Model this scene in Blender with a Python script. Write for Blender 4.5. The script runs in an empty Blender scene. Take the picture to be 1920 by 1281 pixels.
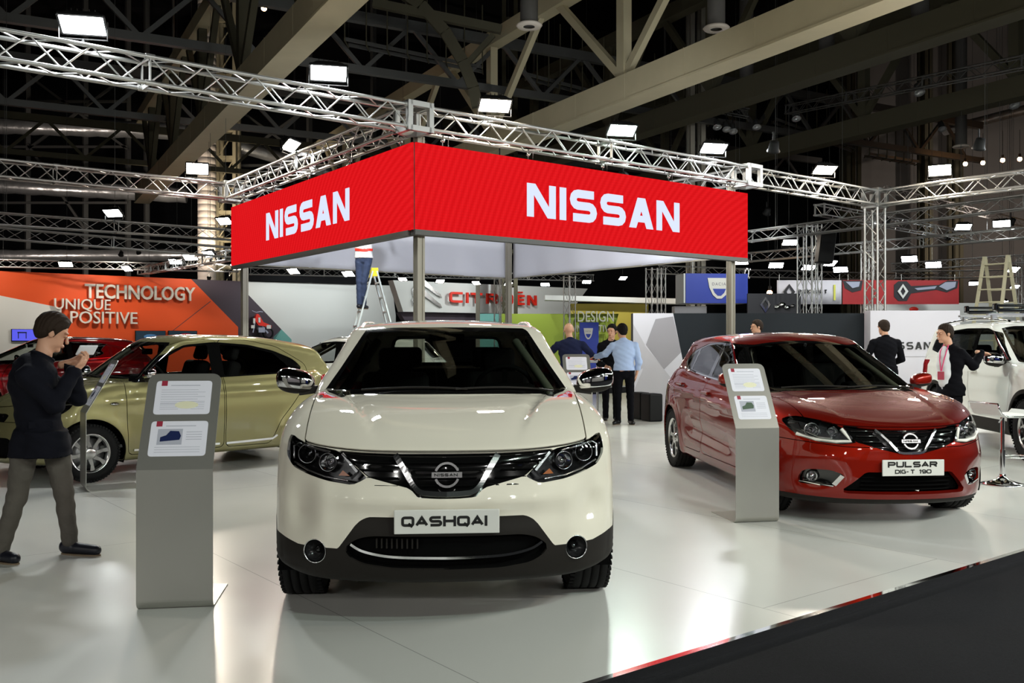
import bpy, math, random
import numpy as np
from mathutils import Vector, Matrix
random.seed(7)
SC = bpy.context.scene
COL = SC.collection
PI = math.pi
# ------------------------------------------------------------------ scene-graph helpers
def tag(o, label=None, cat=None, group=None, kind=None):
    if label: o['label'] = label
    if cat: o['category'] = cat
    if group: o['group'] = group
    if kind: o['kind'] = kind
    return o
def empty(name, loc=(0, 0, 0), rz=0.0, label=None, cat=None, group=None):
    o = bpy.data.objects.new(name, None); COL.objects.link(o)
    o.empty_display_size = 0.1
    o.location = loc; o.rotation_euler = (0, 0, rz)
    return tag(o, label, cat, group)
def mobj(name, V, F, mat, parent=None, smooth=False, normals=None, fmat=None):
    me = bpy.data.meshes.new(name)
    me.from_pydata([tuple(map(float, v)) for v in V], [], [tuple(int(i) for i in f) for f in F])
    mats = mat if isinstance(mat, (list, tuple)) else [mat]
    for m in mats: me.materials.append(m)
    if fmat is not None:
        me.polygons.foreach_set('material_index', fmat)
    if smooth is True or normals is not None:
        me.polygons.foreach_set('use_smooth', [True]*len(me.polygons))
    elif smooth:
        me.polygons.foreach_set('use_smooth', smooth)
    me.update()
    if normals is not None:
        me.normals_split_custom_set_from_vertices([tuple(map(float, n)) for n in normals])
    o = bpy.data.objects.new(name, me); COL.objects.link(o)
    if parent is not None: o.parent = parent
    return o
class MB:
    """collects primitive shapes into one mesh"""
    def __init__(s): s.V = []; s.F = []; s.S = []; s.M = []; s.mi = 0
    def add(s, V, F, smooth=False):
        b = len(s.V); s.V += [tuple(v) for v in V]
        s.F += [tuple(i+b for i in f) for f in F]; s.S += [smooth]*len(F); s.M += [s.mi]*len(F)
        return s
    def box(s, c, d, R=None):
        hx, hy, hz = d[0]/2, d[1]/2, d[2]/2
        P = [Vector((x, y, z)) for x in (-hx, hx) for y in (-hy, hy) for z in (-hz, hz)]
        if R is not None: P = [R @ p for p in P]
        P = [p+Vector(c) for p in P]
        return s.add(P, [(0, 1, 3, 2), (4, 6, 7, 5), (0, 4, 5, 1), (2, 3, 7, 6), (0, 2, 6, 4), (1, 5, 7, 3)])
    def tube(s, p, q, r, n=8, r2=None, caps=True):
        p = Vector(p); q = Vector(q); r2 = r if r2 is None else r2
        d = (q-p)
        if d.length < 1e-6: return s
        d.normalize(); u = d.orthogonal().normalized(); w = d.cross(u)
        A = [p+(u*math.cos(2*PI*k/n)+w*math.sin(2*PI*k/n))*r for k in range(n)]
        B = [q+(u*math.cos(2*PI*k/n)+w*math.sin(2*PI*k/n))*r2 for k in range(n)]
        s.add(A+B, [(k, (k+1) % n, n+(k+1) % n, n+k) for k in range(n)], True)
        if caps: s.add(A, [tuple(range(n))[::-1]]); s.add(B, [tuple(range(n))])
        return s
    def bar(s, p, q, w, h, up=(0, 0, 1)):
        """rectangular bar from p to q, w across, h along up"""
        p = Vector(p); q = Vector(q); d = (q-p).normalized(); up = Vector(up)
        sd = d.cross(up)
        if sd.length < 1e-4: sd = d.orthogonal()
        sd.normalize(); u = sd.cross(d).normalized()
        A = [p+sd*a*w/2+u*b*h/2 for a, b in ((-1, -1), (1, -1), (1, 1), (-1, 1))]
        B = [v+(q-p) for v in A]
        return s.add(A+B, [(3, 2, 1, 0), (4, 5, 6, 7)]+[(k, (k+1) % 4, 4+(k+1) % 4, 4+k) for k in range(4)])
    def path(s, pts, r, n=8, closed=False):
        pts = [Vector(p) for p in pts]; N = len(pts)
        rings = []; u = None
        for i, p in enumerate(pts):
            if closed: t = pts[(i+1) % N]-pts[i-1]
            else: t = pts[min(i+1, N-1)]-pts[max(i-1, 0)]
            t.normalize()
            if u is None: u = t.orthogonal().normalized()
            u = (u-t*u.dot(t)).normalized(); w = t.cross(u)
            rr = r[i] if isinstance(r, (list, tuple)) else r
            rings.append([p+(u*math.cos(2*PI*k/n)+w*math.sin(2*PI*k/n))*rr for k in range(n)])
        V = [v for g in rings for v in g]; F = []
        for i in range(N if closed else N-1):
            a = i*n; b = ((i+1) % N)*n
            F += [(a+k, a+(k+1) % n, b+(k+1) % n, b+k) for k in range(n)]
        s.add(V, F, True)
        if not closed: s.add(rings[0], [tuple(range(n))[::-1]]); s.add(rings[-1], [tuple(range(n))])
        return s
    def lathe(s, prof, n=24, M=None, smooth=True, axis='z', arc=(0, 2*PI)):
        """profile of (r, h) turned round z (or x / y)"""
        V = []; F = []; m = len(prof); full = abs(arc[1]-arc[0]-2*PI) < 1e-6; cnt = n if full else n+1
        for i in range(cnt):
            a = arc[0]+(arc[1]-arc[0])*i/n
            for r, h in prof:
                v = (r*math.cos(a), r*math.sin(a), h)
                if axis == 'x': v = (v[2], v[0], v[1])
                if axis == 'y': v = (v[1], v[2], v[0])
                v = Vector(v); V.append(M @ v if M is not None else v)
        for i in range(n):
            a = i*m; b = ((i+1) % cnt)*m
            F += [(a+j, b+j, b+j+1, a+j+1) for j in range(m-1)]
        return s.add(V, F, smooth)
    def sphere(s, c, r, n=12, sc=(1, 1, 1), R=None):
        V = []; F = []; m = n//2+1
        for i in range(n):
            for j in range(m):
                a = 2*PI*i/n; b = PI*j/(m-1)
                v = Vector((math.sin(b)*math.cos(a)*r*sc[0], math.sin(b)*math.sin(a)*r*sc[1], math.cos(b)*r*sc[2]))
                if R is not None: v = R @ v
                V.append(v+Vector(c))
        for i in range(n):
            a = i*m; b = ((i+1) % n)*m
            F += [(a+j, a+j+1, b+j+1, b+j) for j in range(m-1)]
        return s.add(V, F, True)
    def prism(s, poly, a, b, M=None, ax='y'):
        """2-D polygon extruded from a to b along ax ('y': poly in x,z;  'x': y,z;  'z': x,y)"""
        def P(u, v, t):
            q = {'y': (u, t, v), 'x': (t, u, v), 'z': (u, v, t)}[ax]
            q = Vector(q); return M @ q if M is not None else q
        n = len(poly)
        V = [P(u, v, a) for u, v in poly]+[P(u, v, b) for u, v in poly]
        return s.add(V, [tuple(range(n))[::-1], tuple(range(n, 2*n))]+[(k, (k+1) % n, n+(k+1) % n, n+k) for k in range(n)])
    def obj(s, name, mat, parent=None, xf=None):
        V = s.V if xf is None else [xf @ Vector(v) for v in s.V]
        return mobj(name, V, s.F, mat, parent, smooth=s.S, fmat=s.M)
def rbox(mb, c, d, r, n=4, R=None):
    """box with all edges rounded (superellipse-ish via offset sphere)"""
    V = []; F = []; N = 4*n
    hs = [max(x/2-r, 0) for x in d]; M_ = 2*n
    for j in range(M_+2):
        b = PI*min(max(j-(1 if j > n else 0), 0), M_)/M_
        sz = 1 if j <= n else -1
        for i in range(N+4):
            q = i//(n+1); k = i % (n+1); a = (q*n+k)*2*PI/N
            sx = 1 if q in (0, 3) else -1; sy = 1 if q in (0, 1) else -1
            v = Vector((sx*hs[0]+r*math.sin(b)*math.cos(a), sy*hs[1]+r*math.sin(b)*math.sin(a), sz*hs[2]+r*math.cos(b)))
            if R is not None: v = R @ v
            V.append(v+Vector(c))
    W = N+4; H = M_+2
    for j in range(H-1):
        F += [(j*W+i, (j+1)*W+i, (j+1)*W+(i+1) % W, j*W+(i+1) % W) for i in range(W)]
    F += [tuple(range(W)), tuple(range((H-1)*W, H*W))[::-1]]
    return mb.add(V, F, False)
def copy_tree(o, parent=None, first=True, mats=None):
    c = o.copy(); COL.objects.link(c)
    if mats and c.type == 'MESH':
        for i, sl in enumerate(c.material_slots):
            if sl.material and sl.material.name in mats:
                if sl.link == 'DATA': c.data = c.data.copy() if c.data.users > 1 else c.data
                c.data.materials[i] = mats[sl.material.name]
    if not first:
        c.parent = parent; c.matrix_parent_inverse = o.matrix_parent_inverse.copy()
    for ch in list(o.children): copy_tree(ch, c, False, mats)
    return c
# ------------------------------------------------------------------ materials
MATS = {}
def mat(name, col, rough=.5, metal=0., coat=0., spec=.5, emit=None, es=1., trans=0., ior=1.45, alpha=1., noise=None, bump=None, sheen=0.):
    m = bpy.data.materials.new(name); m.use_nodes = True
    nt = m.node_tree; b = nt.nodes['Principled BSDF']
    I = b.inputs
    I['Base Color'].default_value = (*col, 1); I['Roughness'].default_value = rough; I['Metallic'].default_value = metal
    I['Coat Weight'].default_value = coat; I['Coat Roughness'].default_value = .03
    I['Specular IOR Level'].default_value = spec; I['IOR'].default_value = ior
    I['Transmission Weight'].default_value = trans; I['Alpha'].default_value = alpha
    I['Sheen Weight'].default_value = sheen
    if emit: I['Emission Color'].default_value = (*emit, 1); I['Emission Strength'].default_value = es
    if noise:
        sc_, amt = noise[:2]
        tc = nt.nodes.new('ShaderNodeTexCoord'); nz = nt.nodes.new('ShaderNodeTexNoise'); mx = nt.nodes.new('ShaderNodeMix')
        mx.data_type = 'RGBA'; nz.inputs['Scale'].default_value = sc_; nz.inputs['Detail'].default_value = 5
        nt.links.new(tc.outputs['Object'], nz.inputs['Vector'])
        nt.links.new(nz.outputs['Fac'], mx.inputs[0])
        mx.inputs[6].default_value = (*[c*(1-amt) for c in col], 1); mx.inputs[7].default_value = (*[min(1, c*(1+amt)) for c in col], 1)
        nt.links.new(mx.outputs[2], I['Base Color'])
    if bump:
        tc = nt.nodes.new('ShaderNodeTexCoord'); nz = nt.nodes.new('ShaderNodeTexNoise'); bp = nt.nodes.new('ShaderNodeBump')
        nz.inputs['Scale'].default_value = bump[0]; bp.inputs['Strength'].default_value = bump[1]; bp.inputs['Distance'].default_value = bump[2] if len(bump) > 2 else .01
        nt.links.new(tc.outputs['Object'], nz.inputs['Vector']); nt.links.new(nz.outputs['Fac'], bp.inputs['Height'])
        nt.links.new(bp.outputs['Normal'], I['Normal'])
    MATS[name] = m
    return m
def s2l(r, g, b):
    f = lambda c: (c/255/12.92) if c/255 <= .04045 else ((c/255+.055)/1.055)**2.4
    return (f(r), f(g), f(b))
def glass(name, tint, rough=.0, mixf=.25):
    """thin glazing: part see-through, part mirror-like"""
    m = bpy.data.materials.new(name); m.use_nodes = True; nt = m.node_tree
    nt.nodes.clear(); N = nt.nodes.new
    out = N('ShaderNodeOutputMaterial'); mx = N('ShaderNodeMixShader'); tr = N('ShaderNodeBsdfTransparent'); gl = N('ShaderNodeBsdfGlossy')
    fr = N('ShaderNodeFresnel'); fr.inputs['IOR'].default_value = 1.5
    mt = N('ShaderNodeMath'); mt.operation = 'MULTIPLY_ADD'; mt.inputs[1].default_value = 1.0; mt.inputs[2].default_value = mixf
    tr.inputs['Color'].default_value = (*tint, 1); gl.inputs['Roughness'].default_value = rough
    nt.links.new(fr.outputs[0], mt.inputs[0]); nt.links.new(mt.outputs[0], mx.inputs[0])
    nt.links.new(tr.outputs[0], mx.inputs[1]); nt.links.new(gl.outputs[0], mx.inputs[2]); nt.links.new(mx.outputs[0], out.inputs[0])
    MATS[name] = m
    return m
# ------------------------------------------------------------------ implicit surfaces
def pch(xs, ys):
    """shape-preserving cubic interpolation"""
    x = np.array(xs, float); y = np.array(ys, float); h = np.diff(x); d = np.diff(y)/h
    m = np.zeros_like(y)
    for i in range(1, len(x)-1):
        if d[i-1]*d[i] > 0:
            w1 = 2*h[i]+h[i-1]; w2 = h[i]+2*h[i-1]
            m[i] = (w1+w2)/(w1/d[i-1]+w2/d[i])
    m[0] = d[0]; m[-1] = d[-1]
    def f0(t):
        t = np.asarray(t, float); tc = np.clip(t, x[0], x[-1])
        i = np.clip(np.searchsorted(x, tc)-1, 0, len(x)-2)
        u = (tc-x[i])/h[i]
        return ((1+2*u)*(1-u)**2*y[i]+u*(1-u)**2*h[i]*m[i]+u*u*(3-2*u)*y[i+1]+u*u*(u-1)*h[i]*m[i+1])
    tx = np.linspace(x[0], x[-1], 2400); ty = f0(tx)
    return lambda t: np.interp(t, tx, ty)
def smax(a, b, k):
    h = np.clip(.5+.5*(a-b)/k, 0, 1)
    return b+(a-b)*h+k*h*(1-h)*.5
def smin(a, b, k): return -smax(-a, -b, k)
def sdpoly(poly, x, y):
    """signed distance to a polygon, negative inside"""
    P = np.array(poly, float); n = len(P); x = np.asarray(x); y = np.asarray(y)
    d = np.full(x.shape, 1e9); ins = np.zeros(x.shape, bool)
    for i in range(n):
        a = P[i]; b = P[(i+1) % n]; e = b-a; L = e@e+1e-12
        t = np.clip(((x-a[0])*e[0]+(y-a[1])*e[1])/L, 0, 1)
        d = np.minimum(d, (x-a[0]-t*e[0])**2+(y-a[1]-t*e[1])**2)
        c = ((a[1] > y) != (b[1] > y))
        with np.errstate(divide='ignore', invalid='ignore'):
            xi = a[0]+(y-a[1])/((b[1]-a[1]) or 1e-12)*e[0]
        ins ^= c & (x < xi)
    return np.where(ins, -1, 1)*np.sqrt(d)
def sdf_polyline(pts, x, y):
    d = np.full(np.shape(x), 1e9)
    for a, b in zip(pts[:-1], pts[1:]):
        a = np.array(a, float); b = np.array(b, float); e = b-a; L = e@e+1e-12
        t = np.clip(((x-a[0])*e[0]+(y-a[1])*e[1])/L, 0, 1)
        d = np.minimum(d, np.hypot(x-a[0]-t*e[0], y-a[1]-t*e[1]))
    return d
def rounded(poly, r, n=5):
    """polygon with its corners rounded to radius about r"""
    out = []; P = [Vector(p) for p in poly]; N = len(P)
    for i in range(N):
        a, b, c = P[i-1], P[i], P[(i+1) % N]
        u = (a-b); v = (c-b); k = min(r, u.length*.45, v.length*.45)
        u.normalize(); v.normalize(); p = b+u*k; q = b+v*k
        for j in range(n+1):
            t = j/n; out.append(tuple((1-t)**2*p+2*t*(1-t)*b+t*t*q))
    return out
def grad(f, P, e=.003):
    G = np.empty_like(P)
    for i in range(3):
        A = P.copy(); B = P.copy(); A[:, i] += e; B[:, i] -= e
        G[:, i] = (f(A)-f(B))/(2*e)
    return G
def project(f, P, it=4, step=.03):
    P = P.copy()
    for _ in range(it):
        g = grad(f, P); g2 = (g*g).sum(1)+1e-9; v = f(P)
        d = -(v/g2)[:, None]*g
        L = np.linalg.norm(d, axis=1); s = np.minimum(1, step/(L+1e-9))
        P += d*s[:, None]
    return P
def surfnet(f, lo, hi, h, proj=True):
    """surface-nets mesh of f = 0 (inside negative)"""
    ax = [np.arange(lo[i], hi[i]+h, h) for i in range(3)]
    sh = tuple(len(a) for a in ax)
    F = np.empty(sh)
    for i, xv in enumerate(ax[0]):
        Y, Z = np.meshgrid(ax[1], ax[2], indexing='ij')
        P = np.stack([np.full(Y.size, xv), Y.ravel(), Z.ravel()], 1)
        F[i] = f(P).reshape(Y.shape)
    S = F < 0
    c = S[:-1, :-1, :-1].astype(np.int8)
    cnt = sum(S[a:sh[0]-1+a, b:sh[1]-1+b, d:sh[2]-1+d].astype(np.int8) for a in (0, 1) for b in (0, 1) for d in (0, 1))
    act = (cnt > 0) & (cnt < 8)
    idx = -np.ones(act.shape, int); I = np.argwhere(act); idx[act] = np.arange(len(I))
    acc = np.zeros((len(I), 3)); n = np.zeros(len(I))
    cor = [(a, b, d) for a in (0, 1) for b in (0, 1) for d in (0, 1)]
    for ca in cor:
        for k in range(3):
            if ca[k] == 1: continue
            cb = list(ca); cb[k] = 1
            va = F[I[:, 0]+ca[0], I[:, 1]+ca[1], I[:, 2]+ca[2]]; vb = F[I[:, 0]+cb[0], I[:, 1]+cb[1], I[:, 2]+cb[2]]
            m = (va < 0) != (vb < 0)
            t = np.where(m, va/(va-vb+1e-20), 0)
            p = np.tile(np.array(ca, float), (len(I), 1)); p[:, k] = t
            acc += p*m[:, None]; n += m
    V = (I+acc/n[:, None])*h+np.array([a[0] for a in ax])
    Q = []
    for k in range(3):
        a, b = [j for j in range(3) if j != k]
        s0 = [slice(None)]*3; s1 = [slice(None)]*3
        s0[k] = slice(0, -1); s1[k] = slice(1, None)
        E = S[tuple(s0)] != S[tuple(s1)]
        W = np.argwhere(E)
        W = W[(W[:, a] > 0) & (W[:, b] > 0) & (W[:, a] < sh[a]-1) & (W[:, b] < sh[b]-1)]
        if not len(W): continue
        def cell(da, db):
            C = W.copy(); C[:, a] -= da; C[:, b] -= db
            return idx[C[:, 0], C[:, 1], C[:, 2]]
        q = np.stack([cell(1, 1), cell(0, 1), cell(0, 0), cell(1, 0)], 1)
        fl = S[W[:, 0], W[:, 1], W[:, 2]]
        if k == 1: fl = ~fl
        q[~fl] = q[~fl][:, ::-1]
        Q.append(q)
    Q = np.concatenate(Q)
    if proj: V = project(f, V, 5, h*.5)
    nrm = np.cross(V[Q[:, 2]]-V[Q[:, 0]], V[Q[:, 3]]-V[Q[:, 1]]); g = grad(f, V[Q].mean(1), .004)
    bad = (nrm*g).sum(1) < 0
    Q[bad] = Q[bad][:, ::-1]
    return V, Q
def capsule(P, a, b, ra, rb):
    """tapered capsule distance"""
    a = np.array(a, float); b = np.array(b, float); e = b-a; L = e@e+1e-12
    t = np.clip(((P-a)@e)/L, 0, 1)
    return np.linalg.norm(P-a-t[:, None]*e, axis=1)-(ra+(rb-ra)*t)
def ellip(P, c, r, R=None):
    q = P-np.array(c, float)
    if R is not None: q = q@np.array(R)
    r = np.array(r, float)
    k0 = np.linalg.norm(q/r, axis=1); k1 = np.linalg.norm(q/(r*r), axis=1)+1e-9
    return k0*(k0-1)/k1
class Shell:
    """a closed skin that is cut along scalar fields into labelled panels"""
    def __init__(s, f, lo, hi, h):
        s.f = f; V, Q = surfnet(f, lo, hi, h)
        s.V = V; s.F = [tuple(q) for q in Q.tolist()]; s.L = ['body']*len(s.F)
    def _split(s, g, labels, level):
        vals = g(s.V)-level
        vals = np.where(np.abs(vals) < 1e-5, 1e-5, vals)
        sg = vals > 0
        newV = []; cache = {}; base = len(s.V); F = []; L = []; side = []
        V = s.V
        def ev(i, j):
            k = (i, j) if i < j else (j, i)
            if k not in cache:
                t = vals[k[0]]/(vals[k[0]]-vals[k[1]])
                cache[k] = base+len(newV); newV.append(V[k[0]]*(1-t)+V[k[1]]*t)
            return cache[k]
        def emit(poly, lab):
            n = len(poly); cr = [i for i in range(n) if sg[poly[i]] != sg[poly[(i+1) % n]]]
            if not cr: F.append(poly); L.append(lab); side.append(bool(sg[poly[0]])); return
            if len(cr) > 2:
                for i in range(1, n-1): emit((poly[0], poly[i], poly[i+1]), lab)
                return
            A = []; B = []
            for i in range(n):
                (A if sg[poly[i]] else B).append(poly[i])
                j = (i+1) % n
                if sg[poly[i]] != sg[poly[j]]:
                    e = ev(poly[i], poly[j]); A.append(e); B.append(e)
            if len(A) > 2: F.append(tuple(A)); L.append(lab); side.append(True)
            if len(B) > 2: F.append(tuple(B)); L.append(lab); side.append(False)
        sl = sg.tolist()
        for poly, lab in zip(s.F, s.L):
            if lab in labels:
                a = sl[poly[0]]
                for q in poly:
                    if sl[q] is not a: emit(poly, lab); break
                else: F.append(poly); L.append(lab); side.append(a)
            else: F.append(poly); L.append(lab); side.append(None)
        if newV:
            N = project(s.f, np.array(newV), 2, .004)
            s.V = np.concatenate([s.V, N])
        s.F = F; s.L = L
        return side
    def cut(s, g, new, labels=('body',), gap=0.):
        labels = set(labels)
        if gap:
            sd = s._split(g, labels, gap/2)
            s.L = ['_in' if x is False else l for l, x in zip(s.L, sd)]
            sd = s._split(g, {'_in'}, -gap/2)
            s.L = [(new if x is False else 'gap') if x is not None else l for l, x in zip(s.L, sd)]
        else:
            sd = s._split(g, labels, 0.)
            s.L = [new if x is False else l for l, x in zip(s.L, sd)]
    def emit(s, labels, name, mat, parent=None, off=0., skirt=0., flat=False, side=0, walls=False):
        if isinstance(labels, str): labels = (labels,)
        fs = [f for f, l in zip(s.F, s.L) if l in labels]
        if side: fs = [f for f in fs if s.V[f[0]][0]*side > 0]
        if not fs: return None
        used = sorted({i for f in fs for i in f}); mp = {v: k for k, v in enumerate(used)}
        V = s.V[used]; G = grad(s.f, V, .004); N = G/(np.linalg.norm(G, axis=1)[:, None]+1e-9)
        F = [tuple(mp[i] for i in f) for f in fs]; nf0 = len(F)
        V2 = V+N*off
        if skirt:
            from collections import Counter
            ec = {}
            for f in F:
                for a, b in zip(f, f[1:]+f[:1]):
                    k = (min(a, b), max(a, b)); ec[k] = None if k in ec else (a, b)
            be = [e for e in ec.values() if e]
            bv = sorted({i for e in be for i in e}); n0 = len(V2)
            m1 = {v: n0+k for k, v in enumerate(bv)}; m2 = {v: n0+len(bv)+k for k, v in enumerate(bv)}
            V3 = V2[bv]; V4 = V3-N[bv]*skirt
            # wall normals: averaged per boundary vertex
            WN = {v: np.zeros(3) for v in bv}
            for a, b in be:
                w = np.cross(V2[b]-V2[a], N[a]); w = w/(np.linalg.norm(w)+1e-9); WN[a] += w; WN[b] += w
            WNa = np.array([WN[v]/(np.linalg.norm(WN[v])+1e-9) for v in bv])
            F = F+[(m1[b], m1[a], m2[a], m2[b]) for a, b in be]
            V2 = np.concatenate([V2, V3, V4]); N = np.concatenate([N, WNa, WNa])
            if walls: F = F[nf0:]
        return mobj(name, V2, F, mat, parent, normals=None if flat else N)
# ------------------------------------------------------------------ lettering drawn as strokes
def _arc(cx, cy, rx, ry, a0, a1, n=8):
    return [(cx+rx*math.cos(math.radians(a0+(a1-a0)*i/n)), cy+ry*math.sin(math.radians(a0+(a1-a0)*i/n))) for i in range(n+1)]
# each letter: (advance, [polylines]) on a cell 1 high; widths are set by the caller
def glyph(ch, w):
    r = .22
    O = _arc(w-r, 1-r, r, r, 0, 90, 4)+_arc(r, 1-r, r, r, 90, 180, 4)+_arc(r, r, r, r, 180, 270, 4)+_arc(w-r, r, r, r, 270, 360, 4)
    q = .2
    G = {
     'N': [[(0, 0), (0, 1), (w, 0), (w, 1)]],
     'I': [[(0, 0), (0, 1)]],
     'S': [[(w, 1), (q, 1)]+_arc(q, .75, q, .25, 90, 270, 6)+_arc(w-q, .25, q, .25, 90, -90, 6)+[(0, 0)]],
     'A': [[(0, 0), (w/2, 1), (w, 0)], [(w*.2, .3), (w*.8, .3)]],
     'Q': [O+[O[0]], [(w*.55, .22), (w*.95, -.2)]],
     'H': [[(0, 0), (0, 1)], [(w, 0), (w, 1)], [(0, .52), (w, .52)]],
     'P': [[(0, 0), (0, 1), (w-.25, 1)]+_arc(w-.25, .72, .25, .28, 90, -90, 6)+[(0, .44)]],
     'U': [[(0, 1), (0, r)]+_arc(r, r, r, r, 180, 270, 4)+_arc(w-r, r, r, r, 270, 360, 4)+[(w, 1)]],
     'L': [[(0, 1), (0, 0), (w, 0)]],
     'R': [[(0, 0), (0, 1), (w-.25, 1)]+_arc(w-.25, .74, .25, .26, 90, -90, 6)+[(0, .48)], [(w*.5, .48), (w, 0)]],
     'D': [[(0, 0), (0, 1), (w-.35, 1)]+_arc(w-.35, .65, .35, .35, 90, 0, 4)+_arc(w-.35, .35, .35, .35, 0, -90, 4)+[(0, 0), (0, .1)]],
     'G': [_arc(w-r, 1-r, r, r, 60, 90, 2)+_arc(r, 1-r, r, r, 90, 180, 4)+_arc(r, r, r, r, 180, 270, 4)+_arc(w-r, r, r, r, 270, 360, 4)+[(w, .5), (w*.55, .5)]],
     'T': [[(0, 1), (w, 1)], [(w/2, 1), (w/2, 0)]],
     '-': [[(0, .45), (w*.6, .45)]],
     '1': [[(0, .8), (w*.3, 1), (w*.3, 0)]],
     '9': [[(w, .62)]+_arc(w-q, .3-.02, q, .28, 0, -90, 4)+[(w*.15, 0)], _arc(w/2, .7, w/2, .3, 0, 360, 12)],
     '0': [O+[O[0]]],
     'C': [[(w, 1), (r, 1)]+_arc(r, 1-r, r, r, 90, 180, 4)+_arc(r, r, r, r, 180, 270, 4)+[(w, 0)]],
     'O': [O+[O[0]]],
     'E': [[(w, 1), (0, 1), (0, 0), (w, 0)], [(0, .5), (w*.9, .5)]],
     'K': [[(0, 0), (0, 1)], [(w, 1), (0, .45)], [(w*.3, .6), (w, 0)]],
    }
    return G[ch]
def stroke_text(mb, text, x0, z0, h, w, sw, gap, M, depth=.004, widths={}, italic=0.):
    """letters as mitred ribbons in the local x-z plane, front face towards -y"""
    x = x0
    for ch in text:
        if ch == ' ': x += (w*.5+gap); continue
        cw = widths.get(ch, w)
        if ch in 'NA' and sw > .02:
            a0 = x-sw/2; a1 = x+cw+sw/2; t = sw*1.22; h0, h1 = z0, z0+h; mid = (a0+a1)/2
            if ch == 'N': polys = [[(a0, h0), (a0+sw, h0), (a0+sw, h1), (a0, h1)], [(a1-sw, h0), (a1, h0), (a1, h1), (a1-sw, h1)], [(a0, h1), (a0+t, h1), (a1, h0), (a1-t, h0)]]
            else: polys = [[(a0, h0), (a0+t, h0), (mid+t*.55, h1), (mid-t*.55, h1)], [(a1-t, h0), (a1, h0), (mid+t*.55, h1), (mid-t*.55, h1)], [(a0+cw*.28, h0+h*.2), (a1-cw*.28, h0+h*.2), (a1-cw*.36, h0+h*.2+sw*.85), (a0+cw*.36, h0+h*.2+sw*.85)]]
            for i_, pl in enumerate(polys): mb.prism(pl, -depth-.0004*i_*(depth > .003), 0, M)
            x += cw+gap; continue
        for pl in glyph(ch, cw/h):
            pts = [Vector((p[0]*h, p[1]*(h-sw)+sw/2)) for p in pl]
            pts = [v for i_, v in enumerate(pts) if i_ == 0 or (v-pts[i_-1]).length > 1e-5]
            if (pts[0]-pts[-1]).length > 1e-6:
                for e_, f_ in ((0, 1), (-1, -2)):
                    dv = (pts[e_]-pts[f_]).normalized()
                    if abs(dv.y) > .9 and (pl[e_][1] in (0, 1)): pts[e_] = pts[e_]+dv*sw/2
            n = len(pts); cl = (pts[0]-pts[-1]).length < 1e-6
            if cl: pts = pts[:-1]; n -= 1
            L = []; R = []
            for i in range(n):
                a = pts[i-1] if (i > 0 or cl) else None
                b = pts[(i+1) % n] if (i < n-1 or cl) else None
                d1 = (pts[i]-a).normalized() if a is not None else None
                d2 = (b-pts[i]).normalized() if b is not None else None
                d1 = d1 if d1 is not None else d2; d2 = d2 if d2 is not None else d1
                n1 = Vector((-d1.y, d1.x)); n2 = Vector((-d2.y, d2.x)); m = (n1+n2)
                if m.length < .3: m = n1
                m.normalize(); k = min(1/max(m.dot(n1), .35), 2.2)
                hw = sw/2*k
                L.append(pts[i]+m*hw); R.append(pts[i]-m*hw)
            def P(v, y): return M @ Vector((x+v.x+italic*v.y, y, z0+v.y))
            V = [P(v, -depth) for v in L]+[P(v, -depth) for v in R]+[P(v, 0) for v in L]+[P(v, 0) for v in R]
            F = []
            for i in range(n if cl else n-1):
                j = (i+1) % n
                F += [(i, n+i, n+j, j), (2*n+i, i, j, 2*n+j), (n+i, 3*n+i, 3*n+j, n+j)]
            if not cl: F += [(0, 2*n, 3*n, n), (n-1, 2*n-1, 4*n-1, 3*n-1)]
            mb.add(V, F)
        x += (sw*.15 if ch == 'I' or ch == '1' else cw)+gap+(cw*.3 if ch == '1' else 0)
    return x-gap
def font_mesh(name, text, size, mat, M, parent=None, depth=.01, off=0., sx=1., align='LEFT'):
    cu = bpy.data.curves.new(name, 'FONT'); cu.body = text; cu.size = size; cu.extrude = depth; cu.offset = off; cu.align_x = align
    cu.resolution_u = 3
    ob = bpy.data.objects.new(name, cu); COL.objects.link(ob)
    bpy.context.view_layer.update()
    me = bpy.data.meshes.new_from_object(ob.evaluated_get(bpy.context.evaluated_depsgraph_get()))
    V = [M @ Vector((v.co.x*sx, -v.co.z, v.co.y)) for v in me.vertices]; F = [tuple(p.vertices) for p in me.polygons]
    bpy.data.objects.remove(ob); bpy.data.curves.remove(cu); bpy.data.meshes.remove(me)
    return mobj(name, V, F, mat, parent)
# ================================================================== materials for cars
def paint(name, col, metal=.0, rough=.35, flake=False):
    m = mat(name, col, rough, metal, coat=1.0, spec=0.)
    m.node_tree.nodes['Principled BSDF'].inputs['Coat Roughness'].default_value = .012
    if flake:
        nt = m.node_tree; b = nt.nodes['Principled BSDF']
        lw = nt.nodes.new('ShaderNodeLayerWeight'); mx = nt.nodes.new('ShaderNodeMix'); mx.data_type = 'RGBA'
        lw.inputs['Blend'].default_value = .35
        nt.links.new(lw.outputs['Facing'], mx.inputs[0])
        mx.inputs[6].default_value = (*col, 1); mx.inputs[7].default_value = (*flake, 1)
        nt.links.new(mx.outputs[2], b.inputs['Base Color'])
    return m
paint('pearl_white_paint', s2l(230, 224, 208), 0., .6)
paint('metallic_red_paint', (.24, .010, .004), .5, .42, flake=(.085, .002, .0025))
paint('olive_paint', s2l(140, 134, 94), .5, .42, flake=s2l(100, 97, 66))
paint('dark_red_paint', (.12, .004, .006), .5, .3)
paint('solid_white_paint', s2l(232, 232, 226), 0., .35)
mat('black_gloss', (.004, .004, .004), .08, coat=1)
mat('black_plastic', s2l(34, 31, 28), .6, spec=.2)
mat('black_seam', (.003, .003, .003), .9, spec=.05)
mat('tyre_rubber', (.010, .010, .010), .8, spec=.2)
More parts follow.
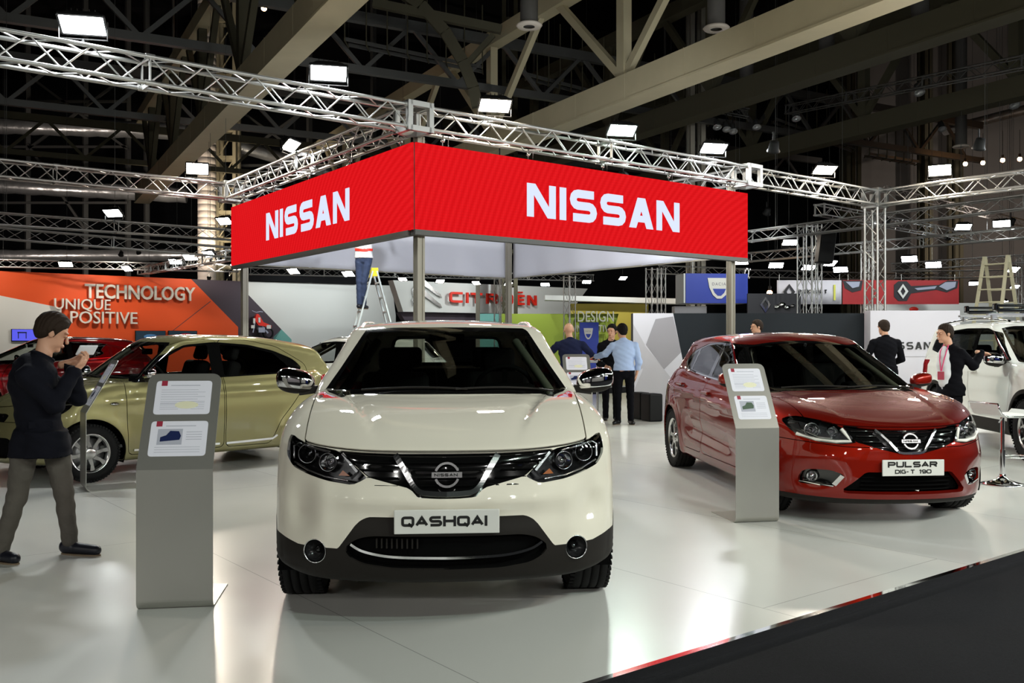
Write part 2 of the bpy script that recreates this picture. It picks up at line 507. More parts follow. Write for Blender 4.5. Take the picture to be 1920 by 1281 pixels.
mat('rim_alloy', (.62, .62, .62), .22, 1.)
mat('rim_black', (.02, .02, .02), .25, .3, coat=1)
mat('brake_steel', (.3, .3, .3), .35, 1.)
mat('chrome', (.85, .85, .86), .06, 1.)
mat('chrome_soft', (.85, .85, .86), .2, 1.)
mat('lamp_dark', (.015, .015, .016), .2, .3)
mat('lamp_grey', (.16, .16, .165), .3, .8)
mat('letter_white', s2l(225, 222, 212), .5)
mat('lamp_bowl', (.75, .75, .76), .1, 1.)
mat('amber', (.6, .15, .01), .2)
mat('tail_red', (.35, .005, .008), .1, coat=1)
mat('interior_dark', (.010, .010, .010), .8, spec=.15)
mat('interior_grey', (.10, .10, .095), .75)
mat('interior_pale', s2l(150, 150, 132), .7)
mat('plate_white', s2l(214, 214, 208), .45)
mat('plate_ink', (.008, .008, .008), .5)
glass('windscreen_glass', (.62, .66, .62), mixf=.03)
glass('side_glass', (.84, .86, .84), mixf=.01)
glass('privacy_glass', (.09, .09, .095), mixf=.07)
glass('lens_glass', (.93, .94, .95), mixf=.03)
def deriv(f, t, e=.01): return (f(t+e)-f(t-e))/(2*e)
def car_field(P):
    (ya, yb), L = P['axles'], P['L']
    W, q, yf, zf, H, yr, zr, G, R, zb = [P[k] for k in ('W', 'q', 'yf', 'zf', 'H', 'yr', 'zr', 'G', 'R', 'zb')]
    wz = P['wheel_z']; wr = P['wheel_r']
    def lower(X, Y, Z):
        ax = np.abs(X)
        w = W(Y)-q(Z)
        for yc in (ya, yb):
            r = np.hypot(Y-yc, Z-wz)
            w = w+P['flare']*np.exp(-((r-wr-.05)/.07)**2)
        if 'side_extra' in P: w = w+P['side_extra'](Y, Z)
        gs = ax-w
        YF = yf(ax)+zf(Z)
        if 'front_extra' in P: YF = YF+P['front_extra'](ax, Z)
        gf = (YF-Y)/np.sqrt(1+deriv(yf, ax)**2+deriv(zf, Z)**2)
        YR = L-yr(ax)-zr(Z)
        gr = (Y-YR)/np.sqrt(1+deriv(yr, ax)**2+deriv(zr, Z)**2)
        T = H(Y)-P['Hdrop'](Y)*(ax/.85)**P.get('Hexp', 4)
        if 'hood_extra' in P: T = T+P['hood_extra'](ax, Y)
        gt = (Z-T)/np.sqrt(1+deriv(H, Y)**2)
        B = zb(Y)+P.get('zbx', .1)*np.clip(ax-.55, 0, 1)**2
        gb = B-Z
        d = smax(gs, gt, P.get('k_st', .10))
        d = smax(d, gr, .08)
        d = smax(d, gf, P.get('k_f', .07))
        return smax(d, gb, .05)
    def upper(X, Y, Z):
        ax = np.abs(X)
        gside = (ax-G(Z)*P['taper'](Y))*.93
        yws = P['ws_y']+(Z-P['ws_z'])*P['ws_cot']+P['ws_curve']*ax**2+P.get('ws_bow', .06)*(Z-P['ws_z'])**2
        gws = (yws-Y)/math.sqrt(1+P['ws_cot']**2)
        yrw = P['rw_y']-np.maximum(Z-P['rw_z'], -.06)*P['rw_cot']-P.get('rw_curve', .12)*ax**2
        grw = (Y-yrw)/math.sqrt(1+P['rw_cot']**2)
        groof = Z-R(Y)+P['crown']*ax**2
        d = smax(gside, gws, P.get('k_a', .05))
        d = smax(d, grw, .08)
        d = smax(d, groof, P.get('k_r', .07))
        return smax(d, .7-Z, .02)
    def f(p):
        X, Y, Z = p[:, 0], p[:, 1], p[:, 2]
        return smin(lower(X, Y, Z), upper(X, Y, Z), P.get('k_u', .03))
    P['lower'] = lambda p: lower(p[:, 0], p[:, 1], p[:, 2])
    return f
def hit(f, x, z, y0=-.3, y1=2.2, ax=1):
    """first surface point along +y (ax=1) or, for ax=0, coming from +x at (y=x, z)"""
    k = 1 if ax == 1 else 0; sg = 1 if ax == 1 else -1
    def at(t):
        P = np.zeros((len(t), 3)); P[:, 2] = z
        P[:, 0 if ax == 1 else 1] = x
        P[:, k] = sg*t
        return P
    a, b = y0, y1
    for n in (70, 14, 14, 14):
        t = np.linspace(a, b, n); v = f(at(t)); i = int(np.argmax(v < 0))
        if i == 0: b = t[0]; break
        a, b = t[i-1], t[i]
    c = at(np.array([b])); e = .003
    Q = np.repeat(c, 6, 0)
    for j in range(3): Q[2*j, j] += e; Q[2*j+1, j] -= e
    v = f(Q); g = np.array([v[0]-v[1], v[2]-v[3], v[4]-v[5]])
    g /= np.linalg.norm(g)+1e-12
    return Vector(c[0]), Vector(g)
def front_prism(f, poly_or_path, off=0., closed=False):
    out = []
    for x, z in poly_or_path:
        p, n = hit(f, x, z); out.append(p+n*off)
    return out
def ribbon(mb, f, path, hw, off, depth, closed=False, project_='front'):
    """raised strip following the skin along an (x, z) path; hw may be a list"""
    n = len(path); L = []; R = []; pts = [Vector(p) for p in path]
    for i in range(n):
        a = pts[i-1] if (i > 0 or closed) else pts[i]; b = pts[(i+1) % n] if (i < n-1 or closed) else pts[i]
        d = (b-a).normalized(); m = Vector((-d.y, d.x)); w = hw[i] if isinstance(hw, (list, tuple)) else hw
        L.append(pts[i]+m*w); R.append(pts[i]-m*w)
    ring = []
    for q in (L, R):
        top = []; bot = []
        for v in q:
            p, nn = hit(f, v.x, v.y) if project_ == 'front' else hit(f, v.x, v.y, -1.2, 0, 0)
            top.append(p+nn*off); bot.append(p+nn*(off-depth))
        ring.append((top, bot))
    (lt, lb), (rt, rb) = ring
    V = lt+rt+lb+rb; F = []
    for i in range(n if closed else n-1):
        j = (i+1) % n
        F += [(i, n+i, n+j, j), (2*n+i, i, j, 2*n+j), (n+i, 3*n+i, 3*n+j, n+j)]
    if not closed: F += [(0, 2*n, 3*n, n), (n-1, 2*n-1, 4*n-1, 3*n-1)]
    mb.add(V, F)
def smooth_path(pts, n=6):
    """Catmull-Rom through the points"""
    P = [Vector(p) for p in pts]; out = []
    for i in range(len(P)-1):
        a = P[max(i-1, 0)]; b = P[i]; c = P[i+1]; d = P[min(i+2, len(P)-1)]
        for k in range(n):
            t = k/n
            out.append(tuple(.5*((2*b)+(c-a)*t+(2*a-5*b+4*c-d)*t*t+(3*b-a-3*c+d)*t**3)))
    out.append(tuple(P[-1]))
    return out
def make_wheel(parent, loc, side, R, w, rr, style, spoke_mat='rim_alloy', steer=0.):
    M = Matrix.Translation(Vector(loc)) @ Matrix.Rotation((0 if side > 0 else PI)+steer, 4, 'Z')
    h = w/2
    mb = MB()
    prof = [(rr-.012, -h*.86), (rr+.01, -h*.95), (rr+.05, -h), (R-.035, -h*.98), (R-.012, -h*.86)]
    tw = h*.82
    for k in range(4):
        a = -tw+k*tw*.5+.02
        prof += [(R-.002, a-.012), (R, a), (R, a+tw*.5-.02), (R-.009, a+tw*.5-.018), (R-.009, a+tw*.5-.006)]
    prof += [(R-.002, tw+.006), (R-.012, h*.88), (R-.035, h*.98), (rr+.05, h), (rr+.01, h*.95), (rr-.012, h*.86)]
    mb.lathe([(r, x) for r, x in prof], 56, M, axis='x')
    # shoulder blocks
    for k in range(56):
        a = 2*PI*k/56
        for s_ in (-1, 1):
            c = Vector((s_*h*.9, (R-.011)*math.cos(a), (R-.011)*math.sin(a)))
            mb.box(M @ c, (h*.22, .014, .022), (M.to_3x3() @ Matrix.Rotation(a-PI/2, 3, 'X')))
    tyre = mb.obj('wheel', MATS['tyre_rubber'], parent)
    mb = MB(); barrel = MB()
    barrel.lathe([(rr-.02, -h*.8), (rr, -h*.82), (rr, -h*.7), (rr-.03, -h*.4), (rr-.035, h*.6), (rr-.012, h*.74)], 48, M, axis='x')
    mb.lathe([(rr-.012, h*.74), (rr-.002, h*.86), (rr-.014, h*.88), (rr-.028, h*.7)], 48, M, axis='x')
    xo = h*.72
    hub = .075
    n, kind = style
    def bar2(a, r0, r1, w0, w1, x0, x1, th):
        ca, sa = math.cos(a), math.sin(a)
        def P(x, r, t): return M @ Vector((x, r*ca-t*sa, r*sa+t*ca))
        V = [P(x0, r0, -w0), P(x0, r0, w0), P(x1, r1, w1), P(x1, r1, -w1), P(x0-th, r0, -w0*1.2), P(x0-th, r0, w0*1.2), P(x1-th, r1, w1*1.2), P(x1-th, r1, -w1*1.2)]
        mb.add(V, [(0, 1, 2, 3), (4, 7, 6, 5), (0, 4, 5, 1), (1, 5, 6, 2), (2, 6, 7, 3), (3, 7, 4, 0)])
    def poly2(pts, th):
        V = [M @ Vector((x, y, z)) for x, y, z in pts]+[M @ Vector((x-th, y, z)) for x, y, z in pts]
        k = len(pts); mb.add(V, [tuple(range(k)), tuple(range(k, 2*k))[::-1]]+[(i, k+i, k+(i+1) % k, (i+1) % k) for i in range(k)])
    for i in range(n):
        a = PI/2+2*PI*i/n
        if kind == 'Y':      # one spoke that forks in two
            bar2(a, hub*.6, rr*.55, .022, .018, xo, xo+.008, .03)
            for s_ in (-1, 1):
                p0 = Vector((rr*.5*math.cos(a), rr*.5*math.sin(a))); a2 = a+s_*PI/n*.52; p1 = Vector(((rr-.008)*math.cos(a2), (rr-.008)*math.sin(a2)))
                d = (p1-p0).normalized(); m = Vector((-d.y, d.x))*.012
                poly2([(xo+.006, *(p0-m)), (xo+.006, *(p0+m)), (xo+.002, *(p1+m)), (xo+.002, *(p1-m))], .028)
        elif kind == 'twin':
            for s_ in (-1, 1):
                a0 = a+s_*.16; a1 = a+s_*PI/n*.42
                p0 = Vector((hub*.8*math.cos(a0*1), hub*.8*math.sin(a0))); p1 = Vector(((rr-.008)*math.cos(a1), (rr-.008)*math.sin(a1)))
                d = (p1-p0).normalized(); m = Vector((-d.y, d.x))
                poly2([(xo, *(p0-m*.014)), (xo, *(p0+m*.014)), (xo, *(p1+m*.017)), (xo, *(p1-m*.017))], .03)
        else:                # swirl
            for s_ in (0,):
                a1 = a+.25
                p0 = Vector((hub*.7*math.cos(a), hub*.7*math.sin(a))); p1 = Vector((rr*.6*math.cos(a+.18), rr*.6*math.sin(a+.18))); p2 = Vector(((rr-.008)*math.cos(a1-.12), (rr-.008)*math.sin(a1-.12)))
                for u, v, w0, w1 in ((p0, p1, .02, .015), (p1, p2, .015, .024)):
                    d = (v-u).normalized(); m = Vector((-d.y, d.x))
                    poly2([(xo, *(u-m*w0)), (xo, *(u+m*w0)), (xo, *(v+m*w1)), (xo, *(v-m*w1))], .03)
    mb.lathe([(0, xo+.012), (hub*.55, xo+.012), (hub*.8, xo+.004), (hub, xo-.03)], 20, M, axis='x')
    for k in range(5):
        a = PI/2+2*PI*(k+.5)/5
        mb.tube(M @ Vector((xo-.012, .055*math.cos(a), .055*math.sin(a))), M @ Vector((xo+.008, .055*math.cos(a), .055*math.sin(a))), .008, 6)
    rim = mb.obj('rim', MATS[spoke_mat], tyre)
    barrel.obj('rim_barrel', MATS['rim_black' if kind == 'Y' else 'brake_steel'], tyre)
    mb = MB(); mb.lathe([(.05, -.005), (rr*.78, -.005), (rr*.78, .012), (.05, .012)], 32, M, axis='x')
    mb.obj('brake_disc', MATS['brake_steel'], tyre)
    mb = MB(); mb.lathe([(0, -.01), (rr*.98, -.01)], 24, M, axis='x'); mb.lathe([(R*.98, -h*.95), (0, -h*.95)], 24, M, axis='x')
    mb.obj('wheel_backing', MATS['black_seam'], tyre)
    return tyre
def car_interior(root, P, f):
    yc = P['ws_y']; zb = P['belt']
    pm = MATS['interior_dark']
    def seat(x, y, w, name='seat', hr=True, m=pm):
        mb = MB()
        rbox(mb, (x, y, .55), (w, .50, .17), .06)
        R = Matrix.Rotation(math.radians(-18), 3, 'X')
        rbox(mb, (x, y+.30, .86), (w*.96, .15, .62), .06, R=R)
        s_ = mb.obj(name, m, root)
        hb = MB()
        for dx in ((0,) if w < .7 else (-.33, .33)):
            rbox(hb, (x+dx, y+.43, 1.25), (.25, .09, .17), .04, R=R)
            for e in (-.05, .05): hb.tube((x+dx+e, y+.41, 1.12), (x+dx+e, y+.43, 1.22), .007, 6)
        hb.obj('headrest', m, s_)
    seat(-.37, yc+1.0, .5); seat(.37, yc+1.0, .5); seat(0, yc+1.85, 1.2)
    mb = MB()
    prof = [(yc+.10, .62), (yc+.08, zb-.07), (yc+.16, zb-.035), (yc+.40, zb-.03), (yc+.50, zb-.10), (yc+.50, .62)]
    mb.prism([(a, b) for a, b in prof], -.66, .66, ax='x')
    rbox(mb, (.37, yc+.42, zb-.01), (.36, .18, .07), .03)
    rbox(mb, (0, yc+.75, .55), (.2, .7, .25), .05)
    mb.obj('dashboard', pm, root)
    mb = MB(); c = Vector((.37, yc+.60, zb-.03)); Rm = Matrix.Rotation(math.radians(-62), 3, 'X')
    mb.path([c+Rm @ Vector((.185*math.cos(t), .185*math.sin(t), 0)) for t in [2*PI*k/28 for k in range(28)]], .014, 8, True)
    for t in (.1, PI-.1, -PI/2): mb.bar(c, c+Rm @ Vector((.18*math.cos(t), .18*math.sin(t), 0)), .035, .012, up=Rm @ Vector((0, 0, 1)))
    rbox(mb, c, (.12, .05, .11), .02)
    mb.obj('steering_wheel', pm, root)
    mb = MB(); rbox(mb, (0, P['mir_in'][0], P['mir_in'][1]), (.24, .03, .065), .014); mb.tube((0, P['mir_in'][0]-.02, P['mir_in'][1]), (0, P['mir_in'][0]-.07, P['mir_in'][1]+.06), .012)
    mb.obj('rear_view_mirror', MATS['interior_dark'], root)
    mb = MB(); mb.box((0, (P['axles'][0]+P['axles'][1])/2+.2, .33), (1.5, 2.6, .03)); mb.box((0, yc+.06, .6), (1.4, .03, .6)); mb.box((0, P['axles'][1]+.1, .62), (1.3, .5, .4))
    mb.obj('cabin_floor', MATS['interior_grey'], root)
def outline_strip(mb, f, pts, hw, off=.003, depth=.006, side=1):
    """thin moulding along a path of (y, z) on the flank"""
    n = len(pts); q = [Vector(p) for p in pts]; Lp = []; Rp = []
    for i in range(n):
        d = (q[min(i+1, n-1)]-q[max(i-1, 0)]).normalized(); m = Vector((-d.y, d.x))
        for s_, o in ((1, Lp), (-1, Rp)):
            v = q[i]+m*hw*s_; p, nn = hit(f, v.x, v.y, -1.25, 0, 0); p = p+nn*off; p.x *= side; o.append(p)
    V = Lp+Rp; k = len(V); V = V+[Vector((p.x-side*depth, p.y, p.z)) for p in V]
    F = [(i, n+i, n+i+1, i+1) for i in range(n-1)]+[(k+i, i, i+1, k+i+1) for i in range(n-1)]+[(n+i, k+n+i, k+n+i+1, n+i+1) for i in range(n-1)]
    if side < 0: F = [g[::-1] for g in F]
    mb.add(V, F)
def mirror_cap(root, c, sz, capm, side, base):
    """door mirror: shell, glass and foot"""
    def g(p):
        q = p.copy(); q[:, 0] *= side
        X, Y, Z = q[:, 0]-c[0], q[:, 1]-c[1], q[:, 2]-c[2]
        zz = Z-.12*X
        d = (np.abs(X/(sz[0]/2))**2.8+np.abs(Y/(sz[1]/2))**2.5+np.abs(zz/(sz[2]/2*(1-.18*np.clip(-X/(sz[0]/2), 0, 1))))**2.8)**(1/2.8)-1
        return smax(d*sz[2]/2, Y-sz[1]*.22, .01)
    lo = [min(side*(c[0]-sz[0]*.6), side*(c[0]+sz[0]*.6)), c[1]-sz[1]*.6, c[2]-sz[2]*.75]
    hi = [max(side*(c[0]-sz[0]*.6), side*(c[0]+sz[0]*.6)), c[1]+sz[1]*.6, c[2]+sz[2]*.75]
    sh = Shell(g, lo, hi, .012)
    sh.cut(lambda p: (p[:, 2]-(c[2]-sz[2]*.26)-.10*(p[:, 0]*side-c[0])), 'low')
    o = sh.emit(('body',), 'door_mirror', MATS[capm], root)
    sh.emit(('low',), 'mirror_base', MATS['black_plastic'], o)
    mb = MB(); a = Vector((side*(c[0]-.02), c[1], c[2]-sz[2]*.42)); b = Vector((side*base[0], base[1], base[2]))
    mb.bar(a, b, .09, .045); mb.obj('mirror_foot', MATS['black_plastic'], o)
    mb = MB(); mb.sphere((side*c[0], c[1]+sz[1]*.22, c[2]), 1, 14, (sz[0]*.42, .004, sz[2]*.4)); mb.obj('mirror_glass', MATS['chrome'], o)
    return o
def badge(root, c, r, nrm_rot, m='chrome_soft', parent=None):
    """ring with a cross bar"""
    mb = MB(); M = Matrix.Translation(c) @ nrm_rot
    n = 40
    for a0, a1 in ((math.radians(20), math.radians(160)), (math.radians(200), math.radians(340))):
        V = []; F = []
        for i in range(n//2+1):
            a = a0+(a1-a0)*i/(n//2)
            for rr, y in ((r, 0), (r*.97, -.010), (r*.80, -.010), (r*.77, 0)):
                V.append(M @ Vector((rr*math.cos(a), y, rr*math.sin(a))))
        for i in range(n//2):
            F += [(i*4+j, i*4+j+1, i*4+4+j+1, i*4+4+j) for j in range(3)]
        mb.add(V, F)
    mb.box(M @ Vector((0, -.006, 0)), (r*2.3, .014, r*.42), M.to_3x3())
    o = mb.obj('badge', MATS[m], parent or root)
    mb = MB(); stroke_text(mb, 'NISSAN', -r*.93, -r*.11, r*.22, r*.24, r*.06, r*.10, M @ Matrix.Translation((0, -.0135, 0)), .001)
    mb.obj('lettering', MATS['plate_ink'], o)
    return o
def round_lamp(parent, c, r, depth, nrm=Vector((0, -1, 0)), name='projector', ringm='chrome', glassr=.62, bowlm='lamp_dark'):
    M = Matrix.Translation(c) @ nrm.to_track_quat('Z', 'Y').to_matrix().to_4x4()
    mb = MB(); mb.lathe([(r*.80, -depth), (r*.92, -.002), (r*.96, .005), (r, .002), (r, -depth)], 32, M)
    o = mb.obj(name, MATS[ringm], parent)
    mb = MB(); mb.lathe([(0, -depth), (r*.5, -depth*.95), (r*.86, -.004)], 28, M); mb.obj('bowl', MATS[bowlm], o)
    mb = MB(); mb.lathe([(0, -depth+r*.5), (r*glassr*.5, -depth+r*.42), (r*glassr*.9, -depth+r*.15), (r*glassr, -depth)], 24, M)
    mb.obj('lens', MATS['black_gloss'] if bowlm == 'lamp_dark' else MATS['chrome'], o)
    return o
def number_plate(root, f, c_z, w, h, lines, x0=0.):
    p, n = hit(f, x0, c_z); p2, _ = hit(f, x0+w/2, c_z); y = min(p.y, p2.y)-.012
    y = p.y-.02
    mb = MB(); rbox(mb, (x0, y, c_z), (w, .012, h), .004, 2)
    o = mb.obj('number_plate', MATS['plate_white'], root)
    M = Matrix.Translation((0, y-.0062, 0))
    mb = MB()
    for (txt, x, z, hh, ww, sw, gp, wd) in lines:
        stroke_text(mb, txt, x, z, hh, ww, sw, gp, M, .0015, wd)
    mb.obj('lettering', MATS['plate_ink'], o)
    mb = MB(); mb.box((x0, y+.03, c_z), (w*.5, .05, h*.5)); mb.obj('plate_bracket', MATS['black_plastic'], o)
    return o
MIRR = lambda pts: [(-x, z) for x, z in pts]
def build_car(P, detail=.03):
    """shell, panels, wheels, interior of one car in its own frame (x across, y rearwards, z up); returns the root"""
    f = car_field(P); P['f'] = f; L = P['L']
    root = empty('car', label=P['label'], cat='car')
    sh = Shell(f, (-1.05, -.06, .05), (1.05, L+.06, P['top']+.08), detail)
    pm = MATS[P['paint']]
    wr, wz = P['wheel_r'], P['wheel_z']
    X = lambda p: p[:, 0]; 
    for ya in P['axles']:
        sh.cut(lambda p, ya=ya: np.maximum(np.hypot(p[:, 1]-ya, p[:, 2]-wz)-P['arch_r'], .42-np.abs(p[:, 0])), 'hole')
    low = P['lower']
    # glass house ----------------------------------------------------
    band = P.get('ws_band', .035)
    ws = P['ws_poly']; mid = P['ws_y']+.95
    def gws(p): return np.maximum(sdpoly(ws, np.abs(p[:, 0]), p[:, 2]), p[:, 1]-mid)
    sh.cut(gws, 'windscreen_frame')
    sh.cut(lambda p: gws(p)+band, 'windscreen', ('windscreen_frame',))
    rw = P['rw_poly']
    def grw(p): return np.maximum(sdpoly(rw, np.abs(p[:, 0]), p[:, 2]), (L-1.2)-p[:, 1])
    sh.cut(grw, 'rear_frame')
    sh.cut(lambda p: grw(p)+.03, 'rear_window', ('rear_frame',))
    for s_ in (1, -1):
        t = 'R' if s_ > 0 else 'L'
        g = lambda p: np.maximum(sdpoly(P['dlo'], p[:, 1], p[:, 2]), .35-s_*p[:, 0])
        sh.cut(g, 'dlo'+t)
        for k, poly in enumerate(P['panes']):
            sh.cut(lambda p: np.maximum(sdpoly(poly, p[:, 1], p[:, 2]), .35-s_*p[:, 0]), 'pane%d%s' % (k, t), ('dlo'+t,))
    # front -----------------------------------------------------------
    P['regions'](sh, P)
    # doors, bonnet
    gap = .007
    for s_ in (1, -1):
        t = 'R' if s_ > 0 else 'L'
        for k, poly in enumerate(P['doors']):
            sh.cut(lambda p: np.maximum(sdpoly(poly, p[:, 1], p[:, 2]), .5-s_*p[:, 0]), 'door%d%s' % (k, t), ('body',), gap)
    if 'bonnet' in P: sh.cut(lambda p: P['bonnet'](np.abs(p[:, 0]), p[:, 1], p[:, 2]), 'bonnet', ('body',), gap)
    if 'bumper' in P: sh.cut(lambda p: P['bumper'](np.abs(p[:, 0]), p[:, 1], p[:, 2]), 'bumper', ('body',), gap*.8)
    sh.cut(lambda p: np.maximum(sdpoly(P['gate'], np.abs(p[:, 0]), p[:, 2]), (L-1.0)-p[:, 1]), 'gate', ('body',), gap)
    sh.cut(lambda p: np.where(p[:, 2] < P.get('under', .19), -1., 1.)*np.abs(p[:, 2]-P.get('under', .19)), 'under', ('body', 'bumper', 'clad'))
    # emit --------------------------------------------------------------
    sk = .012
    sh.emit('body', 'body', pm, root, skirt=sk)
    sh.emit('under', 'underbody', MATS['black_plastic'], root)
    for s_ in (1, -1): sh.emit('gap', 'panel_seam', MATS['black_seam'], root, off=-.009, side=s_)
    sh.emit('bonnet', 'bonnet', pm, root, skirt=sk)
    sh.emit('bumper', 'bumper', pm, root, skirt=sk)
    g = sh.emit('gate', 'tailgate', pm, root, skirt=sk)
    sh.emit('windscreen_frame', 'windscreen_frame', MATS['black_gloss'], root)
    sh.emit('windscreen', 'windscreen', MATS['windscreen_glass'], root)
    fr = sh.emit('rear_frame', 'rear_window_frame', MATS['black_gloss'], root)
    sh.emit('rear_window', 'rear_window', MATS['windscreen_glass'], root)
    for s_ in (1, -1):
        t = 'R' if s_ > 0 else 'L'
        fo = sh.emit('dlo'+t, 'window_frame', MATS['black_gloss'], root, off=-.004, skirt=.01)
        for k in range(len(P['panes'])):
            sh.emit('pane%d%s' % (k, t), 'side_window', MATS[P['pane_mats'][k]], root, off=-.006)
        for k in range(len(P['doors'])):
            d = sh.emit('door%d%s' % (k, t), 'door', pm, root, skirt=sk)
            if d is None: continue
            hy, hz = P['handles'][k]
            p, n = hit(f, hy, hz, -1.2, 0, 0); x = p.x+.012
            mb = MB(); rbox(mb, (s_*(x+.02), hy, hz), (.022, .21, .03), .010, 2)
            mb.box((s_*(x), hy-.07, hz), (.03, .02, .02)); mb.box((s_*x, hy+.07, hz), (.03, .02, .02))
            mb.obj('handle', MATS[P.get('handle_mat', P['paint'])], d)
    for lab, (nm, m, off, skirt) in P['emits'].items():
        for sd in ((1, -1) if nm in ('headlight_cover', 'tail_light', 'fog_light_recess') else (0,)):
            sh.emit(lab, nm, MATS[m], root, off=off, skirt=skirt, side=sd)
    # wheel housings
    for ya in P['axles']:
        for s_ in (1, -1):
            mb = MB(); M = Matrix.Translation((0, ya, wz))
            mb.lathe([(P['arch_r']-.002, P['arch_in']), (P['arch_r'], P['track']+.09)][::1] if s_ > 0 else [(P['arch_r'], -P['track']-.09), (P['arch_r']-.002, -P['arch_in'])], 32, M, axis='x', arc=(-.35, PI+.35))
            mb.lathe([(0, s_*P['arch_in']), (P['arch_r'], s_*P['arch_in'])], 28, M, axis='x', arc=(-.35, PI+.35))
            mb.obj('wheel_housing', MATS['black_seam'], root)
            make_wheel(root, (s_*P['track'], ya, wr), s_, wr, P['tyre_w'], P['rim_r'], P['rim_style'], P.get('rim_mat', 'rim_alloy'))
    car_interior(root, P, f)
    for s_ in (1, -1):
        mirror_cap(root, P['mirror'][0], P['mirror'][1], P['mirror_mat'], s_, P['mirror'][2])
    # wipers
    for x0, x1 in ((-.5, .12), (.05, .62)):
        mb = MB()
        pts = []
        for k in range(9):
            x = x0+(x1-x0)*k/8; z = P['wiper_z']+P.get('wiper_rise', .01)*math.sin(PI*k/8)-.03*x*x; p, n = hit(f, x, z, .3, 2.0); pts.append(p+n*.016)
        mb.path(pts, .007, 6)
        mb.obj('wiper', MATS['black_plastic'], root)
    # inner pillar trims seen through the windscreen
    for s_ in (1, -1):
        q = P['ws_poly']; zs = [z for _, z in q]; z0, z1 = min(zs)+.04, max(zs)-.05; pts = []
        x0 = max(x for x, _ in q)-.075; x1 = P.get('pillar_top', .47)
        for k in range(7):
            t = k/6; p, n = hit(f, s_*(x0+(x1-x0)*t), z0+(z1-z0)*t, .3, 2.6); pts.append(p-n*.055)
        mb = MB(); mb.path(pts, .028, 8); mb.obj('pillar_trim', MATS['interior_pale'], root)
    return root, sh, f
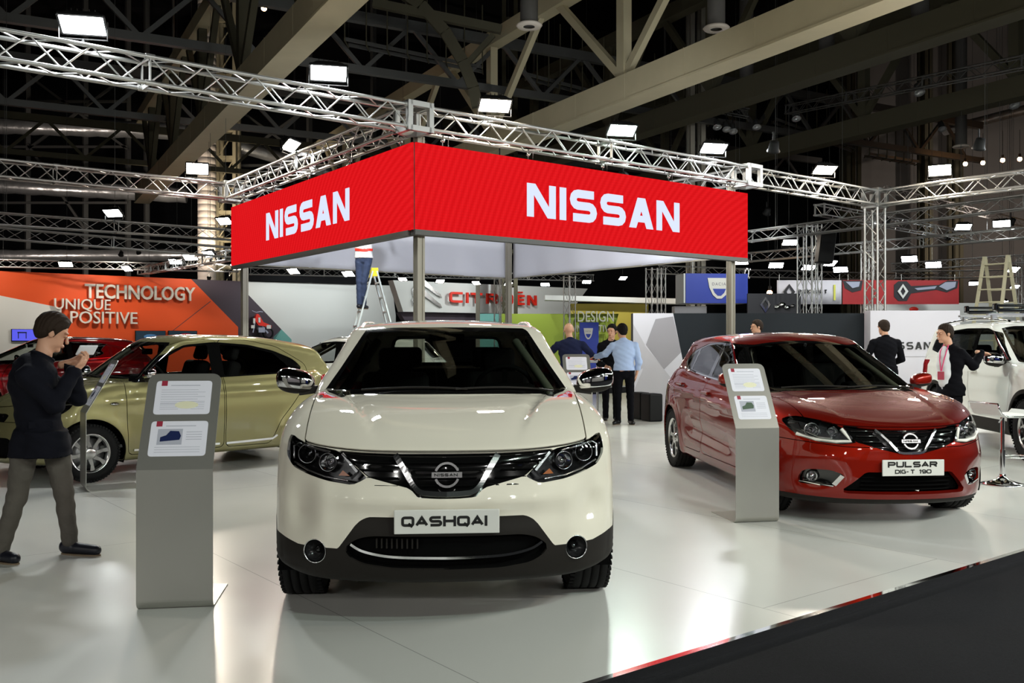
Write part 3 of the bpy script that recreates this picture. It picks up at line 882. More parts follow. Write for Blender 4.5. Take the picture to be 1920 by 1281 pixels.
# ================================================================== the white crossover in the middle
def qashqai():
    hl = rounded([(.79, .918), (.735, .894), (.66, .876), (.60, .868), (.522, .856), (.372, .735), (.445, .700), (.56, .712), (.67, .736), (.757, .765), (.80, .82)], .02, 3)
    gr = [(-.3, .851), (.20, .851), (.38, .853), (.515, .857), (.525, .856), (.372, .737), (.173, .689), (.134, .650), (.05, .645), (-.3, .645)]
    cl = [(-.3, .558), (.372, .556), (.42, .53), (.515, .40), (.545, .382), (.60, .375), (.66, .385), (.72, .40), (.84, .43), (1.1, .47), (1.1, .1), (-.3, .1)]
    cl = [cl[0]]+rounded(cl, .035, 4)[6:-12]+[cl[-2], cl[-1]]
    it = [(-.3, .47), (.36, .468), (.43, .45), (.485, .405), (.47, .37), (.40, .33), (.25, .310), (-.3, .305)]
    it = [it[0]]+rounded(it, .03, 3)[4:-4]+[it[-1]]
    def side_extra(Y, Z):
        # lower door scoop and shoulder line
        s = -.022*np.exp(-((Z-.50)/.10)**2)*np.clip((Y-1.3)/.3, 0, 1)*np.clip((3.1-Y)/.3, 0, 1)
        s = s+.012*np.exp(-((Z-.90-.02*(Y-2))/.035)**2)*np.clip((Y-.8)/.5, 0, 1)
        return s
    def front_extra(ax, Z):
        # recessed cheeks outboard, bumper lip, shelf above the plate
        a = .060*np.exp(-(((ax-.71)/.075)**2+((Z-.58)/.12)**2))-.012*np.exp(-(((ax-.60)/.05)**2+((Z-.60)/.13)**2))
        b = -.018*np.exp(-((Z-.635)/.05)**2)*np.clip((.62-ax)/.2, 0, 1)
        c = .02*np.exp(-(((ax-.25)/.3)**2+((Z-.46)/.04)**2))*0
        return a+b+c
    def hood_extra(ax, Y):
        xl = .36+.22*np.clip((Y-.2)/.9, 0, 1)
        t = np.clip((Y-.12)/.5, 0, 1)
        return t*(.016*np.clip((ax-xl)/.03+.5, 0, 1)*1.0-.010*np.exp(-((ax-xl+.03)/.05)**2))
    P = dict(
        label='white pearl crossover on the stand facing forward with a chrome grille', paint='pearl_white_paint', L=4.38, axles=(.87, 3.52), wheel_r=.345, wheel_z=.345,
        arch_r=.40, arch_in=.55, track=.768, tyre_w=.215, rim_r=.23, rim_style=(5, 'twin'), top=1.55, belt=1.09,
        W=pch([0, .4, .7, .95, 1.4, 2.2, 3.0, 3.5, 4.0, 4.38], [.885, .893, .898, .895, .883, .883, .888, .895, .87, .82]),
        q=pch([.1, .2, .32, .5, .7, .85, .95, 1.03, 1.10, 1.2], [.10, .05, .01, 0., 0., .012, .035, .07, .12, .2]),
        yf=pch([0, .2, .4, .55, .65, .75, .81, .86, .9, 1.1], [0, .012, .05, .105, .155, .24, .32, .44, .70, 2.6]),
        zf=pch([.0, .15, .22, .28, .36, .47, .56, .63, .70, .76, .82, .87, .93, 1.0, 1.1], [.25, .17, .10, .045, .015, .01, .022, .02, .04, .055, .072, .095, .20, .40, .8]),
        H=pch([0, .08, .16, .3, .5, .75, 1.0, 1.25, 1.5, 2.0, 3.0, 4.0, 4.4], [.80, .852, .890, .945, .990, 1.03, 1.057, 1.078, 1.09, 1.09, 1.11, 1.13, 1.10]),
        Hdrop=pch([0, .5, 1.0, 1.5, 4.4], [.0, .012, .015, .02, .03]), Hexp=4,
        yr=pch([0, .4, .7, .82, .9, 1.1], [0, .04, .15, .28, .55, 2.]), zr=pch([.1, .3, .5, .8, 1.0, 1.2], [.15, .02, 0, .06, .12, .2]),
        zb=pch([0, .2, .6, 1.2, 3.2, 4.0, 4.4], [.235, .225, .22, .20, .20, .25, .32]), zbx=.55,
        G=pch([.6, 1.0, 1.1, 1.25, 1.4, 1.5, 1.6], [.87, .825, .80, .725, .660, .62, .58]), taper=pch([.5, 1.2, 2.0, 3.2, 4.0, 4.4], [.96, .98, 1, .985, .92, .86]),
        R=pch([1.2, 1.9, 2.3, 2.8, 3.4, 4.0, 4.4], [1.36, 1.492, 1.530, 1.542, 1.53, 1.48, 1.42]), crown=.10,
        ws_y=1.06, ws_z=1.06, ws_cot=1.85, ws_curve=.42, ws_bow=.25, rw_y=4.27, rw_z=1.1, rw_cot=.75, k_a=.045, k_st=.09, k_u=.02,
        flare=.012, side_extra=side_extra, front_extra=front_extra, hood_extra=hood_extra,
        ws_poly=[(-.3, 1.074), (.3, 1.072), (.55, 1.068), (.725, 1.060), (.735, 1.085), (.66, 1.22), (.60, 1.34), (.545, 1.45), (.525, 1.470), (.3, 1.474), (-.3, 1.476)],
        ws_band=.028,
        rw_poly=[(-.3, 1.16), (.50, 1.16), (.54, 1.2), (.48, 1.40), (.44, 1.43), (-.3, 1.44)],
        dlo=[(1.42, 1.085), (3.7, 1.125), (4.0, 1.22), (3.6, 1.38), (3.0, 1.44), (2.3, 1.445), (2.0, 1.40)],
        panes=[[(1.62, 1.11), (2.42, 1.115), (2.42, 1.425), (2.3, 1.425), (2.03, 1.38)], [(2.50, 1.115), (3.32, 1.135), (3.32, 1.39), (3.0, 1.42), (2.50, 1.425)], [(3.38, 1.14), (3.68, 1.15), (3.9, 1.22), (3.6, 1.35), (3.38, 1.38)]],
        pane_mats=['side_glass', 'privacy_glass', 'privacy_glass'],
        doors=[rounded([(1.36, .42), (2.44, .42), (2.44, 1.10), (1.40, 1.08), (1.28, .9)], .05, 3), rounded([(2.46, .42), (3.05, .42), (3.2, .75), (3.42, .95), (3.42, 1.11), (2.46, 1.10)], .05, 3)],
        handles=[(2.28, .95), (3.22, .98)],
        gate=[(-.3, .62), (.58, .62), (.62, .9), (.56, 1.12), (-.3, 1.14)],
        bonnet=lambda ax, y, z: np.maximum.reduce([(.856+.058*(ax/.8)**4-z)*.8, y-(1.02+.42*ax**2), ax-(.70+.06*np.clip(y-.3, 0, 1)), z-1.12]),
        mirror=((.935, 1.50, 1.135), (.235, .15, .155), (.80, 1.52, 1.085)), mirror_mat='chrome', mir_in=(2.02, 1.40), wiper_z=1.088,
        under=.17)
    def regions(sh, P):
        fr = lambda p, poly: np.maximum(sdpoly(poly, np.abs(p[:, 0]), p[:, 2]), p[:, 1]-1.2)
        sh.cut(lambda p: fr(p, hl), 'hl', ('body',))
        sh.cut(lambda p: fr(p, gr), 'grille', ('body',), )
        sh.cut(lambda p: np.maximum(sdpoly(cl, np.abs(p[:, 0]), p[:, 2]), p[:, 1]-.86), 'clad', ('body',))
        # sill and arch cladding
        def g(p):
            d = 9+0*p[:, 0]
            for ya in P['axles']: d = np.minimum(d, np.hypot(p[:, 1]-ya, p[:, 2]-P['wheel_z'])-P['arch_r']-.055)
            d = np.where(p[:, 1] < .55, np.maximum(d, p[:, 2]-.50), d)
            return np.maximum(np.minimum(d, p[:, 2]-.40), .45-np.abs(p[:, 0]))
        sh.cut(g, 'clad', ('body',))
        sh.cut(lambda p: np.maximum(p[:, 2]-.45, 3.9-p[:, 1]), 'clad', ('body',))
        sh.cut(lambda p: fr(p, it), 'intake', ('clad',))
        sh.cut(lambda p: np.maximum(np.hypot(np.abs(p[:, 0])-.628, p[:, 2]-.380)-.056, p[:, 1]-1), 'fog', ('body', 'clad'))
        sh.cut(lambda p: np.maximum(sdpoly([(.55, .88), (.9, .84), (.9, 1.04), (.6, 1.0)], np.abs(p[:, 0]), p[:, 2]), 3.8-p[:, 1]), 'tail', ('body',))
    P['regions'] = regions
    P['emits'] = {'hl': ('headlight_cover', 'lens_glass', .001, 0), 'grille': ('grille', 'black_gloss', -.022, .03), 'clad': ('lower_cladding', 'black_plastic', 0, .012),
                  'intake': ('lower_intake', 'black_seam', -.05, 0), 'tail': ('tail_light', 'tail_red', .002, 0)}
    root, sh, f = build_car(P, .025)
    # depth behind openings
    sh.emit('intake', 'intake_rim', MATS['black_gloss'], root, off=-.002, skirt=.05, walls=True)
    for s_ in (1, -1):
        def hp(x, z, d):
            p, n = hit(f, s_*x, z); return Vector((p.x, p.y+d, p.z))
        nb = Vector((s_*.25, -1, .05)).normalized()
        hb = sh.emit('hl', 'headlight_bowl', MATS['lamp_dark'], root, off=-.07, side=s_)
        sh.emit('hl', 'headlight_rim', MATS['black_gloss'], root, off=0., skirt=.07, side=s_, walls=True)
        lamp = round_lamp(hb, hp(.685, .828, .035), .047, .05, nb, 'projector', 'chrome_soft', .8)
        lamp = round_lamp(hb, hp(.575, .795, .035), .045, .05, nb, 'reflector_lamp', 'chrome_soft', .5, 'lamp_bowl')
        mb = MB(); q = [hp(x, z, .03) for x, z in ((.50, .838), (.425, .755), (.455, .725))]
        mb.bar(q[0], q[1], .012, .022, up=(0, -1, 0)); mb.bar(q[1], q[2], .012, .014, up=(0, -1, 0))
        mb.obj('light_guide', MATS['rim_alloy'], hb)
        mb = MB(); q = [hp(x, z, .018) for x, z in ((.755, .80), (.76, .86), (.73, .875), (.66, .86), (.56, .845))]
        mb.path(q, .006, 6); q = [hp(x, z, .018) for x, z in ((.75, .785), (.67, .752), (.58, .728), (.47, .716))]
        mb.path(q, .005, 6); mb.obj('chrome_edge', MATS['chrome_soft'], hb)
        mb = MB(); q = [hp(x, z, .04) for x, z in ((.50, .76), (.52, .735), (.465, .735))]
        mb.add(q, [(0, 1, 2)]); mb.obj('indicator', MATS['amber'], hb)
        # fog lamps
        p, n = hit(f, s_*.628, .380); n = Vector((n.x*.5, n.y, n.z*.3)).normalized()
        fo = round_lamp(root, p+n*.004, .058, .05, n, 'fog_lamp', 'chrome_soft', .45)
    # chrome V, lower strip
    mb = MB()
    half = [(.243, .838), (.20, .775), (.16, .705), (.125, .672), (.08, .664), (0, .661)]
    path = smooth_path([(-x, z) for x, z in half]+half[::-1][1:], 5)
    hw = []
    for x, z in path: hw.append(.010+.003*min(1, max(0, (z-.66)/.1)))
    ribbon(mb, f, path, hw, .012, .045)
    mb.obj('chrome_grille_frame', MATS['chrome_soft'], root)['label'] = 'chrome V-shaped grille frame'
    mb = MB(); half = [(.452, .425), (.40, .397), (.31, .378), (.2, .370), (0, .367)]
    ribbon(mb, f, smooth_path([(-x, z) for x, z in half]+half[::-1][1:], 5), .006, .004, .03)
    mb.obj('chrome_strip', MATS['chrome'], root)
    mb = MB()
    for k in range(9):
        p, n = hit(f, -.33+k*.024, .43); mb.box(p+Vector((0, .03, 0)), (.007, .02, .045))
    mb.obj('intake_fins', MATS['black_plastic'], root)
    mb = MB()
    for z in (.70, .735, .77, .805):
        for s_ in (-1, 1):
            q = [hit(f, s_*x, z)[0]+Vector((0, .004, 0)) for x in np.linspace(.26 if z > .75 else .23, .34+(z-.70)*1.1, 8)]
            mb.path(q, .005, 5)
        q = [hit(f, x, z)[0]+Vector((0, .006, 0)) for x in np.linspace(-.12-(z-.7)*.6, .12+(z-.7)*.6, 8)]
        mb.path(q, .004, 5)
    mb.obj('grille_bars', MATS['black_seam'], root)
    p, n = hit(f, 0, .752)
    badge(root, Vector((0, p.y-.012, .752)), .062, Matrix.Rotation(math.radians(-8), 4, 'X'))
    number_plate(root, f, .541, .490, .112, [('QASHQAI', -.205, .520, .048, .048, .0125, .0165, {})])
    # roof rails
    for s_ in (1, -1):
        mb = MB(); q = []
        for k in range(14):
            y = 2.05+k*.145; t = np.array([[s_*.575, y, 1.0]]); z = 1.6
            for _ in range(60):
                t[0, 2] = z
                if f(t)[0] < 0: break
                z -= .005
            q.append(Vector((s_*.575, y, z+(.010 if 0 < k < 13 else -.006))))
        mb.path(q, .012, 8)
        mb.obj('roof_rail', MATS['rim_alloy'], root)
    return root, P
# ================================================================== the red hatchback
def pulsar_params():
    def side_extra(Y, Z):
        s = -.028*np.exp(-((Z-.44-.05*(Y-1.5))/.085)**2)*np.clip((Y-1.25)/.4, 0, 1)*np.clip((3.1-Y)/.3, 0, 1)
        s = s+.014*np.clip(1-np.abs(Z-(.80+.055*(Y-2)))/.05, 0, 1)*np.clip((Y-1.0)/.6, 0, 1)
        return s
    def front_extra(ax, Z):
        return .05*np.exp(-(((ax-.64)/.14)**2+((Z-.36)/.09)**2))-.02*np.exp(-((Z-.60)/.05)**2)*np.clip((.6-ax)/.3, 0, 1)
    def hood_extra(ax, Y):
        t = np.clip((Y-.15)/.5, 0, 1)
        return t*(.014*np.clip((ax-(.38+.2*np.clip((Y-.2)/1, 0, 1)))/.04+.5, 0, 1))
    return dict(
        label='dark metallic red hatchback on the stand facing the aisle', paint='metallic_red_paint', L=4.36, axles=(.88, 3.57), wheel_r=.318, wheel_z=.318,
        arch_r=.365, arch_in=.52, track=.757, tyre_w=.205, rim_r=.225, rim_style=(5, 'Y'), rim_mat='rim_alloy', top=1.50, belt=.99,
        W=pch([0, .5, .9, 1.4, 2.2, 3.0, 3.55, 4.0, 4.38], [.86, .878, .88, .868, .868, .872, .875, .845, .78]),
        q=pch([.1, .18, .28, .42, .6, .78, .88, .96, 1.04, 1.2], [.10, .05, .015, .004, 0., .006, .03, .07, .13, .25]),
        yf=pch([0, .2, .4, .55, .65, .73, .79, .84, .88, 1.1], [0, .015, .065, .14, .22, .32, .42, .56, .85, 2.8]),
        zf=pch([.0, .12, .20, .28, .38, .50, .60, .66, .72, .78, .84, .90, 1.0, 1.1], [.30, .17, .06, .02, .0, .0, .03, .05, .075, .12, .20, .32, .6, .9]),
        H=pch([0, .08, .16, .3, .5, .75, 1.0, 1.2, 1.5, 2.0, 3.0, 4.0, 4.4], [.69, .735, .765, .81, .86, .905, .940, .965, .99, 1.00, 1.05, 1.08, 1.04]),
        Hdrop=pch([0, .5, 1.0, 1.5, 4.4], [.0, .02, .03, .03, .03]), Hexp=4,
        yr=pch([0, .4, .7, .82, .9, 1.1], [0, .05, .17, .30, .55, 2.]), zr=pch([.1, .3, .5, .8, 1.0, 1.2], [.15, .02, 0, .08, .16, .25]),
        zb=pch([0, .2, .6, 1.2, 3.2, 4.0, 4.4], [.17, .16, .155, .16, .17, .22, .28]), zbx=.2,
        G=pch([.6, .95, 1.05, 1.2, 1.35, 1.45, 1.6], [.86, .80, .765, .695, .625, .575, .5]), taper=pch([.5, 1.2, 2.0, 3.2, 4.0, 4.4], [.95, .97, 1, .975, .88, .8]),
        R=pch([1.2, 1.9, 2.3, 2.8, 3.4, 4.0, 4.4], [1.28, 1.415, 1.460, 1.475, 1.455, 1.39, 1.30]), crown=.13,
        ws_y=1.13, ws_z=.95, ws_cot=2.05, ws_curve=.42, ws_bow=.3, rw_y=4.12, rw_z=1.05, rw_cot=.95, k_a=.05, k_st=.09, k_u=.02,
        flare=.016, side_extra=side_extra, front_extra=front_extra, hood_extra=hood_extra,
        ws_poly=[(-.3, .965), (.3, .962), (.55, .955), (.72, .95), (.74, .97), (.66, 1.11), (.60, 1.22), (.55, 1.33), (.52, 1.375), (.3, 1.39), (-.3, 1.395)],
        ws_band=.03,
        rw_poly=[(-.3, 1.10), (.46, 1.10), (.50, 1.14), (.44, 1.33), (.40, 1.36), (-.3, 1.37)],
        dlo=[(1.30, .97), (2.5, 1.02), (3.45, 1.075), (3.75, 1.17), (3.5, 1.28), (3.0, 1.36), (2.4, 1.385), (2.05, 1.35)],
        panes=[[(1.55, 1.005), (2.42, 1.04), (2.42, 1.365), (2.08, 1.33)], [(2.52, 1.045), (3.22, 1.085), (3.22, 1.305), (3.0, 1.34), (2.52, 1.36)], [(3.28, 1.09), (3.45, 1.105), (3.64, 1.17), (3.28, 1.29)]],
        pane_mats=['side_glass', 'privacy_glass', 'privacy_glass'],
        doors=[rounded([(1.30, .28), (2.46, .28), (2.46, 1.03), (1.36, .96), (1.22, .75)], .06, 3), rounded([(2.48, .28), (3.08, .28), (3.25, .65), (3.48, .85), (3.48, 1.08), (2.48, 1.03)], .06, 3)],
        handles=[(2.30, .88), (3.28, .93)],
        gate=[(-.3, .55), (.52, .55), (.58, .85), (.5, 1.07), (-.3, 1.09)],
        mirror=((.885, 1.50, 1.035), (.19, .13, .125), (.78, 1.5, .975)), mirror_mat='metallic_red_paint', mir_in=(2.02, 1.30), wiper_z=.975,
        under=.155)

def pulsar():
    P = pulsar_params()
    hl = rounded([(.79, .775), (.745, .80), (.70, .808), (.585, .788), (.50, .768), (.435, .722), (.375, .632), (.47, .616), (.60, .624), (.706, .656), (.757, .705)], .012, 3)
    gr = [(-.3, .727), (.10, .727), (.28, .735), (.42, .752), (.46, .75), (.436, .722), (.375, .632), (.345, .626), (.225, .588), (.09, .556), (-.3, .556)]
    it = [(-.3, .425), (.31, .42), (.335, .412), (.485, .268), (.44, .256), (-.3, .250)]
    fg = rounded([(.722, .305), (.722, .35), (.70, .404), (.66, .42), (.547, .423), (.462, .392), (.52, .300)], .02, 3)
    def regions(sh, P):
        fr = lambda p, poly: np.maximum(sdpoly(poly, np.abs(p[:, 0]), p[:, 2]), p[:, 1]-1.0)
        sh.cut(lambda p: fr(p, hl), 'hl', ('body',))
        sh.cut(lambda p: fr(p, gr), 'grille', ('body',))
        sh.cut(lambda p: fr(p, it), 'intake', ('body',))
        sh.cut(lambda p: fr(p, fg), 'fog', ('body',))
        sh.cut(lambda p: np.maximum(p[:, 2]-.213-.02*np.clip(np.abs(p[:, 0])-.5, 0, .3), p[:, 1]-.60), 'clad', ('body',))
        sh.cut(lambda p: np.maximum(sdpoly([(.50, .80), (.9, .80), (.9, .98), (.56, .96)], np.abs(p[:, 0]), p[:, 2]), 3.85-p[:, 1]), 'tail', ('body',))
    P['regions'] = regions
    P['bonnet'] = lambda ax, y, z: np.maximum.reduce([(.742+.075*(ax/.8)**3-z)*.8, y-(1.06+.42*ax**2), ax-(.66+.08*np.clip(y-.3, 0, 1)), z-1.02])
    P['bumper'] = lambda ax, y, z: np.maximum.reduce([z-(.60+.10*np.clip(ax-.45, 0, 1)), y-.56])
    P['emits'] = {'hl': ('headlight_cover', 'lens_glass', .001, 0), 'grille': ('grille', 'black_gloss', -.025, .03), 'clad': ('front_lip', 'black_plastic', -.004, .02),
                  'intake': ('lower_intake', 'black_seam', -.06, .07), 'fog': ('fog_light_recess', 'black_gloss', -.05, .055), 'tail': ('tail_light', 'tail_red', .002, 0)}
    root, sh, f = build_car(P, .025)
    sh.emit('intake', 'intake_rim', MATS['metallic_red_paint'], root, off=.001, skirt=.04, walls=True)
    for s_ in (1, -1):
        def hp(x, z, d):
            p, n = hit(f, s_*x, z); return Vector((p.x, p.y+d, p.z))
        nb = Vector((s_*.25, -1, .05)).normalized()
        hb = sh.emit('hl', 'headlight_bowl', MATS['lamp_grey'], root, off=-.07, side=s_)
        sh.emit('hl', 'headlight_rim', MATS['black_gloss'], root, off=0., skirt=.07, side=s_, walls=True)
        sh.emit('fog', 'fog_recess_rim', MATS['metallic_red_paint'], root, off=.001, skirt=.03, side=s_, walls=True)
        round_lamp(hb, hp(.63, .708, .035), .055, .05, nb, 'projector', 'chrome_soft', .6, 'lamp_bowl')
        round_lamp(hb, hp(.505, .70, .04), .040, .05, nb, 'reflector_lamp', 'lamp_bowl', .5, 'lamp_bowl')
        mb = MB(); q = [hp(x, z, .012) for x, z in ((.72, .675), (.62, .642), (.50, .632), (.41, .64), (.44, .70), (.455, .725))]
        mb.path(q, .016, 6); mb.obj('light_guide', MATS['letter_white'], hb)
        mb = MB(); q = [hp(x, z, .02) for x, z in ((.75, .75), (.70, .755), (.69, .71), (.60, .66), (.52, .655))]
        mb.path(q, .007, 6); mb.obj('chrome_edge', MATS['chrome_soft'], hb)
        p, n = hit(f, s_*.635, .36)
        n = Vector((n.x*.4, n.y, 0)).normalized()
        fo = round_lamp(root, p+Vector((0, .03, 0)), .045, .04, n, 'fog_lamp', 'black_gloss', .7, 'lamp_bowl')
        mb = MB(); ribbon(mb, f, [(s_*.715, .318), (s_*.60, .304), (s_*.525, .302)], .004, .003, .02); 
        mb.obj('chrome_strip', MATS['chrome'], root)
        mb = MB(); ribbon(mb, f, [(s_*.522, .312), (s_*.475, .385)], .014, .002, .02); mb.obj('fog_light_trim', MATS['chrome'], root)
    mb = MB(); half = [(.235, .722), (.20, .69), (.15, .635), (.105, .578), (.09, .566), (.06, .560), (0, .559)]
    path = [(-x, z) for x, z in half]+half[::-1][1:]
    ribbon(mb, f, path, .008, .008, .04)
    mb.obj('chrome_grille_frame', MATS['chrome_soft'], root)['label'] = 'chrome V-shaped grille frame'
    mb = MB()
    for z in (.60, .64, .68, .715):
        for s_ in (-1, 1):
            q = [hit(f, s_*x, z)[0]+Vector((0, .006, 0)) for x in np.linspace(.14+(z-.56)*.7, .28+(z-.58)*.9, 7)]; mb.path(q, .006, 5)
        q = [hit(f, x, z)[0]+Vector((0, .012, 0)) for x in np.linspace(-.07-(z-.56)*.7, .07+(z-.56)*.7, 6)]; mb.path(q, .004, 5)
    mb.obj('grille_bars', MATS['black_gloss'], root)
    mb = MB()
    for z in (.285, .315, .345, .375):
        q = [hit(f, x, z)[0]+Vector((0, .045, 0)) for x in np.linspace(-.34, .34, 12)]; mb.path(q, .006, 5)
    mb.obj('intake_bars', MATS['black_seam'], root)
    p, n = hit(f, 0, .645)
    badge(root, Vector((0, p.y-.012, .645)), .062, Matrix.Rotation(math.radians(-14), 4, 'X'))
    number_plate(root, f, .457, .47, .118, [('PULSAR', -.19, .461, .042, .048, .0115, .0155, {}), ('DIG-T', -.138, .415, .030, .0285, .0072, .0095, {'-': .02}), ('190', .044, .415, .030, .030, .0072, .009, {})])
    for s_ in (1, -1):
        mb = MB(); outline_strip(mb, f, [(1.52, .985), (2.0, 1.006), (2.5, 1.03), (3.0, 1.055), (3.45, 1.085)], .006, .004, .006, s_)
        mb.obj('window_trim', MATS['chrome'], root)
    return root, P
# ================================================================== the olive small hatchback
def micra_params():
    def side_extra(Y, Z):
        s = -.015*np.exp(-((Z-.40)/.10)**2)*np.clip((Y-1.1)/.3, 0, 1)*np.clip((2.8-Y)/.3, 0, 1)
        s = s+.010*np.exp(-((Z-.82-.03*(Y-2))/.04)**2)
        return s
    return dict(
        label='olive green small hatchback side-on behind the silver stand, facing the edge', paint='olive_paint', L=3.70, axles=(.72, 3.15), wheel_r=.285, wheel_z=.285,
        arch_r=.335, arch_in=.48, track=.735, tyre_w=.185, rim_r=.20, rim_style=(8, 'swirl'), top=1.50, belt=1.0,
        W=pch([0, .4, .8, 1.3, 2.0, 2.7, 3.2, 3.6, 3.8], [.80, .825, .835, .828, .828, .832, .835, .80, .74]),
        q=pch([.1, .18, .3, .45, .65, .8, .9, .98, 1.05, 1.2], [.09, .045, .012, .0, 0., .012, .035, .06, .10, .2]),
        yf=pch([0, .2, .4, .55, .65, .73, .79, .84, 1.1], [0, .02, .08, .16, .25, .37, .5, .75, 2.6]),
        zf=pch([.0, .12, .22, .35, .5, .62, .7, .78, .86, .95, 1.05], [.26, .14, .03, .0, .015, .04, .08, .14, .25, .45, .8]),
        H=pch([0, .1, .2, .4, .6, .8, 1.0, 1.3, 2.0, 3.0, 3.8], [.70, .77, .815, .88, .93, .965, .99, 1.0, 1.0, 1.04, 1.06]),
        Hdrop=pch([0, .5, 1.0, 1.5, 4.4], [.02, .05, .05, .03, .03]), Hexp=3,
        yr=pch([0, .4, .6, .72, .8, 1.1], [0, .05, .13, .25, .45, 2.]), zr=pch([.1, .3, .5, .8, 1.0, 1.2], [.12, .01, 0, .04, .08, .14]),
        zb=pch([0, .2, .6, 1.0, 2.8, 3.5, 3.8], [.20, .19, .18, .175, .175, .22, .28]), zbx=.2,
        G=pch([.6, .95, 1.05, 1.2, 1.35, 1.45, 1.6], [.80, .765, .735, .68, .62, .575, .5]), taper=pch([.5, 1.0, 1.8, 2.8, 3.5, 3.8], [.95, .98, 1, .98, .92, .86]),
        R=pch([.9, 1.4, 1.7, 2.1, 2.6, 3.1, 3.5, 3.8], [1.22, 1.385, 1.432, 1.462, 1.455, 1.40, 1.31, 1.22]), crown=.11,
        ws_y=1.0, ws_z=.97, ws_cot=1.30, ws_curve=.38, ws_bow=.35, rw_y=3.62, rw_z=1.05, rw_cot=.72, k_a=.06, k_st=.10, k_u=.03, k_r=.09,
        flare=.018, side_extra=side_extra,
        ws_poly=[(-.3, 1.0), (.4, .998), (.66, .995), (.70, 1.01), (.64, 1.12), (.575, 1.25), (.52, 1.34), (.49, 1.37), (-.3, 1.385)],
        ws_band=.028,
        rw_poly=[(-.3, 1.06), (.46, 1.06), (.5, 1.10), (.44, 1.22), (.40, 1.25), (-.3, 1.26)],
        dlo=rounded([(1.13, .96), (1.9, .985), (3.06, 1.02), (3.16, 1.07), (3.05, 1.18), (2.8, 1.28), (2.5, 1.345), (2.1, 1.375), (1.75, 1.345), (1.42, 1.20)], .05, 3),
        panes=[[(1.25, .99), (2.02, 1.005), (2.02, 1.35), (1.76, 1.32), (1.46, 1.185)], [(2.16, 1.01), (2.88, 1.035), (2.98, 1.09), (2.8, 1.25), (2.5, 1.32), (2.16, 1.35)]],
        pane_mats=['side_glass', 'side_glass'],
        doors=[rounded([(1.08, .24), (2.12, .24), (2.12, 1.405), (1.74, 1.39), (1.35, 1.22), (1.06, .98)], .06, 4), rounded([(2.14, .24), (2.68, .24), (2.80, .50), (3.0, .72), (3.22, 1.0), (3.20, 1.12), (2.86, 1.32), (2.5, 1.395), (2.14, 1.405)], .06, 4)],
        handles=[(1.97, .86), (2.98, .88)],
        gate=[(-.3, .55), (.50, .55), (.56, .85), (.52, 1.02), (-.3, 1.04)],
        mirror=((.875, 1.28, 1.04), (.19, .13, .12), (.77, 1.27, .99)), mirror_mat='chrome', mir_in=(1.62, 1.27), wiper_z=1.0,
        under=.175)
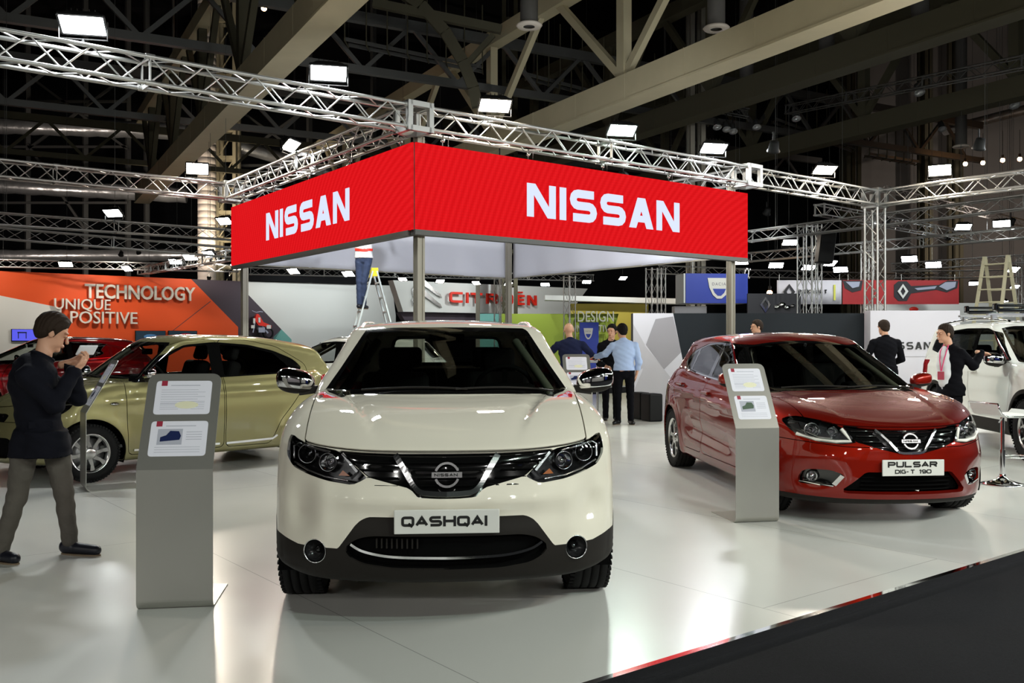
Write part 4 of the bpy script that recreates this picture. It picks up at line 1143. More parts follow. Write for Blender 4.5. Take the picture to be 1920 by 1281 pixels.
def micra():
    P = micra_params()
    hl = rounded([(.44, .60), (.58, .585), (.72, .63), (.775, .72), (.765, .80), (.70, .805), (.58, .74), (.46, .67)], .04, 3)
    gr = rounded([(-.3, .66), (.30, .68), (.36, .66), (.33, .60), (-.3, .575)], .02, 3)
    it = rounded([(-.3, .45), (.42, .45), (.48, .40), (.40, .25), (-.3, .24)], .04, 3)
    def regions(sh, P):
        fr = lambda p, poly: np.maximum(sdpoly(poly, np.abs(p[:, 0]), p[:, 2]), p[:, 1]-1.0)
        sh.cut(lambda p: fr(p, hl), 'hl'); sh.cut(lambda p: fr(p, gr), 'grille'); sh.cut(lambda p: fr(p, it), 'intake')
        sh.cut(lambda p: np.maximum(sdpoly([(.50, .72), (.9, .72), (.9, 1.0), (.56, .98)], np.abs(p[:, 0]), p[:, 2]), 3.4-p[:, 1]), 'tail')
    P['regions'] = regions
    P['bonnet'] = lambda ax, y, z: np.maximum.reduce([(.735+.10*(ax/.8)**2-z)*.8, y-(.80+.40*ax**2), ax-(.60+.10*np.clip(y-.3, 0, 1)), z-1.04])
    P['bumper'] = lambda ax, y, z: np.maximum.reduce([z-.60, y-.42])
    P['emits'] = {'hl': ('headlight_cover', 'lens_glass', .001, 0), 'grille': ('grille', 'black_gloss', -.02, .03),
                  'intake': ('lower_intake', 'black_seam', -.04, .05), 'tail': ('tail_light', 'tail_red', .002, 0)}
    root, sh, f = build_car(P, .03)
    for s_ in (1, -1):
        hb = sh.emit('hl', 'headlight_bowl', MATS['lamp_bowl'], root, off=-.05, side=s_)
        for x, z, r in ((.66, .70, .06), (.55, .655, .045)):
            p, n = hit(f, s_*x, z); round_lamp(hb, Vector((p.x, p.y+.035, p.z)), r, .04, Vector((s_*.3, -1, .1)).normalized(), 'reflector_lamp', 'chrome', .5, 'lamp_bowl')
        p, n = hit(f, s_*.60, .33); round_lamp(root, p+n*.004, .045, .04, n, 'fog_lamp', 'chrome', .5)
        mb = MB(); outline_strip(mb, f, [(1.14, .285), (1.5, .28), (2.07, .28)], .011, .006, .010, s_)
        mb.obj('door_moulding', MATS['chrome'], root)
        mb = MB(); outline_strip(mb, f, [(2.15, .28), (2.45, .285), (2.70, .292), (2.755, .33)], .011, .006, .010, s_)
        mb.obj('door_moulding', MATS['chrome'], root)
        p, n = hit(f, .93, .79, -1.2, 0, 0)
        mb = MB(); mb.sphere((s_*(p.x+.0), .95, .76), 1, 12, (.012, .05, .018)); mb.obj('side_repeater', MATS['lens_glass'], root)
        mb = MB(); mb.sphere((s_*(p.x-.002), .95, .76), 1, 12, (.010, .044, .014)); mb.obj('side_repeater', MATS['chrome'], root)
    number_plate(root, f, .50, .44, .11, [])
    p, n = hit(f, 0, .63)
    badge(root, Vector((0, p.y-.01, .63)), .05, Matrix.Rotation(math.radians(-12), 4, 'X'))
    # roof spoiler
    mb = MB(); V = []
    for k in range(13):
        x = -.46+.92*k/12; d = .06*(x/.46)**2
        V += [(x, 3.10-d, 1.405-.05*(x/.46)**2), (x, 3.42-d*1.2, 1.365-.06*(x/.46)**2), (x, 3.41-d*1.2, 1.345-.06*(x/.46)**2), (x, 3.14-d, 1.33)]
    F = []
    for k in range(12):
        F += [(k*4+j, k*4+(j+1) % 4, k*4+4+(j+1) % 4, k*4+4+j) for j in range(4)]
    F += [(0, 3, 2, 1), (48, 49, 50, 51)]
    mb.add(V, [g[::-1] for g in F]); mb.obj('roof_spoiler', MATS['olive_paint'], root)
    return root, P
# ================================================================== the tall white off-roader with a roof rack
def xtrail():
    def side_extra(Y, Z):
        s = -.022*np.exp(-((Z-.58)/.12)**2)*np.clip((Y-1.4)/.3, 0, 1)*np.clip((3.3-Y)/.3, 0, 1)
        return s+.012*np.exp(-((Z-.98-.03*(Y-2))/.04)**2)
    P = dict(
        label='tall white off-roader with a ski rack, man in dark suit leaning on it', paint='solid_white_paint', L=4.62, axles=(.93, 3.635), wheel_r=.36, wheel_z=.36,
        arch_r=.42, arch_in=.56, track=.785, tyre_w=.225, rim_r=.24, rim_style=(5, 'Y'), top=1.68, belt=1.16,
        W=pch([0, .5, .9, 1.4, 2.2, 3.0, 3.6, 4.1, 4.62], [.88, .90, .91, .895, .893, .895, .91, .885, .82]),
        q=pch([.1, .2, .32, .5, .75, .95, 1.03, 1.12, 1.2, 1.3], [.10, .05, .01, 0., 0., .012, .03, .06, .10, .2]),
        yf=pch([0, .2, .4, .55, .65, .75, .83, .88, 1.1], [0, .015, .06, .13, .21, .33, .48, .7, 2.6]),
        zf=pch([.0, .15, .25, .4, .55, .7, .8, .9, .98, 1.05, 1.15], [.25, .15, .04, .01, .015, .03, .05, .10, .22, .4, .8]),
        H=pch([0, .1, .2, .4, .7, 1.0, 1.3, 1.6, 2.0, 3.0, 4.0, 4.6], [.86, .92, .965, 1.02, 1.07, 1.105, 1.13, 1.15, 1.155, 1.18, 1.20, 1.18]),
        Hdrop=pch([0, .5, 1.0, 1.5, 4.4], [.0, .02, .02, .02, .03]), Hexp=4,
        yr=pch([0, .4, .7, .82, .9, 1.1], [0, .03, .10, .22, .5, 2.]), zr=pch([.1, .3, .5, .8, 1.0, 1.2], [.15, .02, 0, .03, .06, .12]),
        zb=pch([0, .2, .6, 1.2, 3.2, 4.0, 4.6], [.26, .25, .24, .22, .22, .27, .34]), zbx=.4,
        G=pch([.6, 1.05, 1.15, 1.3, 1.45, 1.6, 1.7], [.88, .85, .835, .80, .762, .70, .62]), taper=pch([.5, 1.2, 2.0, 3.4, 4.2, 4.6], [.96, .98, 1, .99, .94, .88]),
        R=pch([1.2, 1.95, 2.4, 2.9, 3.5, 4.2, 4.6], [1.43, 1.60, 1.645, 1.66, 1.65, 1.60, 1.54]), crown=.08,
        ws_y=1.15, ws_z=1.12, ws_cot=1.75, ws_curve=.40, ws_bow=.2, rw_y=4.5, rw_z=1.15, rw_cot=.55, k_a=.045, k_st=.09, k_u=.02,
        flare=.014, side_extra=side_extra,
        ws_poly=[(-.3, 1.135), (.6, 1.13), (.74, 1.125), (.755, 1.15), (.72, 1.30), (.68, 1.45), (.65, 1.55), (.62, 1.575), (-.3, 1.59)], ws_band=.03,
        rw_poly=[(-.3, 1.22), (.54, 1.22), (.58, 1.26), (.52, 1.48), (.48, 1.52), (-.3, 1.52)],
        dlo=rounded([(1.45, 1.14), (2.6, 1.165), (3.7, 1.20), (4.15, 1.26), (4.05, 1.42), (3.7, 1.52), (3.0, 1.56), (2.3, 1.555), (2.02, 1.50)], .04, 3),
        panes=[[(1.7, 1.175), (2.5, 1.19), (2.5, 1.535), (2.32, 1.53), (2.08, 1.485)], [(2.6, 1.195), (3.4, 1.22), (3.4, 1.52), (3.0, 1.535), (2.6, 1.535)], [(3.5, 1.225), (3.75, 1.235), (4.08, 1.29), (4.0, 1.40), (3.66, 1.50), (3.5, 1.51)]],
        pane_mats=['side_glass', 'privacy_glass', 'privacy_glass'],
        doors=[rounded([(1.42, .42), (2.54, .42), (2.54, 1.17), (1.46, 1.13), (1.34, .95)], .05, 3), rounded([(2.56, .42), (3.15, .42), (3.3, .80), (3.52, .98), (3.52, 1.20), (2.56, 1.17)], .05, 3)],
        handles=[(2.38, 1.0), (3.32, 1.04)],
        gate=[(-.3, .60), (.60, .60), (.64, 1.0), (.58, 1.19), (-.3, 1.2)],
        mirror=((.97, 1.58, 1.16), (.24, .15, .17), (.82, 1.6, 1.15)), mirror_mat='chrome', mir_in=(2.1, 1.50), wiper_z=1.15, under=.2)
    hl = rounded([(.80, 1.0), (.62, .95), (.46, .90), (.42, .80), (.55, .79), (.76, .86)], .02, 3)
    gr = [(-.3, .92), (.40, .90), (.46, .90), (.42, .80), (.18, .72), (-.3, .70)]
    def regions(sh, P):
        fr = lambda p, poly: np.maximum(sdpoly(poly, np.abs(p[:, 0]), p[:, 2]), p[:, 1]-1.2)
        sh.cut(lambda p: fr(p, hl), 'hl'); sh.cut(lambda p: fr(p, gr), 'grille')
        def g(p):
            d = 9+0*p[:, 0]
            for ya in P['axles']: d = np.minimum(d, np.hypot(p[:, 1]-ya, p[:, 2]-P['wheel_z'])-P['arch_r']-.05)
            return np.maximum(np.minimum(d, p[:, 2]-.38), .45-np.abs(p[:, 0]))
        sh.cut(g, 'clad'); sh.cut(lambda p: np.maximum(p[:, 2]-.42, .9-p[:, 1]), 'clad')
        sh.cut(lambda p: np.maximum(sdpoly([(.58, .92), (.95, .86), (.95, 1.12), (.64, 1.10)], np.abs(p[:, 0]), p[:, 2]), 4.0-p[:, 1]), 'tail')
    P['regions'] = regions
    P['emits'] = {'hl': ('headlight_cover', 'lens_glass', .001, 0), 'grille': ('grille', 'black_gloss', -.02, .03), 'clad': ('lower_cladding', 'black_plastic', 0, .012), 'tail': ('tail_light', 'tail_red', .002, 0)}
    root, sh, f = build_car(P, .035)
    for s_ in (1, -1): sh.emit('hl', 'headlight_bowl', MATS['lamp_bowl'], root, off=-.05, side=s_)
    # roof rails with cross bars and ski clamps
    for s_ in (1, -1):
        mb = MB(); mb.path([(s_*.60, 2.0+k*.17, 1.62+.045*math.sin(PI*k/12)+.02) for k in range(13)], .016, 8)
        mb.obj('roof_rail', MATS['chrome'], root)
    for y in (2.45, 3.35):
        mb = MB(); mb.bar((-.68, y, 1.735), (.68, y, 1.735), .07, .025)
        for s_ in (1, -1): mb.bar((s_*.60, y, 1.66), (s_*.60, y, 1.74), .05, .06, up=(0, 1, 0))
        cb = mb.obj('roof_bar', MATS['rim_alloy'], root)
        for s_ in (1, -1):
            mb = MB(); rbox(mb, (s_*.36, y, 1.79), (.42, .08, .05), .02); rbox(mb, (s_*.36, y, 1.85), (.44, .07, .035), .016)
            rbox(mb, (s_*.58, y, 1.83), (.05, .09, .10), .02)
            mb.obj('ski_clamp', MATS['black_gloss'], cb)
    return root, P
# ================================================================== the hall, the stand and its fittings
F0 = 1750.0; CH = 1.38
AX = Vector((.787, .617, 0)); BX = Vector((-.617, .787, 0)); RZ = math.atan2(.617, .787)
P0 = Vector((.323, 3.77, 0))
def PX(u, v, Y): return Vector(((u-960)/F0*Y, Y, CH-(v-640)/F0*Y))
def AB(a, b, z=0.): return P0+AX*a+BX*b+Vector((0, 0, z))
mat('steel_truss', (.5, .5, .485), .4, .75)
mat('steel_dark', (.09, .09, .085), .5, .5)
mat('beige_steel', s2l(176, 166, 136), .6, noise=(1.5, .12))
mat('beige_dim', s2l(70, 67, 54), .8, spec=.1)  # darker copy of the beige steel, shade put into the colour
mat('duct_metal', (.45, .46, .46), .3, .8, noise=(3, .3), bump=(2.5, .5, .05))
mat('duct_white', s2l(208, 198, 186), .5)
mat('hall_dark', (.010, .010, .011), .9, spec=.05)
mat('hall_wall', (.018, .019, .021), .9, spec=.05, noise=(.6, .5))
mat('hall_wall_pale', (.09, .085, .078), .8)
mat('post_alu', s2l(150, 145, 132), .45, .3)
mat('housing_black', (.008, .008, .008), .6, spec=.2)
mat('chair_black', (.006, .006, .006), .5, spec=.2)
mat('fabric_white', s2l(205, 206, 216), .8, bump=(3, .25, .03))
mat('stand_silver', s2l(168, 167, 160), .36, .75, bump=(300, .05, .001))
mat('paper', s2l(222, 222, 232), .35)
mat('ink_grey', s2l(170, 172, 184), .6)
mat('ink_dark', s2l(60, 62, 85), .5)
mat('logo_red', s2l(150, 40, 60), .5)
mat('photo_blue', s2l(30, 40, 80), .3)
mat('photo_green', s2l(70, 90, 72), .4)
mat('paper_yellow', s2l(222, 220, 190), .5)
mat('orange_panel', s2l(226, 82, 26), .6)
mat('purple_panel', s2l(66, 56, 66), .6)
mat('teal_panel', s2l(110, 170, 162), .6)
mat('white_panel', s2l(216, 218, 214), .55)
mat('white_low', s2l(205, 202, 208), .55)
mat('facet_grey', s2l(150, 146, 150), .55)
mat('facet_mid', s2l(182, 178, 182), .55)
mat('black_panel', s2l(34, 38, 42), .6, spec=.15)
mat('green_panel', s2l(148, 168, 60), .6)
mat('yellow_panel', s2l(176, 160, 60), .6)
mat('letter_grey', s2l(170, 172, 160), .5)
mat('citroen_red', s2l(232, 48, 32), .4)
mat('blue_box', s2l(38, 62, 168), .5)
mat('banner_white', s2l(212, 210, 218), .7)
mat('banner_red', s2l(160, 36, 40), .6, noise=(1.2, .35))
mat('banner_black', (.02, .02, .025), .6)
mat('banner_grey', s2l(160, 165, 185), .6)
mat('yellow_mark', s2l(214, 214, 90), .6)
mat('yellow_plastic', s2l(232, 205, 30), .4)
mat('ladder_alu', s2l(176, 184, 182), .4, .5)
mat('ladder_wood', s2l(196, 190, 160), .6)
mat('tv_blue', (.05, .05, .3), .3, emit=s2l(86, 90, 236), es=.9)
mat('tv_dark', (.01, .01, .02), .2, emit=(.005, .02, .03), es=1)
mat('tv_image', (.01, .01, .02), .2, emit=s2l(60, 110, 150), es=.8)
mat('tv_red', (.01, .01, .02), .2, emit=s2l(170, 20, 30), es=.7)
mat('bulb_warm', (1, .7, .4), .5, emit=(1.0, .48, .2), es=60)
LAMP = 560.
mat('lamp_cool', (1, 1, 1), .5, emit=(.93, .98, 1.0), es=LAMP)
mat('lamp_warm', (1, 1, 1), .5, emit=(1.0, .88, .72), es=LAMP)
mat('lamp_green', (1, 1, 1), .5, emit=(.80, 1.0, .88), es=LAMP)
mat('lamp_small', (1, 1, 1), .5, emit=(.95, 1.0, 1.0), es=90)
mat('lamp_fill', (1, 1, 1), .5, emit=(1.0, .98, .93), es=350)
mat('lamp_small_warm', (1, 1, 1), .5, emit=(1.0, .86, .7), es=90)
mat('carpet', (.014, .014, .0155), .95, spec=.05, bump=(220, .5, .004), noise=(90, .35))
mat('rack_black', (.01, .01, .01), .4)
# stage floor: glossy laminate boards with hairline joints
def stage_mat():
    m = mat('stage_floor', s2l(204, 204, 198), .2, spec=.35); nt = m.node_tree; b = nt.nodes['Principled BSDF']
    tc = nt.nodes.new('ShaderNodeTexCoord'); br = nt.nodes.new('ShaderNodeTexBrick')
    br.inputs['Color1'].default_value = (*s2l(206, 206, 200), 1); br.inputs['Color2'].default_value = (*s2l(201, 201, 196), 1)
    br.inputs['Mortar'].default_value = (*s2l(160, 160, 156), 1)
    br.inputs['Scale'].default_value = 1; br.inputs['Mortar Size'].default_value = .0028; br.inputs['Brick Width'].default_value = 3.66; br.inputs['Row Height'].default_value = 1.78
    mp = nt.nodes.new('ShaderNodeMapping'); mp.inputs['Rotation'].default_value = (0, 0, PI/2); mp.inputs['Location'].default_value = (0, .86, 0)
    nt.links.new(tc.outputs['Object'], mp.inputs[0]); nt.links.new(mp.outputs[0], br.inputs['Vector']); nt.links.new(br.outputs['Color'], b.inputs['Base Color'])
    nz = nt.nodes.new('ShaderNodeTexNoise'); nz.inputs['Scale'].default_value = 1.3; mr = nt.nodes.new('ShaderNodeMapRange')
    mr.inputs[3].default_value = .19; mr.inputs[4].default_value = .30
    nt.links.new(tc.outputs['Object'], nz.inputs['Vector']); nt.links.new(nz.outputs['Fac'], mr.inputs[0]); nt.links.new(mr.outputs[0], b.inputs['Roughness'])
    return m
stage_mat()
def led_mat():
    m = mat('led_red', (.006, .001, .001), .9, spec=0.); nt = m.node_tree; b = nt.nodes['Principled BSDF']
    tc = nt.nodes.new('ShaderNodeTexCoord'); w = nt.nodes.new('ShaderNodeTexWave'); w.wave_type = 'RINGS'; w.rings_direction = 'SPHERICAL'
    w.inputs['Scale'].default_value = 3.2; w.inputs['Distortion'].default_value = .4
    mp = nt.nodes.new('ShaderNodeMapping'); mp.inputs['Location'].default_value = (-8.6, 0, .9); mp.inputs['Scale'].default_value = (1, 1, .8)
    nt.links.new(tc.outputs['Object'], mp.inputs[0]); nt.links.new(mp.outputs[0], w.inputs['Vector'])
    gx = nt.nodes.new('ShaderNodeTexBrick'); gx.inputs['Scale'].default_value = 1; gx.inputs['Brick Width'].default_value = .04; gx.inputs['Row Height'].default_value = .04; gx.inputs['Mortar Size'].default_value = .004; gx.offset = 0
    gx.inputs['Color1'].default_value = (1, 1, 1, 1); gx.inputs['Color2'].default_value = (.9, .9, .9, 1); gx.inputs['Mortar'].default_value = (.72, .72, .72, 1)
    sw = nt.nodes.new('ShaderNodeSeparateXYZ'); cb = nt.nodes.new('ShaderNodeCombineXYZ'); nt.links.new(tc.outputs['Object'], sw.inputs[0])
    nt.links.new(sw.outputs[0], cb.inputs[0]); nt.links.new(sw.outputs[2], cb.inputs[1]); nt.links.new(cb.outputs[0], gx.inputs['Vector'])
    mx = nt.nodes.new('ShaderNodeMix'); mx.data_type = 'RGBA'
    mx.inputs[6].default_value = (*s2l(222, 18, 24), 1); mx.inputs[7].default_value = (*s2l(234, 26, 32), 1)
    nt.links.new(w.outputs['Fac'], mx.inputs[0])
    m2 = nt.nodes.new('ShaderNodeMix'); m2.data_type = 'RGBA'; m2.blend_type = 'MULTIPLY'; m2.inputs[0].default_value = .35
    nt.links.new(mx.outputs[2], m2.inputs[6]); nt.links.new(gx.outputs['Color'], m2.inputs[7])
    nt.links.new(m2.outputs[2], b.inputs['Emission Color']); b.inputs['Emission Strength'].default_value = 1.08
led_mat()
mat('led_white', (.02, .02, .02), .9, spec=0., emit=s2l(222, 232, 255), es=1.1)
# ---- building blocks -------------------------------------------------------------
def obox(name, c, d, m, rz=0., parent=None):
    mb = MB(); mb.box((0, 0, 0), d); o = mb.obj(name, MATS[m], parent); o.location = c; o.rotation_euler = (0, 0, rz); return o
def struct(o, nm=None):
    o['kind'] = 'structure'; return o
def truss(p, q, label, s=.29, n=6, group=None, m='steel_truss', r=.025, step=None, name='truss', roll=None):
    p = Vector(p); q = Vector(q); L = (q-p).length; d = (q-p).normalized()
    up = Vector((0, 0, 1)) if abs(d.z) < .9 else (roll or Vector((AX.x, AX.y, 0))); sd = d.cross(up).normalized(); up = sd.cross(d).normalized()
    root = empty(name, p, label=label, cat='truss', group=group)
    inv = Matrix.Translation(-p)
    c = [(-1, -1), (1, -1), (1, 1), (-1, 1)]
    cp = [sd*a*s/2+up*b*s/2 for a, b in c]
    for k in range(4):
        mb = MB(); mb.tube(cp[k], cp[k]+d*L, r, n); mb.obj('chord', MATS[m], root)
    mb = MB(); k_ = max(1, round(L/(step or s*1.05))); st = L/k_; rl = r*.42
    for f in range(4):
        A = cp[f]; B = cp[(f+1) % 4]
        for i in range(k_):
            a, b = (A, B) if i % 2 == 0 else (B, A)
            mb.tube(a+d*st*i, b+d*st*(i+1), rl, 4 if n < 7 else 5, caps=False)
    mb.obj('lacing', MATS[m], root)
    nseg = max(1, round(L/3.0))
    for i in range(nseg+1):
        t = L*i/nseg; mb = MB()
        for k in range(4):
            mb.tube(cp[k]+d*(t-.05), cp[k]+d*(t+.05), r*1.35, n)
        for f in range(4): mb.bar(cp[f]+d*t, cp[(f+1) % 4]+d*t, .05, .012, up=d)
        mb.obj('coupling', MATS[m], root)
    return root
def corner_block(c, label, s=.33):
    root = empty('truss_corner_block', c, RZ, label, 'corner block')
    mb = MB(); h = s/2; r = .035
    for a in (-h, h):
        for b in (-h, h):
            mb.box((a, b, 0), (.07, .07, s+.07)); mb.box((a, 0, b), (.07, s, .07)); mb.box((0, a, b), (s, .07, .07))
    mb.obj('frame', MATS['steel_truss'], root)
    return root
def floodlight(loc, aim, label, size=.42, m='lamp_cool', group=None, housing='housing_black', big=True):
    loc = Vector(loc); d = (Vector(aim)-loc).normalized()
    root = empty('floodlight', loc, 0, label, 'floodlight', group)
    R = d.to_track_quat('Z', 'Y').to_matrix().to_4x4()
    w, h = size, size*.58
    mb = MB()
    V = [(-w/2, -h/2, 0), (w/2, -h/2, 0), (w/2, h/2, 0), (-w/2, h/2, 0), (-w*.32, -h*.3, -.12), (w*.32, -h*.3, -.12), (w*.32, h*.3, -.12), (-w*.32, h*.3, -.12)]
    mb.add([R @ Vector(v) for v in V], [(7, 6, 5, 4), (0, 4, 5, 1), (1, 5, 6, 2), (2, 6, 7, 3), (3, 7, 4, 0)])
    for x0, y0, x1, y1 in ((-w/2, -h/2, w/2, -h/2), (-w/2, h/2, w/2, h/2), (-w/2, -h/2, -w/2, h/2), (w/2, -h/2, w/2, h/2)):
        mb.bar(R @ Vector((x0, y0, 0)), R @ Vector((x1, y1, 0)), .022, .03, up=d)
    if big:
        for k in range(5): mb.box(R @ Vector((-w*.26+k*w*.13, 0, -.135)), (.008, h*.6, .04), R.to_3x3())
    mb.obj('housing', MATS[housing], root)
    e = .013
    mb = MB(); mb.add([R @ Vector(v) for v in ((-w/2+e, -h/2+e, .004), (w/2-e, -h/2+e, .004), (w/2-e, h/2-e, .004), (-w/2+e, h/2-e, .004))], [(0, 1, 2, 3)])
    mb.obj('lens', MATS[m], root)
    if big:
        mb = MB(); b = R @ Vector((0, 0, -.06)); x = R @ Vector((1, 0, 0))
        for s_ in (-1, 1): mb.bar(b+x*s_*w*.53, b+x*s_*w*.53+Vector((0, 0, -.20)), .03, .006, up=(1, 0, 0) if False else x)
        mb.bar(b-x*w*.54+Vector((0, 0, -.20)), b+x*w*.54+Vector((0, 0, -.20)), .03, .006)
        mb.tube(b+Vector((0, 0, -.20)), b+Vector((0, 0, -.27)), .018, 6)
        mb.obj('bracket', MATS['housing_black'], root)
    return root
def slab(name, pts, m, th, nrm, parent=None):
    """flat panel of real thickness: pts on its front face, nrm towards the viewer's side"""
    n = len(pts); nrm = Vector(nrm)
    V = [Vector(p) for p in pts]+[Vector(p)-nrm*th for p in pts]
    F = [tuple(range(n)), tuple(range(n, 2*n))[::-1]]+[(k, n+k, n+(k+1) % n, (k+1) % n) for k in range(n)]
    c = (V[1]-V[0]).cross(V[2]-V[1])
    if c.dot(nrm) < 0: F = [f[::-1] for f in F]
    return mobj(name, V, F, MATS[m], parent)
def plane_pt(W0, d, u, v):
    k = (u-960)/F0; t = (k*W0.y-W0.x)/(d.x-d.y*k); p = W0+d*t; Y = p.y
    return Vector((p.x, p.y, 0. if v is None else CH-(v-640)/F0*Y))
# ================================================================== setting
def build_setting():
    o = obox('floor', AB(0.5, 7.55, -.02), (31, 15.1, .04), 'stage_floor', RZ); struct(o)
    o = obox('floor_hall', (0, 22, -.06), (110, 96, .03), 'carpet'); struct(o)
    mb = MB(); mb.box((0, 0, 0), (31, .012, .046)); mb.box((0, .012, .0245), (31, .035, .003))
    o = mb.obj('trim_1', MATS['chrome']); o.location = AB(0.5, -.012, -.021); o.rotation_euler = (0, 0, RZ); struct(o)
    mat('far_floor', s2l(190, 190, 186), .2)
    o = obox('floor_far_stands', AB(2, 26.5, -.02), (60, 17, .04), 'far_floor', RZ); struct(o)
    for nm, c, d, m in (('wall_back', (0, 66, 9.9), (120, .3, 20), 'hall_wall'), ('wall_left', (-42, 22, 9.9), (.3, 96, 20), 'hall_wall'), ('wall_right', (44, 22, 9.9), (.3, 96, 20), 'hall_wall_pale'),
                        ('wall_front', (0, -25, 9.9), (110, .3, 20), 'hall_wall'), ('ceiling', (0, 22, 20.0), (110, 96, .2), 'hall_dark')):
        o = obox(nm, c, d, m); struct(o)
    # a nearer stretch of end wall on the far right of the hall
    o = obox('wall_partition', (33, 50, 9.9), (30, .4, 19.7), 'hall_wall_pale'); struct(o)
def hall_steel():
    U = Vector((-.48, .877, 0)).normalized(); N = Vector((.877, .48, 0)).normalized()
    ru = math.atan2(U.y, U.x)
    def beam(p, q, w, h, label, m='beige_steel', web=True, top=3.2, seg=5.2, phase=0., wm=None):
        p = Vector(p); q = Vector(q); d = (q-p).normalized(); L = (q-p).length
        root = empty('roof_girder', p, 0, label, 'roof girder')
        mb = MB(); mb.bar((0, 0, 0), q-p, w, h); mb.bar((0, 0, -h/2-.02), q-p+Vector((0, 0, -h/2-.02)), w*1.15, .05)
        t = 0.4
        while t < L: mb.bar(d*t, d*(t+.02), w*1.02, h*1.02); t += 2.2
        mb.obj('bottom_chord', MATS[m], root)
        if web:
            mb = MB(); mb.bar(Vector((0, 0, top)), q-p+Vector((0, 0, top)), w*.8, h*.7); mb.obj('top_chord', MATS[m], root)
            mb = MB(); t = phase; k = 0
            while t < L:
                a = d*t; mb.bar(a+Vector((0, 0, h/2)), a+Vector((0, 0, top)), .24, .3, up=d)
                for s_ in (-1, 1): 
                    if 0 <= t+s_*seg*.45 <= L: mb.bar(a+Vector((0, 0, h/2)), a+d*s_*seg*.45+Vector((0, 0, top)), .16, .2, up=d)
                t += seg
            mb.obj('web_member', MATS[wm or m], root)
            t = phase
            while t < L:
                a = d*t; mb = MB(); mb.tube(a+Vector((0, 0, top)), a+Vector((0, 0, 19.8-p.z)), .05, 6); mb.obj('hanger_rod', MATS['steel_dark'], root); t += seg*2
        return root
    z = 7.5
    A0 = Vector((6.1, 16.7, z)); beam(A0-U*7, A0+U*34, .52, .62, 'pale beige roof girder crossing above the right red screen', phase=7+7.0, seg=7.0)
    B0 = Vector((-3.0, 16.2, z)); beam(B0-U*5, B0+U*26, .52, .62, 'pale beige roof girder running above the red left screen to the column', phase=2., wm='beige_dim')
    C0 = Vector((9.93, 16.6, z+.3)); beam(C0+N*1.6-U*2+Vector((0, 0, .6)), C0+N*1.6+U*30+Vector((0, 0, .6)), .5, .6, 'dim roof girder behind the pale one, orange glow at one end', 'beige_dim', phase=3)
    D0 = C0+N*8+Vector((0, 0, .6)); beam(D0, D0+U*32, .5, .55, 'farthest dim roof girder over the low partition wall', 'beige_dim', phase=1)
    # cross members, the roof's gloom put into their darker colours
    for k, (t, m) in enumerate(((10., 'steel_dark'), (19., 'steel_dark'), (28., 'beige_dim'))):
        p = B0+U*t-N*14+Vector((0, 0, 3.2)); q = p+N*46
        root = empty('cross_girder', p, 0, ['first', 'second', 'third'][k]+' cross girder under the dark roof counting away from the stand', 'roof girder')
        mb = MB(); mb.bar((0, 0, 0), q-p, .22, .3); mb.bar((0, 0, -1.5), q-p+Vector((0, 0, -1.5)), .2, .22); mb.obj('chord', MATS[m], root)
        mb = MB(); s_ = 0
        while s_ < 44:
            mb.bar(N*s_+Vector((0, 0, -1.5)), N*(s_+1.5), .1, .12); mb.bar(N*(s_+3)+Vector((0, 0, -1.5)), N*(s_+1.5), .1, .12); s_ += 3
        mb.obj('web_member', MATS[m], root)
    # big arched strut
    for k, (u, v, Y, lab) in enumerate(((845, 120, 25., 'curved forked roof strut above the middle of the long truss'),)):
        c = PX(u, v, Y); root = empty('roof_strut', c, 0, lab, 'roof strut')
        mb = MB(); pts = [PX(u_, v_, Y)-c for u_, v_ in ((745, -20), (790, 10), (835, 60), (868, 115), (888, 165), (895, 200))]
        for a, b in zip(pts, pts[1:]): mb.bar(a, b, .3, .22, up=(0, -1, 0))
        a, b = PX(875, 120, Y)-c, PX(925, 65, Y)-c; mb.bar(a, b, .14, .14)
        a, b = PX(700, 5, Y)-c, PX(940, 55, Y)-c; mb.bar(a, b, .2, .22)
        mb.obj('strut_web', MATS['beige_dim'], root)
    # lattice columns
    def column(u, Y, wpx, z1, label, m='beige_steel', duct=False, rungs=True):
        c = PX(u, 640, Y); c.z = 0; w = wpx/F0*Y; root = empty('hall_column', c, 0, label, 'column')
        mb = MB()
        for s_ in (-1, 1):
            mb.box((s_*w/2, 0, z1/2), (.16, .22, z1)); mb.box((s_*w/2, .7, z1/2), (.16, .22, z1))
        mb.obj('upright', MATS[m], root)
        if rungs:
            mb = MB(); zz = 1.0
            while zz < z1-.5:
                mb.box((0, 0, zz), (w, .12, .16)); mb.box((0, .7, zz), (w, .12, .16))
                mb.bar((-w/2, 0, zz), (w/2, 0, zz+1.3), .03, .05) if w > .8 else None
                zz += 1.35
            mb.obj('rung', MATS[m], root)
        return root
    r = column(424, 46., 32, 19.6, 'beige ladder-like column beside the big round duct')
    c = PX(388, 640, 45.); mb = MB(); prof = []; zz = 0
    while zz < 19.5: prof += [(.43, zz), (.43, zz+.27), (.42, zz+.28), (.42, zz+.31)]; zz += .32
    mb.lathe(prof, 20); o = mb.obj('round_duct', MATS['duct_white']); o.location = (c.x, c.y, 0); tag(o, 'pale ribbed round duct standing beside the beige column', 'duct')
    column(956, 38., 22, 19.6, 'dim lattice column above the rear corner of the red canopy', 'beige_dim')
    column(1308, 34., 20, 19.6, 'grey plain column above the right end of the red screens', 'post_alu', rungs=False)
    column(1600, 42., 20, 19.6, 'column with copper glow over the node of the right truss', 'beige_dim', rungs=False)
    column(1740, 46., 9, 19.6, 'slim column against the pale end wall, nearer the red banner', 'beige_dim', rungs=False)
    column(1797, 46., 9, 19.6, 'slim column against the pale end wall, nearer the frame edge', 'beige_dim', rungs=False)
